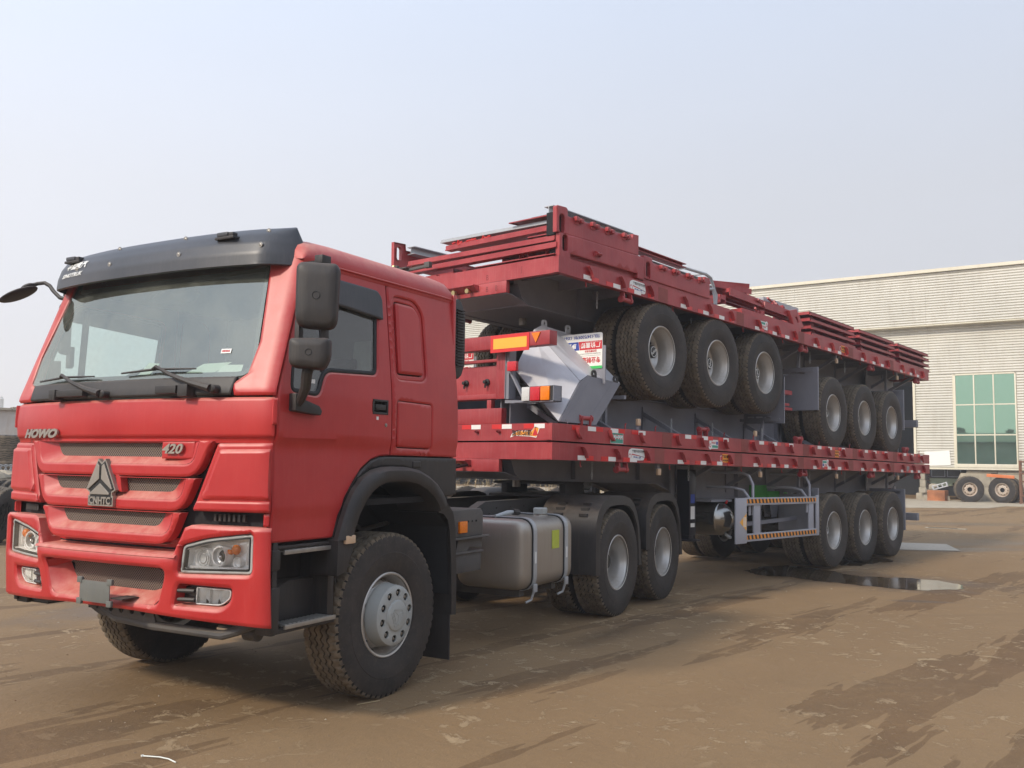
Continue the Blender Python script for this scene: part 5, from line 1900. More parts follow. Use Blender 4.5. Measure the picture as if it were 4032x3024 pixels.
OUTL = mirrored(outrigger_mesh).data('outrigger', 'grey')
def spring_mesh():
    b = MB()
    for k in range(9):
        L = 0.56-0.05*k
        n = 8
        prof = []
        pts = [(-L+2*L*j/n, 0.11-0.11*(1-((-L+2*L*j/n)/0.56)**2)-0.013*k) for j in range(n+1)]
        for j in range(n):
            (x0, z0), (x1, z1) = pts[j], pts[j+1]
            b.prism([(x0, z0-0.006), (x1, z1-0.006), (x1, z1+0.006), (x0, z0+0.006)], lambda u, v, w: Vector((u, w, v)), -0.045, 0.045)
    b.box((-0.09, -0.06, -0.16), (0.09, 0.06, -0.10))
    for x_ in (-0.07, 0.07):
        b.tube([(x_, -0.055, -0.17), (x_, -0.055, 0.06)], 0.012, 6)
        b.tube([(x_, 0.055, -0.17), (x_, 0.055, 0.06)], 0.012, 6)
    return b.data('leaf_spring', 'dgrey')
SPRING = spring_mesh()
def hanger_mesh():
    b = MB()
    b.prism([(-0.16, 0.0), (0.16, 0.0), (0.09, -0.30), (-0.09, -0.30)], lambda u, v, w: Vector((u, w, v)), -0.06, -0.052)
    b.prism([(-0.16, 0.0), (0.16, 0.0), (0.09, -0.30), (-0.09, -0.30)], lambda u, v, w: Vector((u, w, v)), 0.052, 0.06)
    b.tube([(0, -0.07, -0.24), (0, 0.07, -0.24)], 0.03, 8)
    return b.data('spring_hanger', 'grey')
HANGER = hanger_mesh()
AXLE = MB().tube([(0, -0.98, 0), (0, 0.98, 0)], 0.075, 10).lathe([(-0.62, 0.0), (-0.62, 0.20), (-0.84, 0.21), (-0.86, 0.0)], 24).lathe([(0.62, 0.0), (0.62, 0.20), (0.84, 0.21), (0.86, 0.0)], 24).data('axle', 'dgrey')
CHAMBER = MB().lathe([(-0.12, 0.0), (-0.12, 0.06), (-0.05, 0.075), (0.0, 0.075), (0.0, 0.085), (0.012, 0.085), (0.012, 0.075), (0.08, 0.07), (0.11, 0.04), (0.11, 0)], 14, axis='x').data('brake_chamber', 'black')

def board_mesh(z0, z1, slots=True):
    H = [rounded([(q, z1-0.10), (q+0.085, z1-0.10), (q+0.085, z1-0.078), (q, z1-0.078)], 0.009) for q in (-1.02, -0.89, -0.76)] if slots else []
    me = panel([(-1.225, z0), (-0.60, z0), (-0.60, z1), (-1.225, z1)], lambda u, v, d: Vector((d, u, v)), 'grey', H, t=0.03, res=0.1, rnd=0.003)
    return me
BOARD1 = board_mesh(0.55, 1.20)
BOARD2 = board_mesh(0.45, 1.18, False)

# trailer sticker designs: laid on the rail, u right, v up (metres), origin at the lower left
def sticker(parent, kind, x, z, turned=False):
    """x, z on the near rail face; turned = the design stands upside down in the trailer's own frame."""
    Y = -1.2515
    def fn(u, v, w):
        if turned:
            u, v = -u, -v
        return Vector((x+u, Y-w, z+v))
    root = None
    def lay(poly, mat, h, name='sticker_field'):
        nonlocal root
        mb = MB()
        mb.prism(poly, fn, h, h+0.0006)
        o = mb.build(name if root is None else 'print', mat, root or parent)
        if root is None:
            root = o
        return o
    def txt(s, size, u, v, mat, xs=1.0, bold=0.0):
        add('print', text_mesh(s, size, lambda a, b, w: fn(u+a, v+b, 0.0016+w), mat, depth=0.0004, bold=bold, xs=xs), root)
    if kind == 'white':      # waving white notice with a round mascot stand-in, red swoosh and blue letters
        lay(rounded([(0.0, 0.02), (0.04, -0.005), (0.30, 0.0), (0.33, 0.03), (0.30, 0.12), (0.06, 0.125), (0.01, 0.10)], 0.02), 'inkwhite', 0, 'sticker')
        lay(circle(0.035, 0.04, 0.027, 14), 'inkred', 0.0006)
        lay(circle(0.035, 0.04, 0.019, 14), 'inkwhite', 0.0012)
        lay([(0.07, 0.055), (0.32, 0.035), (0.33, 0.028), (0.20, 0.052), (0.07, 0.068)], 'inkred', 0.0008)
        txt('严禁超载超速行驶', 0.030, 0.075, 0.082, 'inkblack', 1.0, 0.001)
        txt('平安一路', 0.032, 0.10, 0.012, 'inkblue', 1.2, 0.001)
    elif kind == 'green':
        lay([(0, 0), (0.235, 0), (0.235, 0.115), (0, 0.115)], 'inkwhite', 0, 'sticker')
        lay([(0.006, 0.006), (0.229, 0.006), (0.229, 0.109), (0.006, 0.109)], 'inkteal', 0.0006)
        txt('正田六百自', 0.043, 0.010, 0.032, 'inkwhite', 1.0, 0.003)
        for k in range(5):
            lay([(0.018+0.044*k, 0.02), (0.042+0.044*k, 0.02), (0.042+0.044*k, 0.034), (0.018+0.044*k, 0.034)], 'inkred', 0.0012)
            lay([(0.022+0.044*k, 0.055), (0.036+0.044*k, 0.055), (0.036+0.044*k, 0.068), (0.022+0.044*k, 0.068)], 'inkred', 0.0018)
    elif kind == 'teal':
        lay(rounded([(0, 0), (0.22, 0), (0.22, 0.05), (0.235, 0.10), (0.20, 0.125), (0.17, 0.11), (0, 0.105)], 0.01), 'inkwhite', 0, 'sticker')
        lay([(0.008, 0.066), (0.15, 0.066), (0.15, 0.096), (0.008, 0.096)], 'inkteal', 0.0006)
        lay([(0.008, 0.020), (0.05, 0.020), (0.05, 0.058), (0.008, 0.058)], 'inkblue', 0.0006)
        lay(circle(0.198, 0.07, 0.024, 12), 'inkred', 0.0006)
        lay(circle(0.198, 0.07, 0.014, 12), 'inkwhite', 0.0012)
        txt('保持车距', 0.028, 0.058, 0.025, 'inkred', 1.0, 0.0006)
    elif kind == 'orange':
        lay([(0.0, 0.0), (0.16, 0.0), (0.16, 0.115), (0.0, 0.115)], 'inkred', 0, 'sticker')
        lay([(0.006, 0.006), (0.154, 0.006), (0.154, 0.109), (0.006, 0.109)], 'inkorange', 0.0006)
        lay(rounded([(-0.055, 0.02), (-0.005, 0.015), (-0.005, 0.09), (-0.055, 0.085)], 0.015), 'inkwhite', 0.0002)
        lay(rounded([(-0.048, 0.028), (-0.008, 0.022), (-0.008, 0.082), (-0.048, 0.078)], 0.012), 'inkred', 0.0008)
        txt('严禁超重', 0.038, 0.004, 0.062, 'inkblack', 0.95, 0.0012)
        txt('注意安全行车', 0.024, 0.008, 0.022, 'inkblack', 1.0, 0.0008)
    elif kind == 'blue':
        lay([(0, 0), (0.12, 0), (0.12, 0.10), (0, 0.10)], 'inkwhite', 0, 'sticker')
        lay([(0.02, 0.02), (0.10, 0.02), (0.085, 0.075), (0.035, 0.075)], 'inkblue', 0.0006)
    elif kind == 'plate':
        lay([(0, 0), (0.125, 0), (0.125, 0.085), (0, 0.085)], 'galv', 0, 'rating_plate')
        for k in range(4):
            lay([(0.012, 0.012+0.018*k), (0.112, 0.012+0.018*k), (0.112, 0.020+0.018*k), (0.012, 0.020+0.018*k)], 'dgrey', 0.0006)
    return root

def make_trailer(label, loc, rot, ax0, lift, guard=False, near_stickers=(), legs=True, flaps=False, whichgroup='stacked flatbed trailers'):
    t = thing('flatbed_trailer', label, 'trailer', loc, rot, whichgroup)
    # rails
    for sg in (-1, 1):
        r = MB()
        r.prism([(1.250, DT), (1.250, DT-RH), (1.185, DT-RH), (1.185, DT-RH+0.008), (1.241, DT-RH+0.008), (1.241, DT-0.008), (1.185, DT-0.008), (1.185, DT)], lambda u, v, w: Vector((w, sg*u, v)), 0.0, RL)
        r.build('side_rail', 'tred', t, smooth=False)
    d = MB()
    d.box((0.01, -1.184, DT-0.006), (RL-0.01, 1.184, DT-0.001))
    d.build('deck_plate', 'grey', t)
    # primer blotches left by removed straps
    for k, x_ in enumerate((0.0, 1.92, 3.80, 5.70, 7.60, 9.50)):
        if k:
            MB().box((x_-0.11+0.02, -1.2512, DT-RH+0.002), (x_+0.11, -1.2504, DT-0.002)).build('primer_patch', 'tredd', t)
    # front: full-width beam plus the lower stepped middle part
    f = MB()
    f.prism([(0.0, DT), (0.0, DT-RH), (0.06, DT-RH), (0.06, DT-RH+0.008), (0.008, DT-RH+0.008), (0.008, DT-0.008), (0.06, DT-0.008), (0.06, DT)], lambda u, v, w: Vector((u, w, v)), -1.241, 1.241)
    f.build('front_beam', 'tred', t, smooth=False)
    f = MB()
    f.box((0.000, -0.575, 1.345), (0.008, 0.575, DT-RH-0.002))
    f.box((0.008, -0.575, 1.345), (0.05, -0.567, DT-RH-0.002))
    f.box((0.008, 0.567, 1.345), (0.05, 0.575, DT-RH-0.002))
    fb = f.build('coupling_beam', 'tred', t, bevel=0.002)
    f = MB()
    f.prism([(0.0, 0.0), (-0.09, 0.0), (-0.09, -0.012), (-0.02, -0.06), (0.0, -0.06)], lambda u, v, w: Vector((u, w, 1.46+v)), -0.19, 0.22)
    f.build('coupling_hood', 'tred', fb)
    for yy in (-0.08, 0.12):
        MB().tube([(0.03, yy, 1.405), (-0.03, yy, 1.405), (-0.05, yy-0.01, 1.40)], [0.013, 0.016, 0.020], 8).tube([(-0.05, yy-0.01, 1.40), (-0.085, yy-0.012, 1.398)], 0.026, 8).build('hose_coupling', 'brass', fb)
    # end beam (rear), with tail frame
    e = MB()
    e.prism([(RL, DT), (RL, DT-RH), (RL-0.06, DT-RH), (RL-0.06, DT-RH+0.008), (RL-0.008, DT-RH+0.008), (RL-0.008, DT-0.008), (RL-0.06, DT-0.008), (RL-0.06, DT)], lambda u, v, w: Vector((u, w, v)), -1.241, 1.241)
    eb = e.build('rear_beam', 'tred', t, smooth=False)
    # main I-beams
    for sg in (-1, 1):
        y = 0.50*sg
        prof = [(0.20, DT-RH), (0.26, 1.345), (0.36, 1.275), (2.95, 1.245), (3.70, 1.045), (RL-0.10, 1.045), (RL-0.10, DT-0.008), (0.20, DT-0.008)]
        w = MB()
        w.prism(prof, lambda u, v, q: Vector((u, q, v)), y-0.005, y+0.005)
        mb_ = w.build('main_beam', 'grey', t, smooth=False)
        fl = MB()
        for (a, b_) in zip(prof[:5], prof[1:6]):
            fl.bar((a[0], y, a[1]-0.006), (b_[0], y, b_[1]-0.006), 0.13, 0.012)
        fl.build('bottom_flange', 'grey', mb_, smooth=False)
        for x_ in (1.3, 2.6, 3.9, 5.15):
            st = MB()
            st.box((x_-0.005, min(y, y+0.06*sg), 1.28 if x_ < 3 else 1.06), (x_+0.005, max(y, y+0.06*sg), DT-0.03))
            st.build('web_stiffener', 'grey', mb_)
    MB().prism([(0.02, 1.337), (0.10, 1.337), (0.37, 1.275), (0.37, 1.283), (0.10, 1.345), (0.02, 1.345)], lambda u, v, w: Vector((u, w, v)), -0.565, 0.565).build('nose_plate', 'grey', t)
    MB().prism([(0.35, 1.272), (2.2, 1.250), (2.2, 1.258), (0.35, 1.280)], lambda u, v, w: Vector((u, w, v)), -0.49, 0.49).build('king_pin_plate', 'grey', t)
    MB().lathe([(1.18, 0.0), (1.18, 0.045), (1.262, 0.045)], 14, axis='z').build('king_pin', 'steel', t, loc=(0.95, 0, 0))
    for k in range(18):
        add('cross_member', CROSS, t, (0.32+0.64*k, 0, DT-0.008))
    for x_ in (3.55, 4.9, 6.15, 7.55, 8.85, 10.3, 11.2):
        add('outrigger', OUTL, t, (x_, 0, DT-0.02))
        add('outrigger', OUTR, t, (x_, 0, DT-0.02))
    # fins, reflectors, hooks along the near and far rails
    for g in range(6):
        x0 = 0.47+1.91*g
        for j, dx in enumerate((0.0, 0.585, 1.15)):
            if x0+dx < RL-0.2:
                add('rail_gusset', FIN, t, (x0+dx-0.02, -1.250, DT-0.030))
        seq = ((-0.04, 'w'), (0.10, 'r'), (0.36, 'r'), (0.485, 'w'), (0.76, 'r'), (0.885, 'w'), (1.16, 'r'))
        if x0 < RL-0.5:
            for dx, c in seq:
                if 0.02 < x0+dx-0.02 < RL-0.15:
                    add('white_reflector' if c == 'w' else 'red_reflector', REFW if c == 'w' else REFR, t, (x0+dx-0.02, -1.2502, DT-RH+0.006))
    for x_ in (1.25, 5.88, 8.62, 11.02):
        for sg in (-1, 1):
            add('rope_winch', WINCH, t, (x_, sg*1.205, DT-RH-0.078)).scale = (0.85, 0.8, 0.78)
    for x_ in (0.50, 2.20, 3.95, 5.15, 7.3, 8.1, 9.7, 10.3):
        add('rope_hook', PIN, t, (x_, -1.215, DT-RH))
    for x_ in (2.02, 4.56, 7.18, 10.0):
        b_ = add('lamp_bracket', SLB, t, (x_, -1.16, DT-RH))
        add('side_marker', SLL, b_)
        b_.scale = (0.75, 0.8, 0.78)
    for x_ in (1.0, 3.0, 6.6, 8.0, 9.0):
        add('chain', CHAIN, t, (x_, -1.0, DT-RH-0.02))
    # running gear
    for k in range(3):
        X = ax0+1.31*k
        Z = 0.548+lift[k]
        add('axle', AXLE, t, (X, 0, Z))
        for sg in (-1, 1):
            add('leaf_spring', SPRING, t, (X, sg*0.50, Z+0.16))
            add('brake_chamber', CHAMBER, t, (X-0.25, sg*0.32, Z+0.12))
            make_wheel(t, 'trailer_outer', (X, sg*1.085, Z), flip=sg > 0, spin=0.7*k+0.4+ax0)
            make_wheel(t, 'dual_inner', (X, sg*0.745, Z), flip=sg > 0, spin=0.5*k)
    for k in range(4):
        for sg in (-1, 1):
            add('spring_hanger', HANGER, t, (ax0-0.655+1.31*k, sg*0.50, 1.045))
    # boards before and behind the wheels
    for sg in (-1, 1):
        o_ = add('mudguard_board', BOARD1, t, (ax0-0.605, 0 if sg < 0 else 1.83, 0))
        if not flaps:
            add('mudguard_board', BOARD2, t, (ax0+2.62+0.62, 0 if sg < 0 else 1.83, 0))
        br = MB()
        br.bar((ax0-0.60, sg*0.55, 1.15), (ax0-0.60, sg*1.15, 1.15), 0.04, 0.04)
        br.bar((ax0-0.58, sg*0.9, 1.16), (ax0-0.50, sg*0.9, DT-0.03), 0.04, 0.04)
        br.build('board_stay', 'grey', t)
        br = MB()
        br.bar((ax0+3.26, sg*0.55, 1.12), (ax0+3.26, sg*1.15, 1.12), 0.04, 0.04)
        br.bar((ax0+3.28, sg*0.9, 1.12), (ax0+3.28, sg*0.9, DT-0.03), 0.04, 0.04)
        br.build('board_stay', 'grey', t)
    # tail frame
    b = MB()
    ubw = 1.235 if flaps else 1.03
    b.box((RL-0.075, -ubw, 0.575), (RL+0.045, ubw, 0.715))
    ub = b.build('underrun_beam', 'tred' if flaps else 'grey', t, bevel=0.006)
    for sg in (-1, 1):
        MB().box((RL-0.06, sg*0.475, 0.715), (RL-0.045, sg*0.592, 1.215)).build('tail_upright', 'tred', t, bevel=0.003)
        MB().box((RL-0.20, sg*0.592, 0.715), (RL-0.045, sg*0.600, 1.215)).box((RL-0.16, sg*0.600, 0.72), (RL-0.055, sg*0.64, 1.22)).build('tail_bracket', 'grey', t)
        ov = MB()
        n = 28
        for k in range(n):
            a0, a1 = 2*PI*k/n, 2*PI*(k+1)/n
            q = lambda a: (0.5335+0.022*math.cos(a), 0.845+0.060*(1 if math.sin(a) > 0 else -1)+0.022*math.sin(a))
            A, B = q(a0), q(a1)
            ov.bar((RL-0.045, sg*A[0], A[1]), (RL-0.045, sg*B[0], B[1]), 0.004, 0.006)
        ov.build('pressed_oval', 'tred', t)
        if not flaps:
            continue
        lb = MB()
        lb.box((RL-0.16, sg*0.73, 1.255), (RL-0.03, sg*1.235, 1.262))
        lb.box((RL-0.16, sg*1.228, 1.105), (RL-0.03, sg*1.235, 1.262))
        lb.box((RL-0.16, sg*0.73, 1.105), (RL-0.15, sg*1.235, 1.262))
        lbo = lb.build('lamp_box', 'grey', t)
        MB().box((RL-0.148, sg*0.90, 1.108), (RL-0.028, sg*1.226, 1.252)).build('lamp_case', 'inkblack', lbo)
        for (a, b_, mm, nm) in ((0.845, 0.945, 'whitelens', 'reversing_lamp'), (0.953, 1.075, 'redlens', 'tail_lamp'), (1.083, 1.195, 'orange', 'indicator_lamp')):
            MB().box((RL-0.055, sg*a, 1.112), (RL-0.012, sg*b_, 1.250)).build(nm, mm, lbo, bevel=0.008)
        MB().box((RL-0.045, sg*0.655, 0.845), (RL-0.0, sg*0.775, 0.945)).build('square_lamp', 'redlens', t, bevel=0.012)
        MB().bar((RL-0.07, sg*0.60, 0.86), (RL-0.07, sg*0.85, 1.25), 0.04, 0.02).bar((RL-0.06, sg*0.60, 1.245), (RL-0.06, sg*1.0, 1.262), 0.03, 0.03).build('lamp_stay', 'grey', t)
        # reflector plates
        yp = MB().box((RL+0.047, sg*0.475, 0.580), (RL+0.053, sg*0.985, 0.755)).build('reflector_plate', 'redref', ub)
        MB().box((RL+0.0535, sg*0.515, 0.615), (RL+0.055, sg*0.955, 0.720)).build('plate_field', 'yellow', ub)
        tri = MB()
        tri.prism([(1.015, 0.590), (1.125, 0.590), (1.07, 0.690)] if True else [], lambda u, v, w: Vector((w, sg*u, v)), RL+0.046, RL+0.056)
        tri.build('warning_triangle', 'orange', ub)
        # reflectors on the rear beam
    for k in range(6):
        y0 = -1.16+k*0.42
        for (dy, mm) in ((0.0, 'white'), (0.135, 'redref')):
            MB().box((RL, y0+dy, DT-RH+0.006), (RL+0.003, y0+dy+0.13, DT-RH+0.051)).build('white_reflector' if mm == 'white' else 'red_reflector', mm, eb)
    cp = MB()
    cp.box((RL-0.12, -0.42, 0.86), (RL-0.108, 0.42, 1.22))
    cp.box((RL-0.12, -0.475, 0.80), (RL-0.05, 0.475, 0.83))
    cp.box((RL-0.12, -0.47, 1.16), (RL-0.06, 0.47, 1.21))
    cpo = cp.build('tail_panel', 'tred', t, bevel=0.003)
    for yy in (-0.30, 0.30, 0.0):
        MB().lathe([(RL-0.108, 0.035), (RL-0.09, 0.035), (RL-0.08, 0.022), (RL-0.05, 0.018), (RL-0.045, 0.0)], 14, axis='x').tube([(RL-0.07, 0, 0.03), (RL-0.07, 0, 0.06)], 0.01, 6).build('tail_socket', 'inkblack', cpo, loc=(0, yy, 1.03))
    lo = MB()
    lo.box((RL-0.12, -0.40, 1.22), (RL-0.06, -0.34, 1.31))
    lo.box((RL-0.12, 0.34, 1.22), (RL-0.06, 0.40, 1.31))
    lo.box((RL-0.10, -0.58, 1.31), (RL-0.02, 0.58, DT-RH-0.003))
    lo.build('tail_lower_beam', 'tred', t, bevel=0.004)
    MB().prism([(RL-0.11, 1.18), (RL-1.6, 1.18), (RL-1.6, DT-RH), (RL-0.11, DT-RH)], lambda u, v, w: Vector((u, w, v)), -0.62, -0.61).build('tail_side_plate', 'grey', t)
    for (k, x_, z_, tu) in near_stickers:
        sticker(t, k, x_, z_, tu)
    if flaps:
        for sg in (-1, 1):
            c = -0.915 if sg < 0 else 0.915
            X = ax0+2.62+1.17
            fp = MB()
            fp.prism(rounded([(c-0.305, 0.48), (c+0.305, 0.48), (c+0.305, 0.86), (c-0.305, 0.86)], 0.03), lambda u, v, w: Vector((w, u, v)), X, X+0.006)
            fo = fp.build('advert_mudflap', 'whitepanel', t)
            MB().box((X-0.012, c-0.340, 0.62), (X-0.002, c+0.340, 1.02)).build('flap_board', 'grey', t)
            # seen from behind: right is -y... the picture's print stands upside down because the trailer does
            fn = lambda u, v, w: Vector((X+0.007+w, c+0.305-(-u) if False else c-0.305+u, v+0.48))
            # u measured along +y (left to right as seen from behind the trailer)
            def lay(poly, mat, h=0.0):
                MB().prism(poly, lambda u, v, w: fn(u, v, w+h), 0, 0.0006).build('print', mat, fo)
            def txt(s, size, u, v, mat, xs=1.0, bold=0.0, al='LEFT'):
                add('print', text_mesh(s, size, lambda a, b_, w: fn(u+a, v+b_, 0.0012+w), mat, depth=0.0004, bold=bold, xs=xs, align=al), fo)
            lay([(0.0, 0.205), (0.0, 0.310), (0.265, 0.310), (0.285, 0.205)][::1] and [(0.003, 0.085), (0.003, 0.175), (0.290, 0.175), (0.305, 0.085)], 'inkred')
            lay([(0.308, 0.085), (0.295, 0.175), (0.607, 0.175), (0.607, 0.085)], 'inkblue')
            lay([(0.0, 0.350), (0.0, 0.379), (0.61, 0.379), (0.61, 0.350)], 'inkgreen')
            txt('TEL:13475309781 13561', 0.045, 0.03, 0.022, 'inkblue', 1.05, 0.0010)
            txt('厂价直销', 0.058, 0.022, 0.108, 'inkwhite', 1.1, 0.0014)
            txt('质量有保', 0.058, 0.335, 0.108, 'inkwhite', 1.1, 0.0014)
            txt('FACTORY PRICE DIRECT SELLING', 0.013, 0.02, 0.090, 'inkwhite', 1.0)
            txt('各种牵引车头', 0.026, 0.07, 0.182, 'inkred', 1.0, 0.0006)
            txt('SPECIALIZING IN THE MANUFACTURE OF TRAILERS', 0.014, 0.02, 0.213, 'dgrey', 1.0)
            txt('专业制造各种半挂车', 0.066, 0.02, 0.262, 'inkred', 0.9, 0.0016)
            lay([(0.02, 0.238), (0.02, 0.240), (0.59, 0.240), (0.59, 0.238)], 'dgrey')
    if legs:
        lx = 3.32
        for sg in (-1, 1):
            l_ = MB()
            l_.box((lx, sg*0.65, 0.60), (lx+0.16, sg*0.83, 1.42))
            l_.box((lx+0.02, sg*0.67, 0.545), (lx+0.14, sg*0.81, 0.62))
            lo_ = l_.build('landing_leg', 'navy', t, bevel=0.006)
            MB().box((lx-0.03, sg*0.61, 0.525), (lx+0.20, sg*0.87, 0.548)).build('leg_foot', 'navy', lo_, bevel=0.005)
            MB().box((lx-0.10, sg*0.60, 1.05), (lx-0.02, sg*0.62, 1.40)).build('leg_bracket', 'grey', lo_)
            if sg < 0:
                for (z0, z1, mm) in ((1.00, 1.11, 'inkblue'), (0.80, 0.96, 'inkwhite'), (0.70, 0.75, 'inkwhite')):
                    MB().box((lx+0.03, -0.832, z0), (lx+0.13, -0.8305, z1)).build('leg_label', mm, lo_)
        MB().tube([(lx+0.08, -0.62, 0.95), (lx+0.08, 0.62, 0.95)], 0.03, 8).bar((lx+0.1, 0.6, 0.65), (lx+0.9, 0.45, 1.06), 0.05, 0.05).build('leg_tie', 'grey', t)
    return t

TA = math.asin(0.1967/11.59)
TC = math.asin(0.2468/11.62)
def origin(px, pz, rot, lx, lz):
    v = Matrix.Rotation(rot, 3, 'Y') @ Vector((lx, 0, lz))
    return (px-v.x, 0.0, pz-v.z)
# lowest trailer, upright, coupled to the lorry
stA = (('white', 1.30, 1.500, False), ('orange', 3.38, 1.510, False), ('teal', 5.98+0.5, 1.505, False), ('plate', 10.28, 1.500, False))
A = make_trailer('lowest of the three red flatbed trailers, upright and coupled to the lorry', origin(2.79, 1.781, TA, 0, DT), (0, TA, 0), 6.98, [0.010, 0.010-0.0+0.005, 0.034], guard=True, near_stickers=stA)
# middle one upside down and turned end for end
TB = PI+TA
stB = (('green', RL-1.24+0.03, 1.518, False), ('teal', RL-3.28, 1.512, False), ('orange', RL-7.12, 1.518, False), ('blue', RL-11.2, 1.52, False))
B = make_trailer('middle red flatbed trailer lying upside down with its wheels in the air', origin(2.785, 1.7975, TB, RL, DT), (0, TB, 0), 6.98-0.03, [0, 0, 0], near_stickers=stB, flaps=True, legs=False)
stC = (('white', 1.24, 1.500, False), ('teal', 4.38, 1.510, False), ('orange', 7.20, 1.515, False), ('plate', 11.0-0.3, 1.505, False))
C = make_trailer('topmost red flatbed trailer, upright, loaded with steel panels', origin(2.873, 3.6115, TC, 0, DT), (0, TC, 0), 6.96, [0, 0, 0], near_stickers=stC, legs=False)

# chalk letters on the front beam of the topmost trailer
for (y, z, s_) in ((-0.29, 1.50, 'B'), (-0.29, 1.375, 'B'), (-0.42, 1.375, 'B'), (-0.77, 1.535, 'J')):
    add('chalk_letter', text_mesh(s_, 0.085, lambda a, b_, w: Vector((-0.0008, y-a, z+b_)), 'cab_in', depth=0.0, bold=-0.0018, xs=0.75), C)
# tail-lamp warning sticker on the rear beam of the middle trailer (stands upside down with it)
sx = RL+0.0015
sfn = lambda u, v, w: Vector((sx+w, -1.10+u, 1.497+v))
so_ = MB().prism(rounded([(0.0, 0.02), (0.06, 0.0), (0.10, 0.05), (0.26, 0.045), (0.35, 0.07), (0.38, 0.115), (0.32, 0.095), (0.12, 0.105), (0.04, 0.118)], 0.012), sfn, 0, 0.001).build('sticker', 'inkwhite', B)
MB().prism(rounded([(0.01, 0.024), (0.06, 0.008), (0.10, 0.056), (0.26, 0.052), (0.34, 0.075), (0.36, 0.10), (0.32, 0.089), (0.12, 0.098), (0.04, 0.108)], 0.012), sfn, 0.001, 0.0015).build('print', 'inkorange', so_)
MB().prism([(0.02, 0.095), (0.09, 0.095), (0.055, 0.02)], sfn, 0.0015, 0.002).build('print', 'inkred', so_)
add('print', text_mesh('谨防追尾', 0.062, lambda a, b_, w: sfn(0.095+a, 0.045+b_, 0.0022+w), 'inkblack', depth=0.0004, bold=0.001, xs=1.05), so_)
for y in (-0.88+0.30, -0.28):
    MB().lathe([(0.0, 0.018), (-0.015, 0.018), (-0.015, 0.012), (0.02, 0.012)], 8, axis='x').build('beam_bolt', 'tred', B, loc=(RL+0.02, y, 1.55))

# --- parts only the lowest trailer shows: side guard, tank, green box (local x = world x - 2.79)
def gx(x):
    return x-2.79
M['guard'] = paint('guard_pale_grey', (0.36, 0.37, 0.42, 1), 0.45, dust=(0.34, 0.31, 0.27, 1), up_dust=0.5, streak=0.1, base_dust=0.12)
g = MB()
Z0 = lambda x, z: z+0.0169*(x-2.79)-1.781+DT+0.0     # world height -> local height
g.box((gx(6.56), -1.235, Z0(6.56, 0.575)), (gx(6.86), -1.215, Z0(6.56, 1.15)))
go = g.build('side_guard_plate', 'guard', A, bevel=0.004)
MB().box((gx(9.07), -1.235, Z0(9.1, 0.545)), (gx(9.165), -1.215, Z0(9.1, 1.13))).build('side_guard_end', 'guard', go, bevel=0.004)
for (z0, z1) in ((1.030, 1.130), (0.568, 0.668)):
    MB().box((gx(6.86), -1.232, Z0(8, z0)), (gx(9.07), -1.205, Z0(8, z1))).build('side_guard_bar', 'guard', go, bevel=0.004)
    zm = (z0+z1)/2+0.004
    st = MB().box((gx(6.865), -1.2345, Z0(8, zm-0.027)), (gx(9.065), -1.2325, Z0(8, zm+0.027))).build('hazard_tape', 'inkorange', go)
    hz = MB()
    n = 21
    for k in range(n):
        x0 = gx(6.875)+k*0.104
        hz.prism([(x0, Z0(8, zm+0.027)), (x0+0.05, Z0(8, zm+0.027)), (x0+0.072, Z0(8, zm-0.027)), (x0+0.022, Z0(8, zm-0.027))], lambda u, v, w: Vector((u, w, v)), -1.2352, -1.2345)
    hz.build('hazard_stripes', 'inkblack', go)
for (x0, x1) in ((7.09, 7.27), (8.84, 9.0)):
    MB().box((gx(x0), -1.222, Z0(8, 0.66)), (gx(x1), -1.200, Z0(8, 1.035))).build('side_guard_post', 'guard', go, bevel=0.003)
tri = MB()
tri.prism([(gx(6.845), Z0(6.8, 0.95)), (gx(6.845), Z0(6.8, 0.73)), (gx(6.66), Z0(6.8, 0.84))], lambda u, v, w: Vector((u, w, v)), -1.2365, -1.2355)
to = tri.build('yellow_triangle', 'yellow', go)
for k in range(3):
    MB().prism([(gx(6.76+0.028*k), Z0(6.8, 0.90-0.0*k)), (gx(6.775+0.028*k), Z0(6.8, 0.905)), (gx(6.775+0.028*k), Z0(6.8, 0.775)), (gx(6.76+0.028*k), Z0(6.8, 0.78))], lambda u, v, w: Vector((u, w, v)), -1.2372, -1.2366).build('print', 'inkwhite', to)
for x_ in (7.12, 8.93):
    MB().tube([(gx(x_), -1.19, Z0(8, 0.9)), (gx(x_), -1.19, Z0(8, 1.30)), (gx(x_)-0.01, -1.14, Z0(8, 1.41)), (gx(x_)-0.02, -1.04, Z0(8, 1.45)), (gx(x_)-0.03, -0.6, Z0(8, 1.45))], 0.020, 8).build('guard_pipe', 'guard', go)
    MB().tube([(gx(x_)-0.1, -1.19, Z0(8, 0.9)), (gx(x_)-0.1, -1.19, Z0(8, 1.12)), (gx(x_)-0.12, -1.12, Z0(8, 1.22)), (gx(x_)-0.15, -1.0, Z0(8, 1.25)), (gx(x_)-0.15, -0.6, Z0(8, 1.25))], 0.018, 8).build('guard_pipe', 'guard', go)
tk = MB()
tk.lathe([(-1.10, 0.0), (-1.09, 0.06), (-1.06, 0.12), (-1.01, 0.17), (-0.96, 0.195), (-0.945, 0.205), (-0.94, 0.212), (-0.20, 0.212), (-0.18, 0.19), (-0.14, 0.12), (-0.12, 0.0)], 40)
tko = tk.build('air_tank', 'tankmetal', A, loc=(gx(6.74), 0, Z0(6.7, 0.87)), ang=50)
MB().tube([(0, -1.0, 0.20), (0, -1.02, 0.24)], 0.014, 6).build('tank_tap', 'redlens', tko)
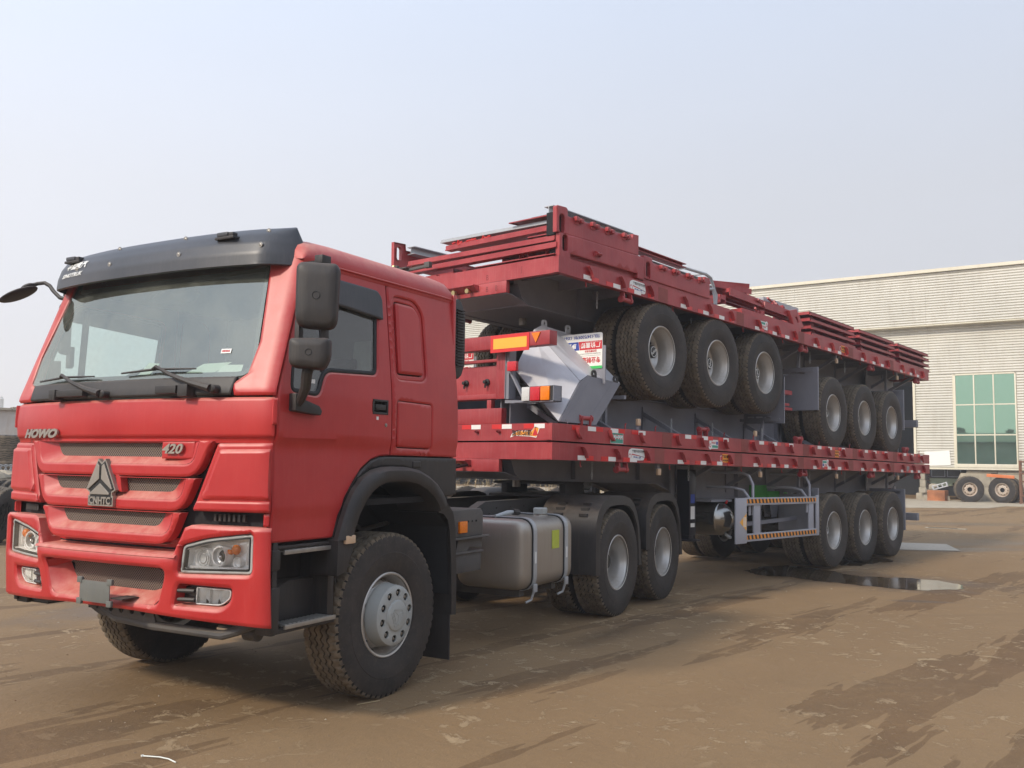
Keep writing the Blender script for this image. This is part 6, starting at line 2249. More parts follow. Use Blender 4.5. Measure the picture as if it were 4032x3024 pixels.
MB().tube([(0.02, -0.98, -0.19), (0.06, -1.03, -0.235), (0.10, -1.0, -0.24)], [0.02, 0.025, 0.01], 6).build('tank_drain', 'rag', tko)
MB().box((gx(6.45), -0.95, Z0(6.7, 1.09)), (gx(7.0), -0.30, Z0(6.7, 1.12))).box((gx(6.55), -0.60, Z0(6.7, 1.10)), (gx(6.62), -0.45, Z0(6.7, 1.45))).build('tank_carrier', 'grey', A)
gb = MB()
gb.box((gx(8.40), -0.60, Z0(8.4, 1.02)), (gx(8.8), -0.44, Z0(8.4, 1.27)))
gb.box((gx(8.8), -0.62, Z0(8.4, 1.02)), (gx(9.45), -0.42, Z0(8.4, 1.18)))
gb.build('green_valve_box', 'greenpaint', A, bevel=0.012)
MB().bar((gx(7.2), -0.9, Z0(8, 0.75)), (gx(9.1), -0.9, Z0(8, 0.80)), 0.05, 0.05).bar((gx(8.0), -0.85, Z0(8, 0.62)), (gx(8.0), -0.85, Z0(8, 1.05)), 0.06, 0.02).build('spare_carrier', 'grey', A)
# ------------------------------------------------------------------ loose cargo on and between the trailers
cz = lambda x: 3.6115-0.02130*(x-2.873)      # deck height of the topmost trailer
def slot(cx, cy, w, h):
    return rounded([(cx-w/2, cy-h/2), (cx+w/2, cy-h/2), (cx+w/2, cy+h/2), (cx-w/2, cy+h/2)], w*0.49)

def side_board(name, outline, holes, y, label, extra=None, depth=0.05):
    X0 = min(p[0] for p in outline)
    xc = (min(p[0] for p in outline)+max(p[0] for p in outline))/2
    zb = min(p[1] for p in outline)
    t = thing('side_board', label, 'steel panel', (xc, y, zb), (0, 0, 0), 'steel side boards loaded on the topmost trailer')
    fn = lambda u, v, d: Vector((u-xc, (d if y < 0 else -d), v-zb))
    add('board_face', panel(outline, fn, 'tred', holes, t=depth, res=0.15, rnd=0.004, ang=40), t)
    add('board_backing', panel(outline, lambda u, v, d: fn(u, v, d+depth*0.5), 'tred', holes, t=0.0, res=0.2, rnd=0), t)
    for h_ in (holes if y < 0 else []):
        hx = [p[0] for p in h_]
        hz_ = [p[1] for p in h_]
        s_ = 1 if y < 0 else -1
        MB().box((min(hx)-xc-0.02, s_*depth, min(hz_)-zb-0.02), (max(hx)-xc+0.02, s_*(depth+0.10), max(hz_)-zb+0.02)).build('slot_shade_box', 'dark', t)  # near-black box stands in for the deep shade seen through the slot
    if extra:
        extra(t, xc, zb)
    return t
def hinges(xs, zf):
    def f(t, xc, zb):
        for x_ in xs:
            z_ = zf(x_)
            h = MB()
            h.box((x_-xc-0.035, -0.012, z_-zb-0.022), (x_-xc-0.028, 0.0, z_-zb+0.03))
            h.box((x_-xc-0.05, -0.040, z_-zb+0.0), (x_-xc+0.0, 0.002, z_-zb+0.045))
            h.box((x_-xc+0.030, -0.040, z_-zb-0.01), (x_-xc+0.08, 0.002, z_-zb+0.035))
            h.box((x_-xc-0.04, -0.008, z_-zb-0.03), (x_-xc+0.03, 0.0, z_-zb-0.0))
            h.build('hinge_lug', 'tred', t, bevel=0.003)
    return f
P1 = [(2.896, 3.86), (4.365, 3.872), (4.372, 4.103), (4.26, 4.098), (4.252, 4.056), (3.077, 4.050), (3.075, 4.122), (3.05, 4.135), (2.91, 4.128), (2.896, 4.115)]
side_board('b', P1, [slot(2.982, 3.958, 0.085, 0.19)], -1.205, 'upper of the two upright red side boards at the near front corner of the load',
           hinges((3.22, 3.50, 3.77, 4.08), lambda x_: 4.02))
P2 = [(2.935, 3.592), (3.112, 3.600), (3.116, 3.672), (4.33, 3.668), (4.33, 3.618), (4.463, 3.612), (4.463, 3.868), (3.20, 3.862), (2.935, 3.855)]
def pinlock(t, xc, zb):
    MB().tube([(3.52-xc, -0.03, 3.745-zb), (3.60-xc, -0.03, 3.745-zb)], 0.018, 8).box((3.515-xc, -0.03, 3.72-zb), (3.53-xc, 0, 3.77-zb)).box((3.59-xc, -0.03, 3.72-zb), (3.605-xc, 0, 3.77-zb)).build('pin_lock', 'tred', t)
side_board('b', P2, [slot(3.025, 3.765, 0.085, 0.17)], -1.212, 'upright red side board standing on the front corner of the topmost deck, under the other', pinlock)
P3 = [(4.468, 3.640), (5.965, 3.612), (5.968, 3.868), (5.85, 3.872), (5.845, 3.805), (4.650, 3.842), (4.638, 3.893), (4.468, 3.897)]
side_board('b', P3, [slot(4.56, 3.735, 0.085, 0.20)], -1.208, 'upright red side board with pierced end post, behind the two at the front corner',
           hinges((4.84, 5.12, 5.43, 5.72), lambda x_: 3.795))
P4 = [(2.876, 3.82), (4.40, 3.80), (4.40, 4.03), (3.06, 4.03), (3.052, 4.103), (2.873, 4.098)]
side_board('b', P4, [slot(2.955, 3.975, 0.075, 0.16)], 1.21, 'red side board at the far front corner of the load, beyond the cab roof', None)
MB_ = None
# grey beams lying lengthwise behind the boards
def profile_beam(label, x0, x1, y, z, mat, group='steel profiles loaded on the topmost trailer', w=0.12, h=0.08, tilt=0.0):
    t = thing('steel_beam', label, 'steel beam', (x0, y, z), (0, tilt, 0), group)
    b = MB()
    L = x1-x0
    b.box((0, -w/2, 0), (L, w/2, 0.008))
    b.box((0, -w/2, h-0.008), (L, w/2, h))
    b.box((0, -0.004, 0.008), (L, 0.004, h-0.008))
    b.build('beam_profile', mat, t, smooth=False)
    return t
profile_beam('grey steel beam lying along the load behind the front side boards', 3.12, 4.60, -0.92, 4.115, 'galv', h=0.10, tilt=R(0.4))
profile_beam('short red steel bar behind the middle of the front side boards', 4.45, 5.62, -1.02, 3.985, 'tred', h=0.05, tilt=R(1.2))
profile_beam('grey steel beam lying behind the second run of side boards', 4.50, 6.10, -0.95, 3.875, 'galv', h=0.08, tilt=R(1.2))
profile_beam('grey steel beam at the far front corner of the load', 3.08, 3.72, 1.10, 3.98, 'galv', h=0.09)
# bars lying across, at the front end
def cross_bar(label, x, y0, y1, z0, z1, mat, w=0.10, h=0.055, lip=True):
    t = thing('cross_bar', label, 'steel bar', (x, y0, z0), (0, 0, 0), 'steel bars lying across the front of the load')
    b = MB()
    q = Vector((0, y1-y0, z1-z0))
    b.bar((0, 0, h/2), q+Vector((0, 0, h/2)), w, h)
    if lip:
        b.bar((-w/2-0.006, 0, 0.004), q+Vector((-w/2-0.006, 0, 0.004)), 0.012, 0.012)
        b.bar((-w/2+0.02, 0, h+0.003), q+Vector((-w/2+0.02, 0, h+0.003)), 0.03, 0.006)
    b.build('bar_profile', mat, t, smooth=False)
    return t
cross_bar('grey angle bar lying across the top of the load at its front', 3.05, 0.50, -1.05, 4.005, 3.985, 'galv', 0.14, 0.030)
cross_bar('red bar lying across the load under the grey angle bar', 3.00, 0.40, -1.15, 3.900, 3.905, 'tred', 0.09, 0.050)
cross_bar('long red bar lying across the load, third from the top', 2.98, 0.98, -1.15, 3.800, 3.785, 'tred', 0.10, 0.048)
cross_bar('long red bar lying across the load, lowest of the pile', 2.97, 0.98, -1.18, 3.705, 3.712, 'tred', 0.10, 0.050)
cross_bar('red channel bar set back in the front of the load', 3.35, 0.70, -0.8, 3.66, 3.66, 'tred', 0.2, 0.07)
cross_bar('dark bar under the grey angle bar', 3.25, 0.45, -1.0, 3.95, 3.94, 'tred', 0.25, 0.03, False)
# boards filling the gaps behind the front side boards
for (x0, x1, y, z, lab) in ((2.96, 4.45, -1.02, 3.625, 'long red board lying on the deck behind the lower front side board'), (4.47, 6.05, -1.05, 3.595, 'long red board lying on the deck behind the second run of side boards'), (3.0, 4.4, -0.55, 3.655, 'red board lying on the deck farther in behind the front side boards'), (3.1, 4.4, 0.55, 3.65, 'red board lying on the deck at the far side of the front load')):
    t = thing('loose_board', lab, 'steel board', (x0, y, z-0.045), (0, TC, 0), 'loose boards filling the front of the load')
    MB().box((0, -0.14, 0.0), (x1-x0, 0.14, 0.012)).box((0, -0.14, 0.012), (x1-x0, -0.128, 0.125)).box((0, 0.128, 0.012), (x1-x0, 0.14, 0.085)).build('board_profile', 'tred', t, smooth=False)
t = thing('loose_board', 'red board standing on edge across the load just behind its front bars', 'steel board', (3.32, -1.0, 3.605), (0, 0, 0), 'loose boards filling the front of the load')
MB().box((0, 0, 0), (0.02, 2.1, 0.15)).box((0.02, 0, 0.13), (0.25, 2.1, 0.142)).build('board_profile', 'tred', t, smooth=False)
for (z0, z1, nm) in ((2.595, 2.655, 'upper'), (2.43, 2.465, 'middle'), (2.365, 2.405, 'lower')):
    t = thing('stowed_board', '%s red board stowed between the upturned and the topmost trailer' % nm, 'steel board', (8.45, -0.8, z0), (0, 0, 0), 'red boards stowed between the trailers')
    MB().box((-0.35, -0.2, 0), (0.35 if nm != 'middle' else 0.25, 0.2, z1-z0)).build('board_bar', 'tred', t)
# flat cover plates
def flat_plate(label, pts, z, mat='tred', th=0.012, tilt=(0, 0, 0), name='steel_plate', holes=()):
    c = (sum(p[0] for p in pts)/len(pts), sum(p[1] for p in pts)/len(pts))
    t = thing(name, label, 'steel plate', (c[0], c[1], z), tilt, 'loose plates in the front of the load')
    add('plate_sheet', panel([(p[0]-c[0], p[1]-c[1]) for p in pts], lambda u, v, d: Vector((u, v, th-d)), mat, holes, t=th, res=0.2, rnd=0.002), t)
    return t
flat_plate('pierced red plate lying flat behind the upper front side board', [(2.92, -0.55), (2.92, -1.18), (3.5, -1.18), (3.5, -0.65)], 4.045)
flat_plate('dark plate lying on top behind the upper side board', [(3.05, -0.75), (3.05, -1.15), (3.4, -1.15), (3.4, -0.75)], 4.075, 'dgrey', 0.03)
flat_plate('pierced red plate between the two front side boards', [(2.93, -0.80), (2.93, -1.19), (3.5, -1.19), (3.5, -0.80)], 3.858)
flat_plate('dark red plate sticking out low at the front of the load', [(2.90, -0.10), (2.90, -1.17), (3.6, -1.17), (3.6, -0.2)], 3.640, 'tred', 0.008)
# square tubes in the pile
for (y0, lab) in ((-0.55, 'open end of a square steel tube in the front of the load, left one'), (-0.90, 'open end of a square steel tube in the front of the load, right one')):
    t = thing('square_tube', lab, 'steel tube', (2.96, y0, 3.665), (0, 0, 0), 'square steel tubes in the front of the load')
    b = MB()
    w, h = 0.24, 0.06
    for bx_ in (((0, -w/2, 0), (0.9, w/2, 0.005)), ((0, -w/2, h-0.005), (0.9, w/2, h)), ((0, -w/2, 0), (0.9, -w/2+0.005, h)), ((0, w/2-0.005, 0), (0.9, w/2, h))):
        b.box(*bx_)
    b.build('tube_walls', 'tred', t, smooth=False)
# rope bundle and clips under the grey bar
rnd = random.Random(5)
rb = thing('red_clip_bundle', 'bundle of small red clips hanging under the grey angle bar', 'clips', (2.97, 0.05, 3.985))
b = MB()
for k in range(16):
    y = -0.30+0.034*k*1.1
    b.tube([(rnd.uniform(-.02, .02), y, rnd.uniform(-0.04, 0)), (rnd.uniform(-.02, .02), y+rnd.uniform(-.05, .05), rnd.uniform(-0.05, 0.005))], 0.010, 5)
b.build('clips', 'redref', rb)
b = None
# bracket over the cab roof
br = thing('dark_bracket', 'dark steel bracket with brass bolt sticking out at the far front corner of the load', 'bracket', (2.78, 1.0, 3.73))
MB().bar((0.0, 0.25, 0.0), (0.0, -0.20, 0.0), 0.10, 0.012).box((-0.02, -0.02, 0), (0.02, 0.06, 0.05)).bar((0.02, -0.0, -0.02), (0.02, -0.50, -0.01), 0.035, 0.03).box((0.0, -0.52, -0.03), (0.05, -0.44, 0.035)).build('bracket_frame', 'dgrey', br, bevel=0.003)
MB().sphere((0, 0, 0), 0.022, (1, 1, 1), 8, 6).build('bolt', 'brass', br, loc=(-0.03, 0.02, 0.035))

# bent pipe ladder
ld = thing('pipe_ladder', 'bent grey pipe ladder leaning behind the front side boards', 'ladder', (6.2, -1.05, cz(6.2)))
b = MB()
for dy in (0.0, 0.32):
    b.tube([(0.19, dy, 0.08), (0.16, dy, 0.24), (0.15, dy, 0.30), (0.08, dy, 0.40), (-0.05, dy, 0.43), (-0.50, dy+0.05, 0.445)], 0.020, 8)
b.tube([(0.14, 0, 0.32), (0.14, 0.32, 0.32)], 0.016, 8)
b.tube([(-0.1, 0.02, 0.43), (-0.1, 0.34, 0.43)], 0.016, 8)
b.tube([(-0.5, 0.05, 0.445), (-0.5, 0.37, 0.445)], 0.018, 8)
b.tube([(0.02, 0.0, 0.25), (0.16, 0.0, 0.27), (0.22, 0.0, 0.20), (0.20, 0.0, 0.04)], 0.020, 8)
b.box((0.06, -0.06, 0.0), (0.30, 0.06, 0.03))
b.build('ladder_pipes', 'galv', ld)

# angled frames in the middle of the load
def frame_board(label, p0, p1, width, thick, up_=(0, 0, 1), mat='tred', group='steel frames heaped in the middle of the load', holes=None):
    p0, p1 = Vector(p0), Vector(p1)
    c = (p0+p1)/2
    t = thing('loose_board', label, 'steel board', c, (0, 0, 0), group)
    b = MB()
    b.bar(p0-c, p1-c, width, thick, up_)
    d = (p1-p0).normalized()
    s_ = d.cross(Vector(up_)).normalized()
    u = s_.cross(d)
    for sg in (-1, 1):
        b.bar(p0-c+s_*sg*width/2-u*0.02, p1-c+s_*sg*width/2-u*0.02, 0.012, thick+0.05, up_)
    b.build('frame_profile', mat, t, smooth=False)
    return t
frame_board('bright red folded board tilted up on top of the middle heap', (6.55, -0.35, 4.06), (7.95, -0.62, 4.155), 0.30, 0.015, (-0.55, 0, 0.8))
frame_board('red board lying flat under the tilted one', (6.35, -0.70, 3.93), (7.35, -0.85, 3.93), 0.5, 0.02)
frame_board('long red board running back along the near edge of the heap', (6.75, -1.02, 3.855), (8.75, -1.06, 3.765), 0.10, 0.05)
frame_board('second long red bar of the middle heap', (7.0, -0.80, 3.90), (9.3, -0.85, 3.82), 0.14, 0.05)
frame_board('third long red bar of the middle heap, farther back', (7.3, -0.45, 3.98), (9.0, -0.5, 3.92), 0.12, 0.06)
frame_board('low red board lying on the deck under the heap', (6.9, -1.05, 3.60), (8.7, -1.08, 3.55), 0.22, 0.05)
frame_board('short red bar lying across the heap', (7.6, -1.12, 3.66), (7.75, -0.3, 3.66), 0.08, 0.05)
frame_board('red bar lying across under the tilted board', (6.6, -1.05, 3.74), (6.75, 0.4, 3.74), 0.12, 0.06)
frame_board('grey steel profile lying at the back of the heap', (8.3, -0.75, 3.985), (9.4, -0.80, 3.95), 0.10, 0.05, mat='galv')
for k, (x, y, z, a, lab) in enumerate(((8.15, -0.60, 4.06, 15, 'red pin bracket highest on the heap'), (8.45, -0.85, 3.965, 5, 'red pin bracket right of the tilted board'), (8.35, -1.0, 3.86, -10, 'red pin bracket below the others'), (7.45, -1.1, 3.66, 20, 'red pin bracket low under the boards'), (7.6, -1.1, 3.80, 8, 'red pin bracket on the long board'), (8.6, -0.9, 3.90, 8, 'red pin bracket beside the grey profile'))):
    t = thing('pin_bracket', lab, 'bracket', (x, y, z), (0, R(10), R(a)), 'small red pin brackets on the load')
    MB().tube([(-0.14, 0, 0), (0.10, 0, 0.0)], 0.016, 8).box((0.08, -0.03, -0.035), (0.10, 0.03, 0.035)).box((0.13, -0.02, -0.03), (0.14, 0.02, 0.03)).tube([(0.1, 0, 0), (0.14, 0, 0)], 0.012, 6).build('pin', 'tred', t)
EP = [(8.40, 3.785), (8.765, 3.850), (9.02, 3.605), (8.63, 3.545)]
t = thing('end_plate', 'tilted red end plate with an oval hole leaning on the first stack of boards', 'steel plate', (8.7, -1.15, 3.55))
pf = lambda u, v, d: Vector((u-8.7, d, v-3.55))
add('plate_sheet', panel([(8.40, 3.79), (8.66, 3.84), (8.92, 3.60), (8.60, 3.545)], pf, 'tred', [rounded([(8.60, 3.72), (8.66, 3.735), (8.735, 3.66), (8.70, 3.635)], 0.02)], t=0.05, res=0.15, rnd=0.003), t)

# three stacks of flat boards at the rear
stack_pos = ((9.25, 11.04, 'front'), (11.27, 12.99, 'middle'), (13.22, 14.97, 'rear'))
BD = {}
def flat_board(L):
    b = MB()
    w = 0.60
    b.box((0, 0, 0.048), (L, w, 0.056))
    b.box((0, 0, 0.012), (L, 0.008, 0.056))
    b.box((0, w-0.008, 0.012), (L, w, 0.056))
    b.box((0, 0, 0.012), (0.008, w, 0.048))
    b.box((L-0.008, 0, 0.012), (L, w, 0.048))
    b.box((0, -0.02, 0.0), (L, 0.008, 0.012))
    for k in range(3):
        b.box((L*(k+1)/4-0.02, 0.01, 0.0), (L*(k+1)/4+0.02, w-0.01, 0.047))
    return b.data('flat_board', 'tred', smooth=False)
order = ('lowest', 'second from below', 'third from below', 'topmost')
for (x0, x1, nm) in stack_pos:
    me = flat_board(x1-x0)
    for k in range(4):
        dx = (0.0, 0.04, -0.03, 0.0)[k]
        z = cz(x0)+0.045+k*0.105
        o_ = thing('flat_side_board', '%s board of the %s stack of flat red side boards' % (order[k], nm), 'steel panel', (x0+dx, -1.12+0.02*(k % 2), z), (0, TC, 0), 'flat side boards stacked on the rear of the topmost trailer', data=me)
        if k < 4:
            bl = MB().box((0.15, 0.05, -0.045), (0.25, 0.55, -0.001)).build('spacer', 'tred', o_)
            MB().box((x1-x0-0.25, 0.05, -0.045), (x1-x0-0.15, 0.55, -0.001)).build('spacer', 'tred', o_)

# folded silver wheel cover standing on its corner between the trailers
F = {}
v = [Vector(p) for p in ((3.27, -0.62, 2.97), (2.99, -0.60, 2.525), (2.95, -1.20, 1.985), (3.29, -1.20, 2.40), (3.42, -1.20, 2.465), (4.00, -1.20, 2.425), (3.56, -1.20, 1.970), (3.42, -0.60, 3.03), (3.95, -0.62, 2.98), (4.55, -0.62, 2.52), (3.6, -0.62, 1.98))]
base = Vector((3.1, -1.0, 1.975))
wc = thing('folded_wheel_cover', 'pale silver folded sheet-metal cover standing on its corner beside the upturned wheels', 'metal cover', base)
def faces(name, fs, mat, parent, th=0.012, off=(0, 0, 0)):
    b = MB()
    for f_ in fs:
        P = [v[i]-base+Vector(off) for i in f_]
        n_ = (P[1]-P[0]).cross(P[2]-P[0]).normalized()
        A_ = [b.bm.verts.new(p) for p in P]
        B_ = [b.bm.verts.new(p+n_*th) for p in P]
        b._f(A_)
        b._f(B_[::-1])
        for i in range(len(P)):
            b._f([A_[i], B_[i], B_[(i+1) % len(P)], A_[(i+1) % len(P)]])
    return b.build(name, mat, parent, smooth=False)
faces('cover_front_sheet', [(0, 1, 2, 3)], 'silver', wc)
faces('cover_top_sheet', [(0, 3, 4, 5, 8, 7)], 'silver', wc)
faces('cover_side_sheet', [(3, 2, 6, 5, 4)], 'grey', wc)  # darker grey puts the shade of this side into its colour
faces('cover_back_sheet', [(1, 2, 6, 10)], 'silver', wc)
for (x0, z0, x1, z1) in ((3.06, 1.985, 3.50, 2.44), (3.42, 1.98, 3.88, 2.42)):
    b = MB()
    b.bar(Vector((x0, -1.208, z0))-base, Vector((x1, -1.208, z1))-base, 0.012, 0.055, (1, 0, -1))
    b.build('cover_rib', 'grey', wc)
def lug(loc, rot):
    me = panel(rounded([(-0.045, -0.03), (0.045, -0.03), (0.045, 0.06), (-0.045, 0.06)], [0.0, 0.0, 0.043, 0.043]), lambda u, v_, d: Vector((u, d, v_)), 'black', [circle(0, 0.02, 0.015, 12)], t=0.012, res=0.05, rnd=0.002)
    return me
LUG = lug(0, 0)
LUGS = LUG.copy()
LUGS.materials[0] = M['galv']
for (p, me) in (((3.53, -1.21, 2.475), LUG), ((3.92, -1.21, 2.445), LUG), ((3.47, -0.60, 3.045), LUGS), ((3.86, -0.62, 3.03), LUGS)):
    add('lifting_lug', me, wc, Vector(p)-base)
# ------------------------------------------------------------------ surroundings
# factory hall: facade frame, s runs left along the wall, q runs out of the wall towards the yard
AZ = R(96.69)
wd = Vector((math.cos(AZ), math.sin(AZ), 0))
wnr = Vector((-math.sin(AZ), math.cos(AZ), 0))      # towards the yard (about -x)
H0 = Vector((39.0, 4.5, 0))
hall = thing('factory_hall', 'long cream hall clad in horizontal corrugated sheet with a green nine-pane window', 'building', H0, (0, 0, AZ))
# local x = s, local y = q (yard side), z up
def clad(x0, x1, z0, z1, q, mat='clad', pitch=0.116, dep=0.058, name='cladding_sheet', parent=None):
    b = MB()
    prof = []
    z = z0
    while z < z1-0.01:
        for (u, d) in ((0.0, 0.0), (0.12, 0.0), (0.34, dep), (0.74, dep), (1.0, 0.0)):
            zz = z+u*pitch
            if zz <= z1:
                prof.append((d, zz))
        z += pitch
    rows = [[b.bm.verts.new((w, q+d, zz)) for d, zz in prof] for w in (x0, x1)]
    for k in range(len(prof)-1):
        b._f([rows[0][k], rows[0][k+1], rows[1][k+1], rows[1][k]])
    return b.build(name, mat, parent or hall, smooth=False)
rnd = random.Random(11)
# upper band stands out a little from the lower wall
x = -16.0
while x < 44:
    L = 5.8
    clad(x, x+L-0.004, 7.70, 10.02, 0.42)
    x += L
def low(x0, x1, z0, z1):
    x = x0
    while x < x1-0.1:
        e_ = min(x1, x+5.8)
        clad(x, e_-0.003, z0, z1, 0.0)
        x = e_
low(0.42, 2.02, 1.42, 5.50)
low(-16, -2.02, 1.42, 5.50)
low(-16, 44, 5.505, 7.70)
low(9.2, 44, 0.9, 5.50)
b = MB()
b.box((-16, 0.30, 10.02), (44, 0.60, 10.16))
b.box((-16, 0.0, 7.66), (44, 0.50, 7.70))
b.box((-16, -0.02, 1.34), (2.05, 0.10, 1.42))
b.box((1.98, -0.05, 1.42), (2.08, 0.12, 5.50))
b.box((9.1, -0.05, 0.0), (9.2, 0.12, 5.50))
b.box((1.98, 0.0, 5.46), (9.2, 0.10, 5.52))
b.build('edge_trim', 'trim', hall)
b = MB()
b.box((-16, -14, 10.0), (44, 0.40, 10.05))
b.box((-16, -14, 0), (-15.9, 0, 10))
b.box((44, -14, 0), (44.1, 0.4, 10))
b.box((-16, -14.1, 0), (44, -14, 10))
b.build('roof_and_back', 'clad', hall)
b = MB()
b.box((-15.9, -6.0, 0.0), (43.9, -5.9, 9.9))
b.box((2.0, -5.9, 5.5), (9.2, -0.05, 5.6))
b.build('dark_interior', 'dark', hall)
# window
W0, W1, WZ0, WZ1 = -2.00, 0.40, 1.43, 5.50
wf = MB()
wf.box((W0, -0.02, WZ0), (W1, 0.09, WZ0+0.16))
wf.box((W0, -0.02, WZ1-0.06), (W1, 0.07, WZ1))
wf.box((W1-0.06, -0.02, WZ0), (W1, 0.07, WZ1))
wf.box((W0, -0.02, WZ0), (W0+0.06, 0.07, WZ1))
xs = [W1-0.06, -0.38, -1.14, W0+0.06]
zs = [WZ0+0.16, 2.84, 4.15, WZ1-0.06]
for x_ in xs[1:3]:
    wf.box((x_-0.025, -0.01, WZ0), (x_+0.025, 0.055, WZ1))
for z_ in zs[1:3]:
    wf.box((W0, -0.01, z_-0.025), (W1, 0.050, z_+0.025))
wfo = wf.build('window', 'trim', hall, bevel=0.004)
for i in range(3):
    for j in range(3):
        tl = rnd.uniform(-0.005, 0.005)
        MB().box((xs[i+1], 0.012+tl, zs[j]), (xs[i], 0.018+tl, zs[j+1])).build('pane', 'glass_green', wfo, rot=(0, 0, rnd.uniform(-0.002, 0.002)))
wb = MB()
wb.box((W0, -0.5, WZ0), (W1, -0.45, WZ1))
wb.build('window_backing', 'navy', hall)  # near-black sheet set behind the panes
MB().box((W0-0.04, -0.4, 1.40), (W0, 0.0, 5.5)).build('window_reveal', 'trim', hall)
MB().box((W1, -0.4, 1.40), (W1+0.06, 0.06, 5.5)).build('window_reveal', 'trim', hall)
# white sheet hung on the wall
wsm = MB()
wsm.prism([(1.66, 2.12), (0.64, 2.16), (0.60, 1.53), (1.40, 1.50), (1.70, 1.50)], lambda u, v, w: Vector((u, w, v)), 0.06, 0.075)
ws_ = thing('white_board', 'blank white sheet fixed low on the corrugated wall left of the window', 'board', H0, (0, 0, AZ))
wsm.build('board_sheet', 'whitepanel', ws_)
# block wall under the window
blk = thing('block_wall', 'broken wall of large concrete blocks under the window of the hall', 'wall', H0, (0, 0, AZ))
for (x0, x1, z0, z1) in ((-1.18, 0.02, 1.20, 1.335), (-2.3, -1.19, 1.18, 1.335), (-0.92, 0.25, 0.62, 1.19), (-2.6, -0.935, 0.62, 1.17), (-1.5, 0.15, 0.0, 0.61), (-3.2, -1.515, 0.0, 0.61), (-4.6, -2.615, 0.62, 1.335), (-5.2, -3.215, 0.0, 0.61)):
    MB().box((x0, -0.30, z0), (x1, -0.06, z1)).build('block', 'concrete', blk, bevel=0.015)
MB().prism([(0.25, 1.19), (0.42, 0.82), (0.46, 0.70), (0.33, 0.66), (0.26, 0.62)], lambda u, v, w: Vector((u, w, v)), -0.28, -0.07).build('block', 'concrete', blk, bevel=0.02)
# pillar of stacked blocks
pil = thing('block_pillar', 'narrow pillar of stacked concrete blocks at the dark opening of the hall', 'pillar', H0, (0, 0, AZ))
for (x0, x1, z0, z1, dq) in ((1.62, 1.86, 0.55, 0.86, 0), (1.64, 1.87, 0.87, 1.12, 0.01), (1.63, 1.85, 1.13, 1.33, 0), (1.60, 1.90, 0.30, 0.54, 0.02), (1.42, 2.00, 0.0, 0.29, 0.12)):
    MB().box((x0, -0.10+dq, z0), (x1, 0.22+dq, z1)).build('block', 'concrete', pil, bevel=0.02)
def W(s, q, z):
    return H0+wd*s+wnr*q+Vector((0, 0, z))
# lorry body inside the opening
bus = thing('parked_truck_body', 'pale green truck body standing in the dark under the hall wall', 'truck body', W(0.9, -0.9, 0), (0, 0, AZ))
b = MB()
b.box((-0.75, -0.5, 0.72), (0.75, 0.0, 0.93))
b.box((-0.2, -0.5, 0.60), (0.7, 0.02, 0.74))
b.build('bumper', 'palebus', bus, bevel=0.02)
MB().box((-0.70, -0.5, 0.96), (0.70, -0.02, 1.40)).build('body', 'dgrey', bus, bevel=0.02)
for x0 in (-0.55, 0.10):
    b = MB()
    for r_ in (((x0, -0.02, 1.0), (x0+0.56, 0.0, 1.02)), ((x0, -0.02, 1.30), (x0+0.56, 0.0, 1.32)), ((x0, -0.02, 1.0), (x0+0.02, 0.0, 1.32)), ((x0+0.54, -0.02, 1.0), (x0+0.56, 0.0, 1.32))):
        b.box(*r_)
    b.build('window_frame', 'galv', bus)
b = MB()
rr = random.Random(3)
for k in range(10):
    b.tube([(0.75+rr.uniform(-.1, .15), 0.05, 0.45+0.07*k), (0.85+rr.uniform(-.1, .1), 0.10, 0.50+0.07*k), (0.95+rr.uniform(-.1, .1), 0.05, 0.42+0.07*k)], 0.018, 5)
b.build('hoses', 'rust', bus)
# scrap by the wall
ob = thing('orange_crate', 'rusty orange metal box on the ground beside the leaning wheels', 'metal box', W(0.98, 1.15, 0), (0, 0, AZ+R(-8)))
MB().box((-0.36, -0.25, 0.02), (0.36, 0.25, 0.45)).box((-0.40, -0.27, 0.0), (0.38, 0.27, 0.03)).build('box_body', 'orangerust', ob, bevel=0.02)
gf = thing('pierced_plate', 'pale pierced metal plate lying aslant on the rubble', 'metal plate', W(0.95, 0.75, 0.62), (0, R(17), AZ))
add('plate_sheet', panel([(-0.32, -0.10), (0.32, -0.10), (0.32, 0.10), (-0.32, 0.10)], lambda u, v_, d: Vector((u, 0.05-d, v_)), 'galv', [rounded([(q, -0.05), (q+0.13, -0.05), (q+0.13, 0.06), (q, 0.06)], 0.01) for q in (-0.26, -0.07, 0.12)], t=0.03, rnd=0.003), gf)
rr = random.Random(9)
for k, (s_, q_, z_, a, lab) in enumerate(((1.50, 0.45, 0.0, 10, 'broken concrete block at the foot of the pillar'), (1.35, 0.40, 0.24, -25, 'broken concrete block on top of another by the pillar'), (1.10, 0.35, 0.0, 30, 'broken concrete block in the dark behind the orange box'), (1.62, 0.55, 0.30, 50, 'small lump of concrete leaning on the pillar'), (0.72, 1.0, 0.0, 15, 'grey lump of rubble between the orange box and the wheel'), (1.25, 0.5, 0.47, 5, 'chipped concrete block highest on the rubble heap'))):
    t = thing('rubble_block', lab, 'rubble', W(s_, q_, z_), (R(rr.uniform(-8, 8)), R(rr.uniform(-8, 8)), AZ+R(a)), 'rubble blocks beside the pillar')
    w_, h_ = (0.19, 0.24) if k != 3 else (0.10, 0.18)
    MB().prism([(-w_, 0), (w_, 0), (w_*0.95, h_*0.8), (w_*0.4, h_), (-w_*0.8, h_*0.9)], lambda u, v_, w: Vector((u, w, v_)), -0.15, 0.15).build('lump', 'concrete', t, bevel=0.02)
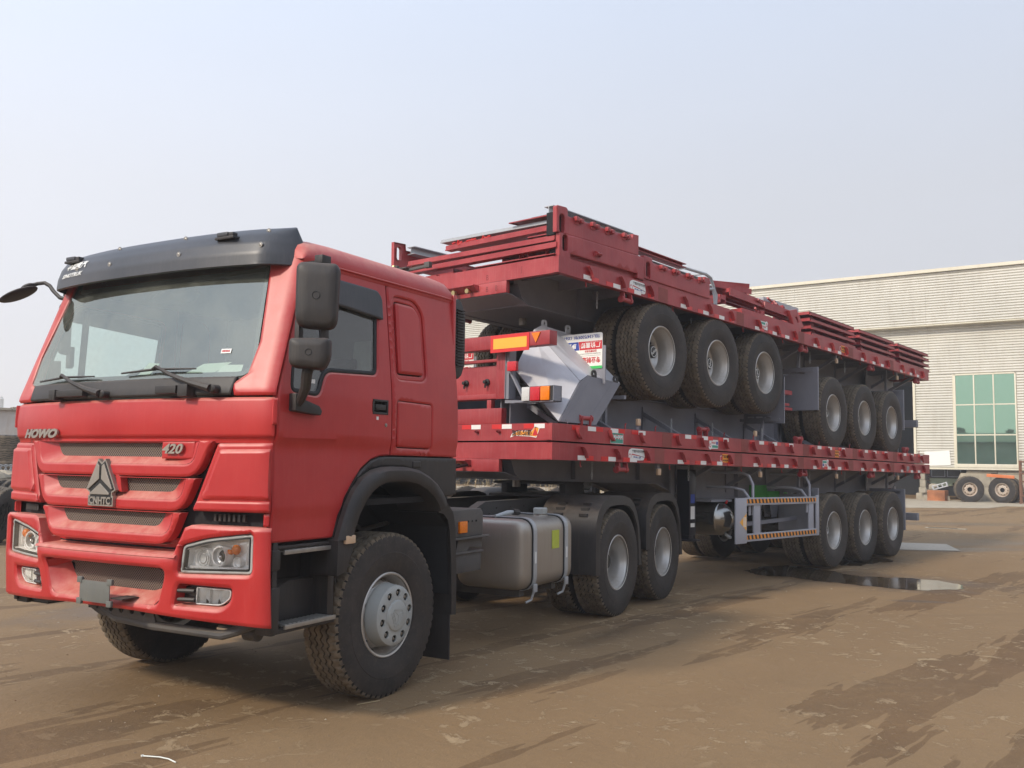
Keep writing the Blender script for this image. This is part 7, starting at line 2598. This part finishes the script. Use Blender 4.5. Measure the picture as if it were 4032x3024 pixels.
# leaning wheels by the wall: outer side of each faces the yard and the camera
def scrap_pair(x, y, ang, label, tyr=TYRE_LOW):
    t = thing('old_wheel_pair', label, 'wheels', (x, y, 0), (0, 0, R(ang)), 'mounted spare wheels standing by the hall')
    make_wheel(t, 'scrap', (0, 0, 0.53), tyre=tyr)
    w2 = make_wheel(t, 'scrap', (0.03, 0.42, 0.53), tyre=tyr, spin=0.6)
    return t
scrap_pair(37.6, 4.05, -66, 'pair of worn wheels with rusty cream rims beside the orange metal box')
scrap_pair(38.0, 2.85, -50-50, 'pair of worn wheels with the orange plank lying on top')
scrap_pair(38.9, 1.40, -80, 'pair of worn wheels half hidden behind the brown rack')
op = thing('orange_plank', 'bright orange steel plank lying across the top of the second wheel pair', 'plank', (37.85, 2.90, 1.10), (0, R(0), R(96.7)))
MB().bar((-0.50, 0, -0.03), (0.52, 0, 0.03), 0.10, 0.13).build('plank_body', 'orangepaint', op, bevel=0.008)
# brown rack at the right edge
rk = thing('steel_rack', 'rusty brown open steel rack on castors at the right edge', 'rack', (37.4, 2.10, 0), (0, 0, R(96.7)))
b = MB()
for (x_, y_) in ((0, 0), (-0.9, 0), (0, -0.6), (-0.9, -0.6)):
    b.box((x_-0.03, y_-0.03, 0.10), (x_+0.03, y_+0.03, 1.75))
for z_ in (0.33, 1.22, 1.70, 0.9):
    b.box((-0.9, -0.025, z_-0.03), (0, 0.025, z_+0.03))
    b.box((-0.9, -0.625, z_-0.03), (0, -0.575, z_+0.03))
    b.box((-0.025, -0.6, z_-0.03), (0.025, 0, z_+0.03))
b.box((-0.2, -0.02, 0.3), (-0.16, 0.02, 1.75))
b.build('rack_frame', 'rust', rk)
for (x_, y_) in ((0, 0), (-0.9, 0), (0, -0.6), (-0.9, -0.6)):
    MB().lathe([(-0.02, 0), (-0.02, 0.05), (0.02, 0.05), (0.02, 0)], 12, c=(x_, y_, 0.05)).build('castor', 'rust', rk)
# sheet lying on the ground behind the rear wheels
sg_ = thing('metal_sheet', 'flat grey metal sheet lying on the yard behind the last trailer wheels', 'metal sheet', (14.6, -1.1, 0.004))
b = MB()
b.prism([(13.60-14.6, -0.92+1.1), (15.15-14.6, -0.42+1.1), (15.50-14.6, -1.20+1.1), (14.22-14.6, -1.80+1.1)], lambda u, v_, w: Vector((u, v_, w)), 0.0, 0.012)
b.build('sheet', 'alu', sg_)
# slot in the yard with a pale kerb rim
sl_ = thing('drain_slot', 'small open drain slot in the yard with a pale concrete rim', 'drain', (20.25, 0.30, 0.002), (0, 0, R(-84)))
MB().box((-0.30, -0.10, 0.0), (0.62, 0.10, 0.012)).build('rim', 'concrete', sl_)
MB().box((-0.24, -0.055, 0.0), (0.42, 0.05, 0.016)).build('slot_opening', 'dark', sl_)

# paler concrete apron in front of the hall
b = MB()
b.prism([(1.5, 9.3), (9.0, 10.0), (26.0, 10.5), (26.0, 0.0), (-16.0, 0.0), (-16.0, 3.8), (-2.0, 4.4), (-1.6, 6.8)], lambda u, v_, w: H0+wd*u+wnr*v_+Vector((0, 0, w)), 0.003, 0.012)
me = b.data('apron', 'concrete')
struct('pavement', me)

# left: stained wall, leaning scrap tyres, stack of tyres
wall = thing('yard_wall', 'pale stained plaster wall at the left edge behind the tyre stacks', 'wall', (6.5, 26.0, 0), (0, 0, R(-12)))
b = MB()
b.box((-14, 0, 0), (12, 0.35, 3.02))
b.build('wall_body', 'plaster', wall)
b = MB()
rr = random.Random(2)
x = -14.0
while x < 12:
    L = rr.uniform(0.5, 1.2)
    b.box((x, -0.10, 3.02), (x+L-0.02, 0.45, 3.08+rr.uniform(0, 0.06)))
    x += L
b.build('coping', 'concrete', wall)
pt = thing('rooftop_tank', 'small white cylinder standing on top of the yard wall', 'tank', (7.75, 25.95, 3.1))
MB().lathe([(0.0, 0.12), (0.30, 0.12), (0.32, 0.09), (0.36, 0.09), (0.36, 0.0)], 14, axis='z').build('tank_body', 'whitepanel', pt)
rbx = thing('red_box', 'faded red box with a wire rail on the yard wall at the left edge', 'box', (7.25, 26.15, 3.1))
b = MB()
b.box((-0.5, -0.2, 0.0), (0.28, 0.2, 0.16))
b.build('box_body', 'cab', rbx)
MB().tube([(-0.45, -0.18, 0.16), (-0.45, -0.18, 0.36), (0.25, -0.18, 0.36), (0.25, -0.18, 0.16)], 0.012, 5).build('wire_rail', 'galv', rbx)

TS = TYRE_LOW
def tyre_thing(x, y, z, rot, label, group, sc_=1.0):
    t = thing('scrap_tyre', label, 'tyre', (x, y, z), rot, group, data=TS)
    t.scale = (sc_, sc_, sc_)
    return t
lv = ('lowest', 'second', 'third', 'fourth', 'fifth', 'sixth', 'topmost')
for k in range(7):
    tyre_thing(4.30+rr.uniform(-.03, .03), 15.95+rr.uniform(-.03, .03), 0.15+0.285*k, (PI/2+rr.uniform(-.01, .01), 0, rr.uniform(0, 6)), '%s tyre of the tall tyre stack by the left edge' % lv[k], 'tyres lying stacked by the left edge', 1.05)
for k in range(5):
    tyre_thing(5.9+rr.uniform(-.03, .03), 16.3+rr.uniform(-.03, .03), 0.15+0.285*k, (PI/2, 0, rr.uniform(0, 6)), '%s tyre of the lower tyre stack, behind the cab corner' % lv[k], 'tyres lying stacked by the left edge', 1.02)
for k in range(9):
    tyre_thing(2.35+0.23*k, 12.35-0.05*k+(0.12 if k % 2 else 0), 0.56, (R(0), R(rr.uniform(-4, 4)), R(40+rr.uniform(-6, 6))), 'worn tyre leaning in a row at the left, number %d from the left edge' % (k+1) if False else ('worn tyre standing in the leaning row left of the lorry, ' + ('nearest the edge', 'second from the edge', 'third from the edge', 'fourth from the edge', 'fifth from the edge', 'sixth from the edge', 'seventh from the edge', 'eighth from the edge', 'last of the row')[k]), 'worn tyres leaning in a row left of the lorry', 1.0)
for k, (x, y) in enumerate(((1.75, 11.3), (2.35, 11.0), (3.1, 11.2))):
    tyre_thing(x, y, 0.50, (R(12), 0, R(25+20*k)), 'dusty tyre leaning in front of the row, %s' % ('left', 'middle', 'right')[k]+' one', 'dusty tyres leaning in front of the row', 0.95)
# sacking and wire heap on the row
def heap(name, label, c, r, h, mat, n=1, seed=1):
    rr_ = random.Random(seed)
    b = MB()
    for k in range(n):
        b.sphere((rr_.uniform(-r, r)*0.7, rr_.uniform(-r, r)*0.5, 0), 1.0, (r*rr_.uniform(.4, .8), r*rr_.uniform(.3, .5), h*rr_.uniform(.6, 1)), 12, 8)
    for v_ in b.bm.verts:
        v_.co += Vector((rr_.uniform(-.04, .04), rr_.uniform(-.04, .04), rr_.uniform(-.04, .04)))
    t = thing(name, label, 'heap', c)
    b.build('heap_lumps', mat, t, smooth=False)
heap('sacking_heap', 'pale sacking heaped on the leaning tyres at the left edge', (3.1, 13.0, 1.12), 0.8, 0.18, 'concrete', 5, 4)
wr_ = thing('wire_coil', 'coil of pale wire lying on the tyres at the left edge', 'wire', (3.0, 13.2, 1.28))
b = MB()
for k in range(14):
    y = -0.7+0.1*k
    b.tube([(y+0.12*math.cos(a/8*2*PI), 0.0, 0.10*math.sin(a/8*2*PI)) for a in range(9)], 0.012, 5, caps=False)
b.build('wire_turns', 'galv', wr_)

# behind the lorry, seen over its chassis: tyres and dry brush
k = 0
spots = [(9.2, 7.9), (9.8, 7.5), (10.4, 7.1), (10.9, 6.6), (8.6, 8.3), (11.5, 6.2), (12.1, 5.8), (8.0, 8.8)]
nm = ('first', 'second', 'third', 'fourth', 'fifth', 'sixth', 'seventh', 'eighth')
for i, (x, y) in enumerate(sorted(spots)):
    tyre_thing(x, y, 0.50, (R(rr.uniform(-14, -6)), 0, R(-35+rr.uniform(-12, 12))), '%s tyre from the left in the row seen over the lorry chassis' % nm[i], 'tyres standing in a row beyond the lorry', 0.92)
for i, (x, y) in enumerate(((10.8, 8.4), (12.3, 7.6), (9.6, 9.4))):
    t = thing('scrap_wheel', 'old mounted wheel beyond the lorry, %s of three' % ('middle', 'right', 'left')[i], 'wheel', (x, y, 0), (0, 0, R(-42)), 'old wheels in the brush beyond the lorry')
    make_wheel(t, 'scrap', (0, 0, 0.56), tyre=TYRE_LOW)
brush = MB()
rr = random.Random(8)
for k in range(520):
    x = 9.5+rr.uniform(0, 7.5)
    y = 11.2-(x-9.5)*0.55+rr.uniform(-0.8, 0.8)
    h = rr.uniform(0.5, 1.5)
    p0 = Vector((x, y, 0))
    p1 = p0+Vector((rr.uniform(-.3, .3), rr.uniform(-.3, .3), h*0.6))
    p2 = p1+Vector((rr.uniform(-.35, .35), rr.uniform(-.35, .35), h*0.4))
    brush.tube([p0, p1, p2], [0.008, 0.006, 0.002], 3, caps=False)
    for q in range(3):
        c_ = p1.lerp(p2, rr.random())
        a = rr.uniform(0, 6.28)
        d = Vector((math.cos(a), math.sin(a), rr.uniform(-.3, .6)))*0.05
        e_ = d.cross(Vector((0, 0, 1))).normalized()*0.018
        brush._f([brush.bm.verts.new(c_), brush.bm.verts.new(c_+d+e_), brush.bm.verts.new(c_+d*1.8), brush.bm.verts.new(c_+d-e_)])
M['straw'] = plain('dry_straw', (0.36, 0.27, 0.15, 1), 0.9, vary=0.4, scale=3)
struct('dry_brush', brush.data('dry_brush', 'straw', smooth=False, recalc=False), kind='stuff', label='tangled dry brush and stalks growing beyond the lorry')

# litter on the ground
z1 = thing('zip_tie', 'thin white curved plastic tie lying on the dirt in the foreground', 'cable tie', (-1.53, -2.0, 0.006))
MB().tube([(-0.035, 0.095, 0.0), (-0.02, 0.05, 0.004), (0.01, 0.0, 0.004), (0.028, -0.06, 0.003), (0.030, -0.13, 0)], 0.0035, 6).box((-0.043, 0.090, -0.002), (-0.030, 0.102, 0.005)).build('tie_strip', 'paper', z1)
z2 = thing('stick', 'thin pale straw lying on the ground in front of the near front tyre', 'stick', (-0.03, -1.97, 0.006))
MB().tube([(-0.09, 0.03, 0), (0.07, -0.01, 0.002)], 0.004, 5).build('stick_body', 'straw', z2)
gr = MB()
rr = random.Random(21)
for k in range(2600):
    a = rr.uniform(-0.2, 1.75)
    d = 2.3+rr.random()**1.6*16
    x, y = CAM.x+d*math.cos(a), CAM.y+d*math.sin(a)
    s_ = rr.uniform(0.0025, 0.0065)*(1+d*0.06)
    vs_ = [gr.bm.verts.new((x+s_*math.cos(q*1.57+a)*rr.uniform(.6, 1.3), y+s_*math.sin(q*1.57+a)*rr.uniform(.6, 1.3), 0.0)) for q in range(4)]
    tp = gr.bm.verts.new((x, y, s_*rr.uniform(.5, 1)))
    q_ = rr.random()
    gr.mi = 0 if q_ < 0.80 else (1 if q_ < 0.88 else 2)
    for q in range(4):
        gr._f([vs_[q], vs_[(q+1) % 4], tp])
M['clod'] = plain('dirt_clod', (0.20, 0.135, 0.08, 1), 0.9, vary=0.4, scale=2)
struct('gravel', gr.data('gravel', ['clod', 'concrete', 'rust'], smooth=False), kind='stuff', label='scattered grit and small stones on the packed dirt')
for o in list(bpy.data.objects):
    if o.name.startswith('Cube'):
        bpy.data.objects.remove(o)
# across the yard, behind the viewer: an unseen shed and belt of trees, added to show only in the panes and lamps
shed = thing('reflection_shed', 'unseen long grey shed added behind the viewer to show in reflections', 'building', (-42, 6, 0))
b = MB()
b.box((-8, -34, 0), (0, 30, 4.2))
b.build('shed_walls', 'plaster', shed)
b = MB()
b.prism([(-8.6, 4.2), (-4, 5.4), (0.6, 4.2), (0.6, 4.05), (-8.6, 4.05)], lambda u, v_, w: Vector((u, w, v_)), -34.5, 30.5)
b.build('shed_roof', 'dgrey', shed)
tb = MB()
rr = random.Random(31)
for k in range(2600):
    y = rr.uniform(-70, 60)
    h = 4.5+1.5*math.sin(y*0.31)+1.1*math.sin(y*0.83+1)
    z = rr.uniform(0.4, h)
    x = -58+rr.uniform(-3, 3)
    s_ = rr.uniform(0.35, 0.9)
    a = Vector((rr.uniform(-1, 1), rr.uniform(-1, 1), rr.uniform(-1, 1))).normalized()
    b_ = a.orthogonal().normalized()
    c_ = Vector((x, y, z))
    tb._f([tb.bm.verts.new(c_+a*s_), tb.bm.verts.new(c_+b_*s_*0.7), tb.bm.verts.new(c_-a*s_), tb.bm.verts.new(c_-b_*s_*0.7)])
M['foliage'] = plain('foliage', (0.055, 0.075, 0.035, 1), 0.8, vary=0.4, scale=1)
struct('distant_trees', tb.data('distant_trees', 'foliage', smooth=False, recalc=False), kind='stuff', label='belt of trees beyond the shed behind the viewer')

# unseen hall added out of the picture on the right: it keeps the low sky off the lorry's side
h2 = thing('sky_blocking_hall', 'unseen grey hall added outside the picture to block low sky from the lorry', 'building', (10, -27, 0))
b = MB()
b.box((-30, -14, 0), (40, 0, 8.6))
b.build('hall_walls', 'plaster', h2)
b = MB()
b.prism([(0.5, 8.6), (-7, 10.4), (-14.5, 8.6), (-14.5, 8.45), (0.5, 8.45)], lambda u, v_, w: Vector((w, u, v_)), -30.5, 40.5)
b.build('hall_roof', 'dgrey', h2)
for k in range(9):
    MB().box((-26+7.2*k, 0.0, 0.0), (-22+7.2*k, 0.06, 5.0)).build('roller_door', 'dgrey', h2)
# ------------------------------------------------------------------ the dusty air of the yard
hb_ = MB().box((-75, -75, -1.0), (75, 75, 13.0)).data('haze', 'dark', smooth=False)
hb_.materials.clear()
hm = bpy.data.materials.new('haze_air')
hm.use_nodes = True
hm.node_tree.nodes.clear()
ho = hm.node_tree.nodes.new('ShaderNodeOutputMaterial')
hv = hm.node_tree.nodes.new('ShaderNodeVolumePrincipled')
hv.inputs['Color'].default_value = (0.95, 0.95, 0.96, 1)
hv.inputs['Density'].default_value = 0.0024
hv.inputs['Anisotropy'].default_value = 0.2
hm.node_tree.links.new(hv.outputs[0], ho.inputs['Volume'])
hb_.materials.append(hm)
struct('haze', hb_, kind='stuff', label='pale dusty haze over the yard')
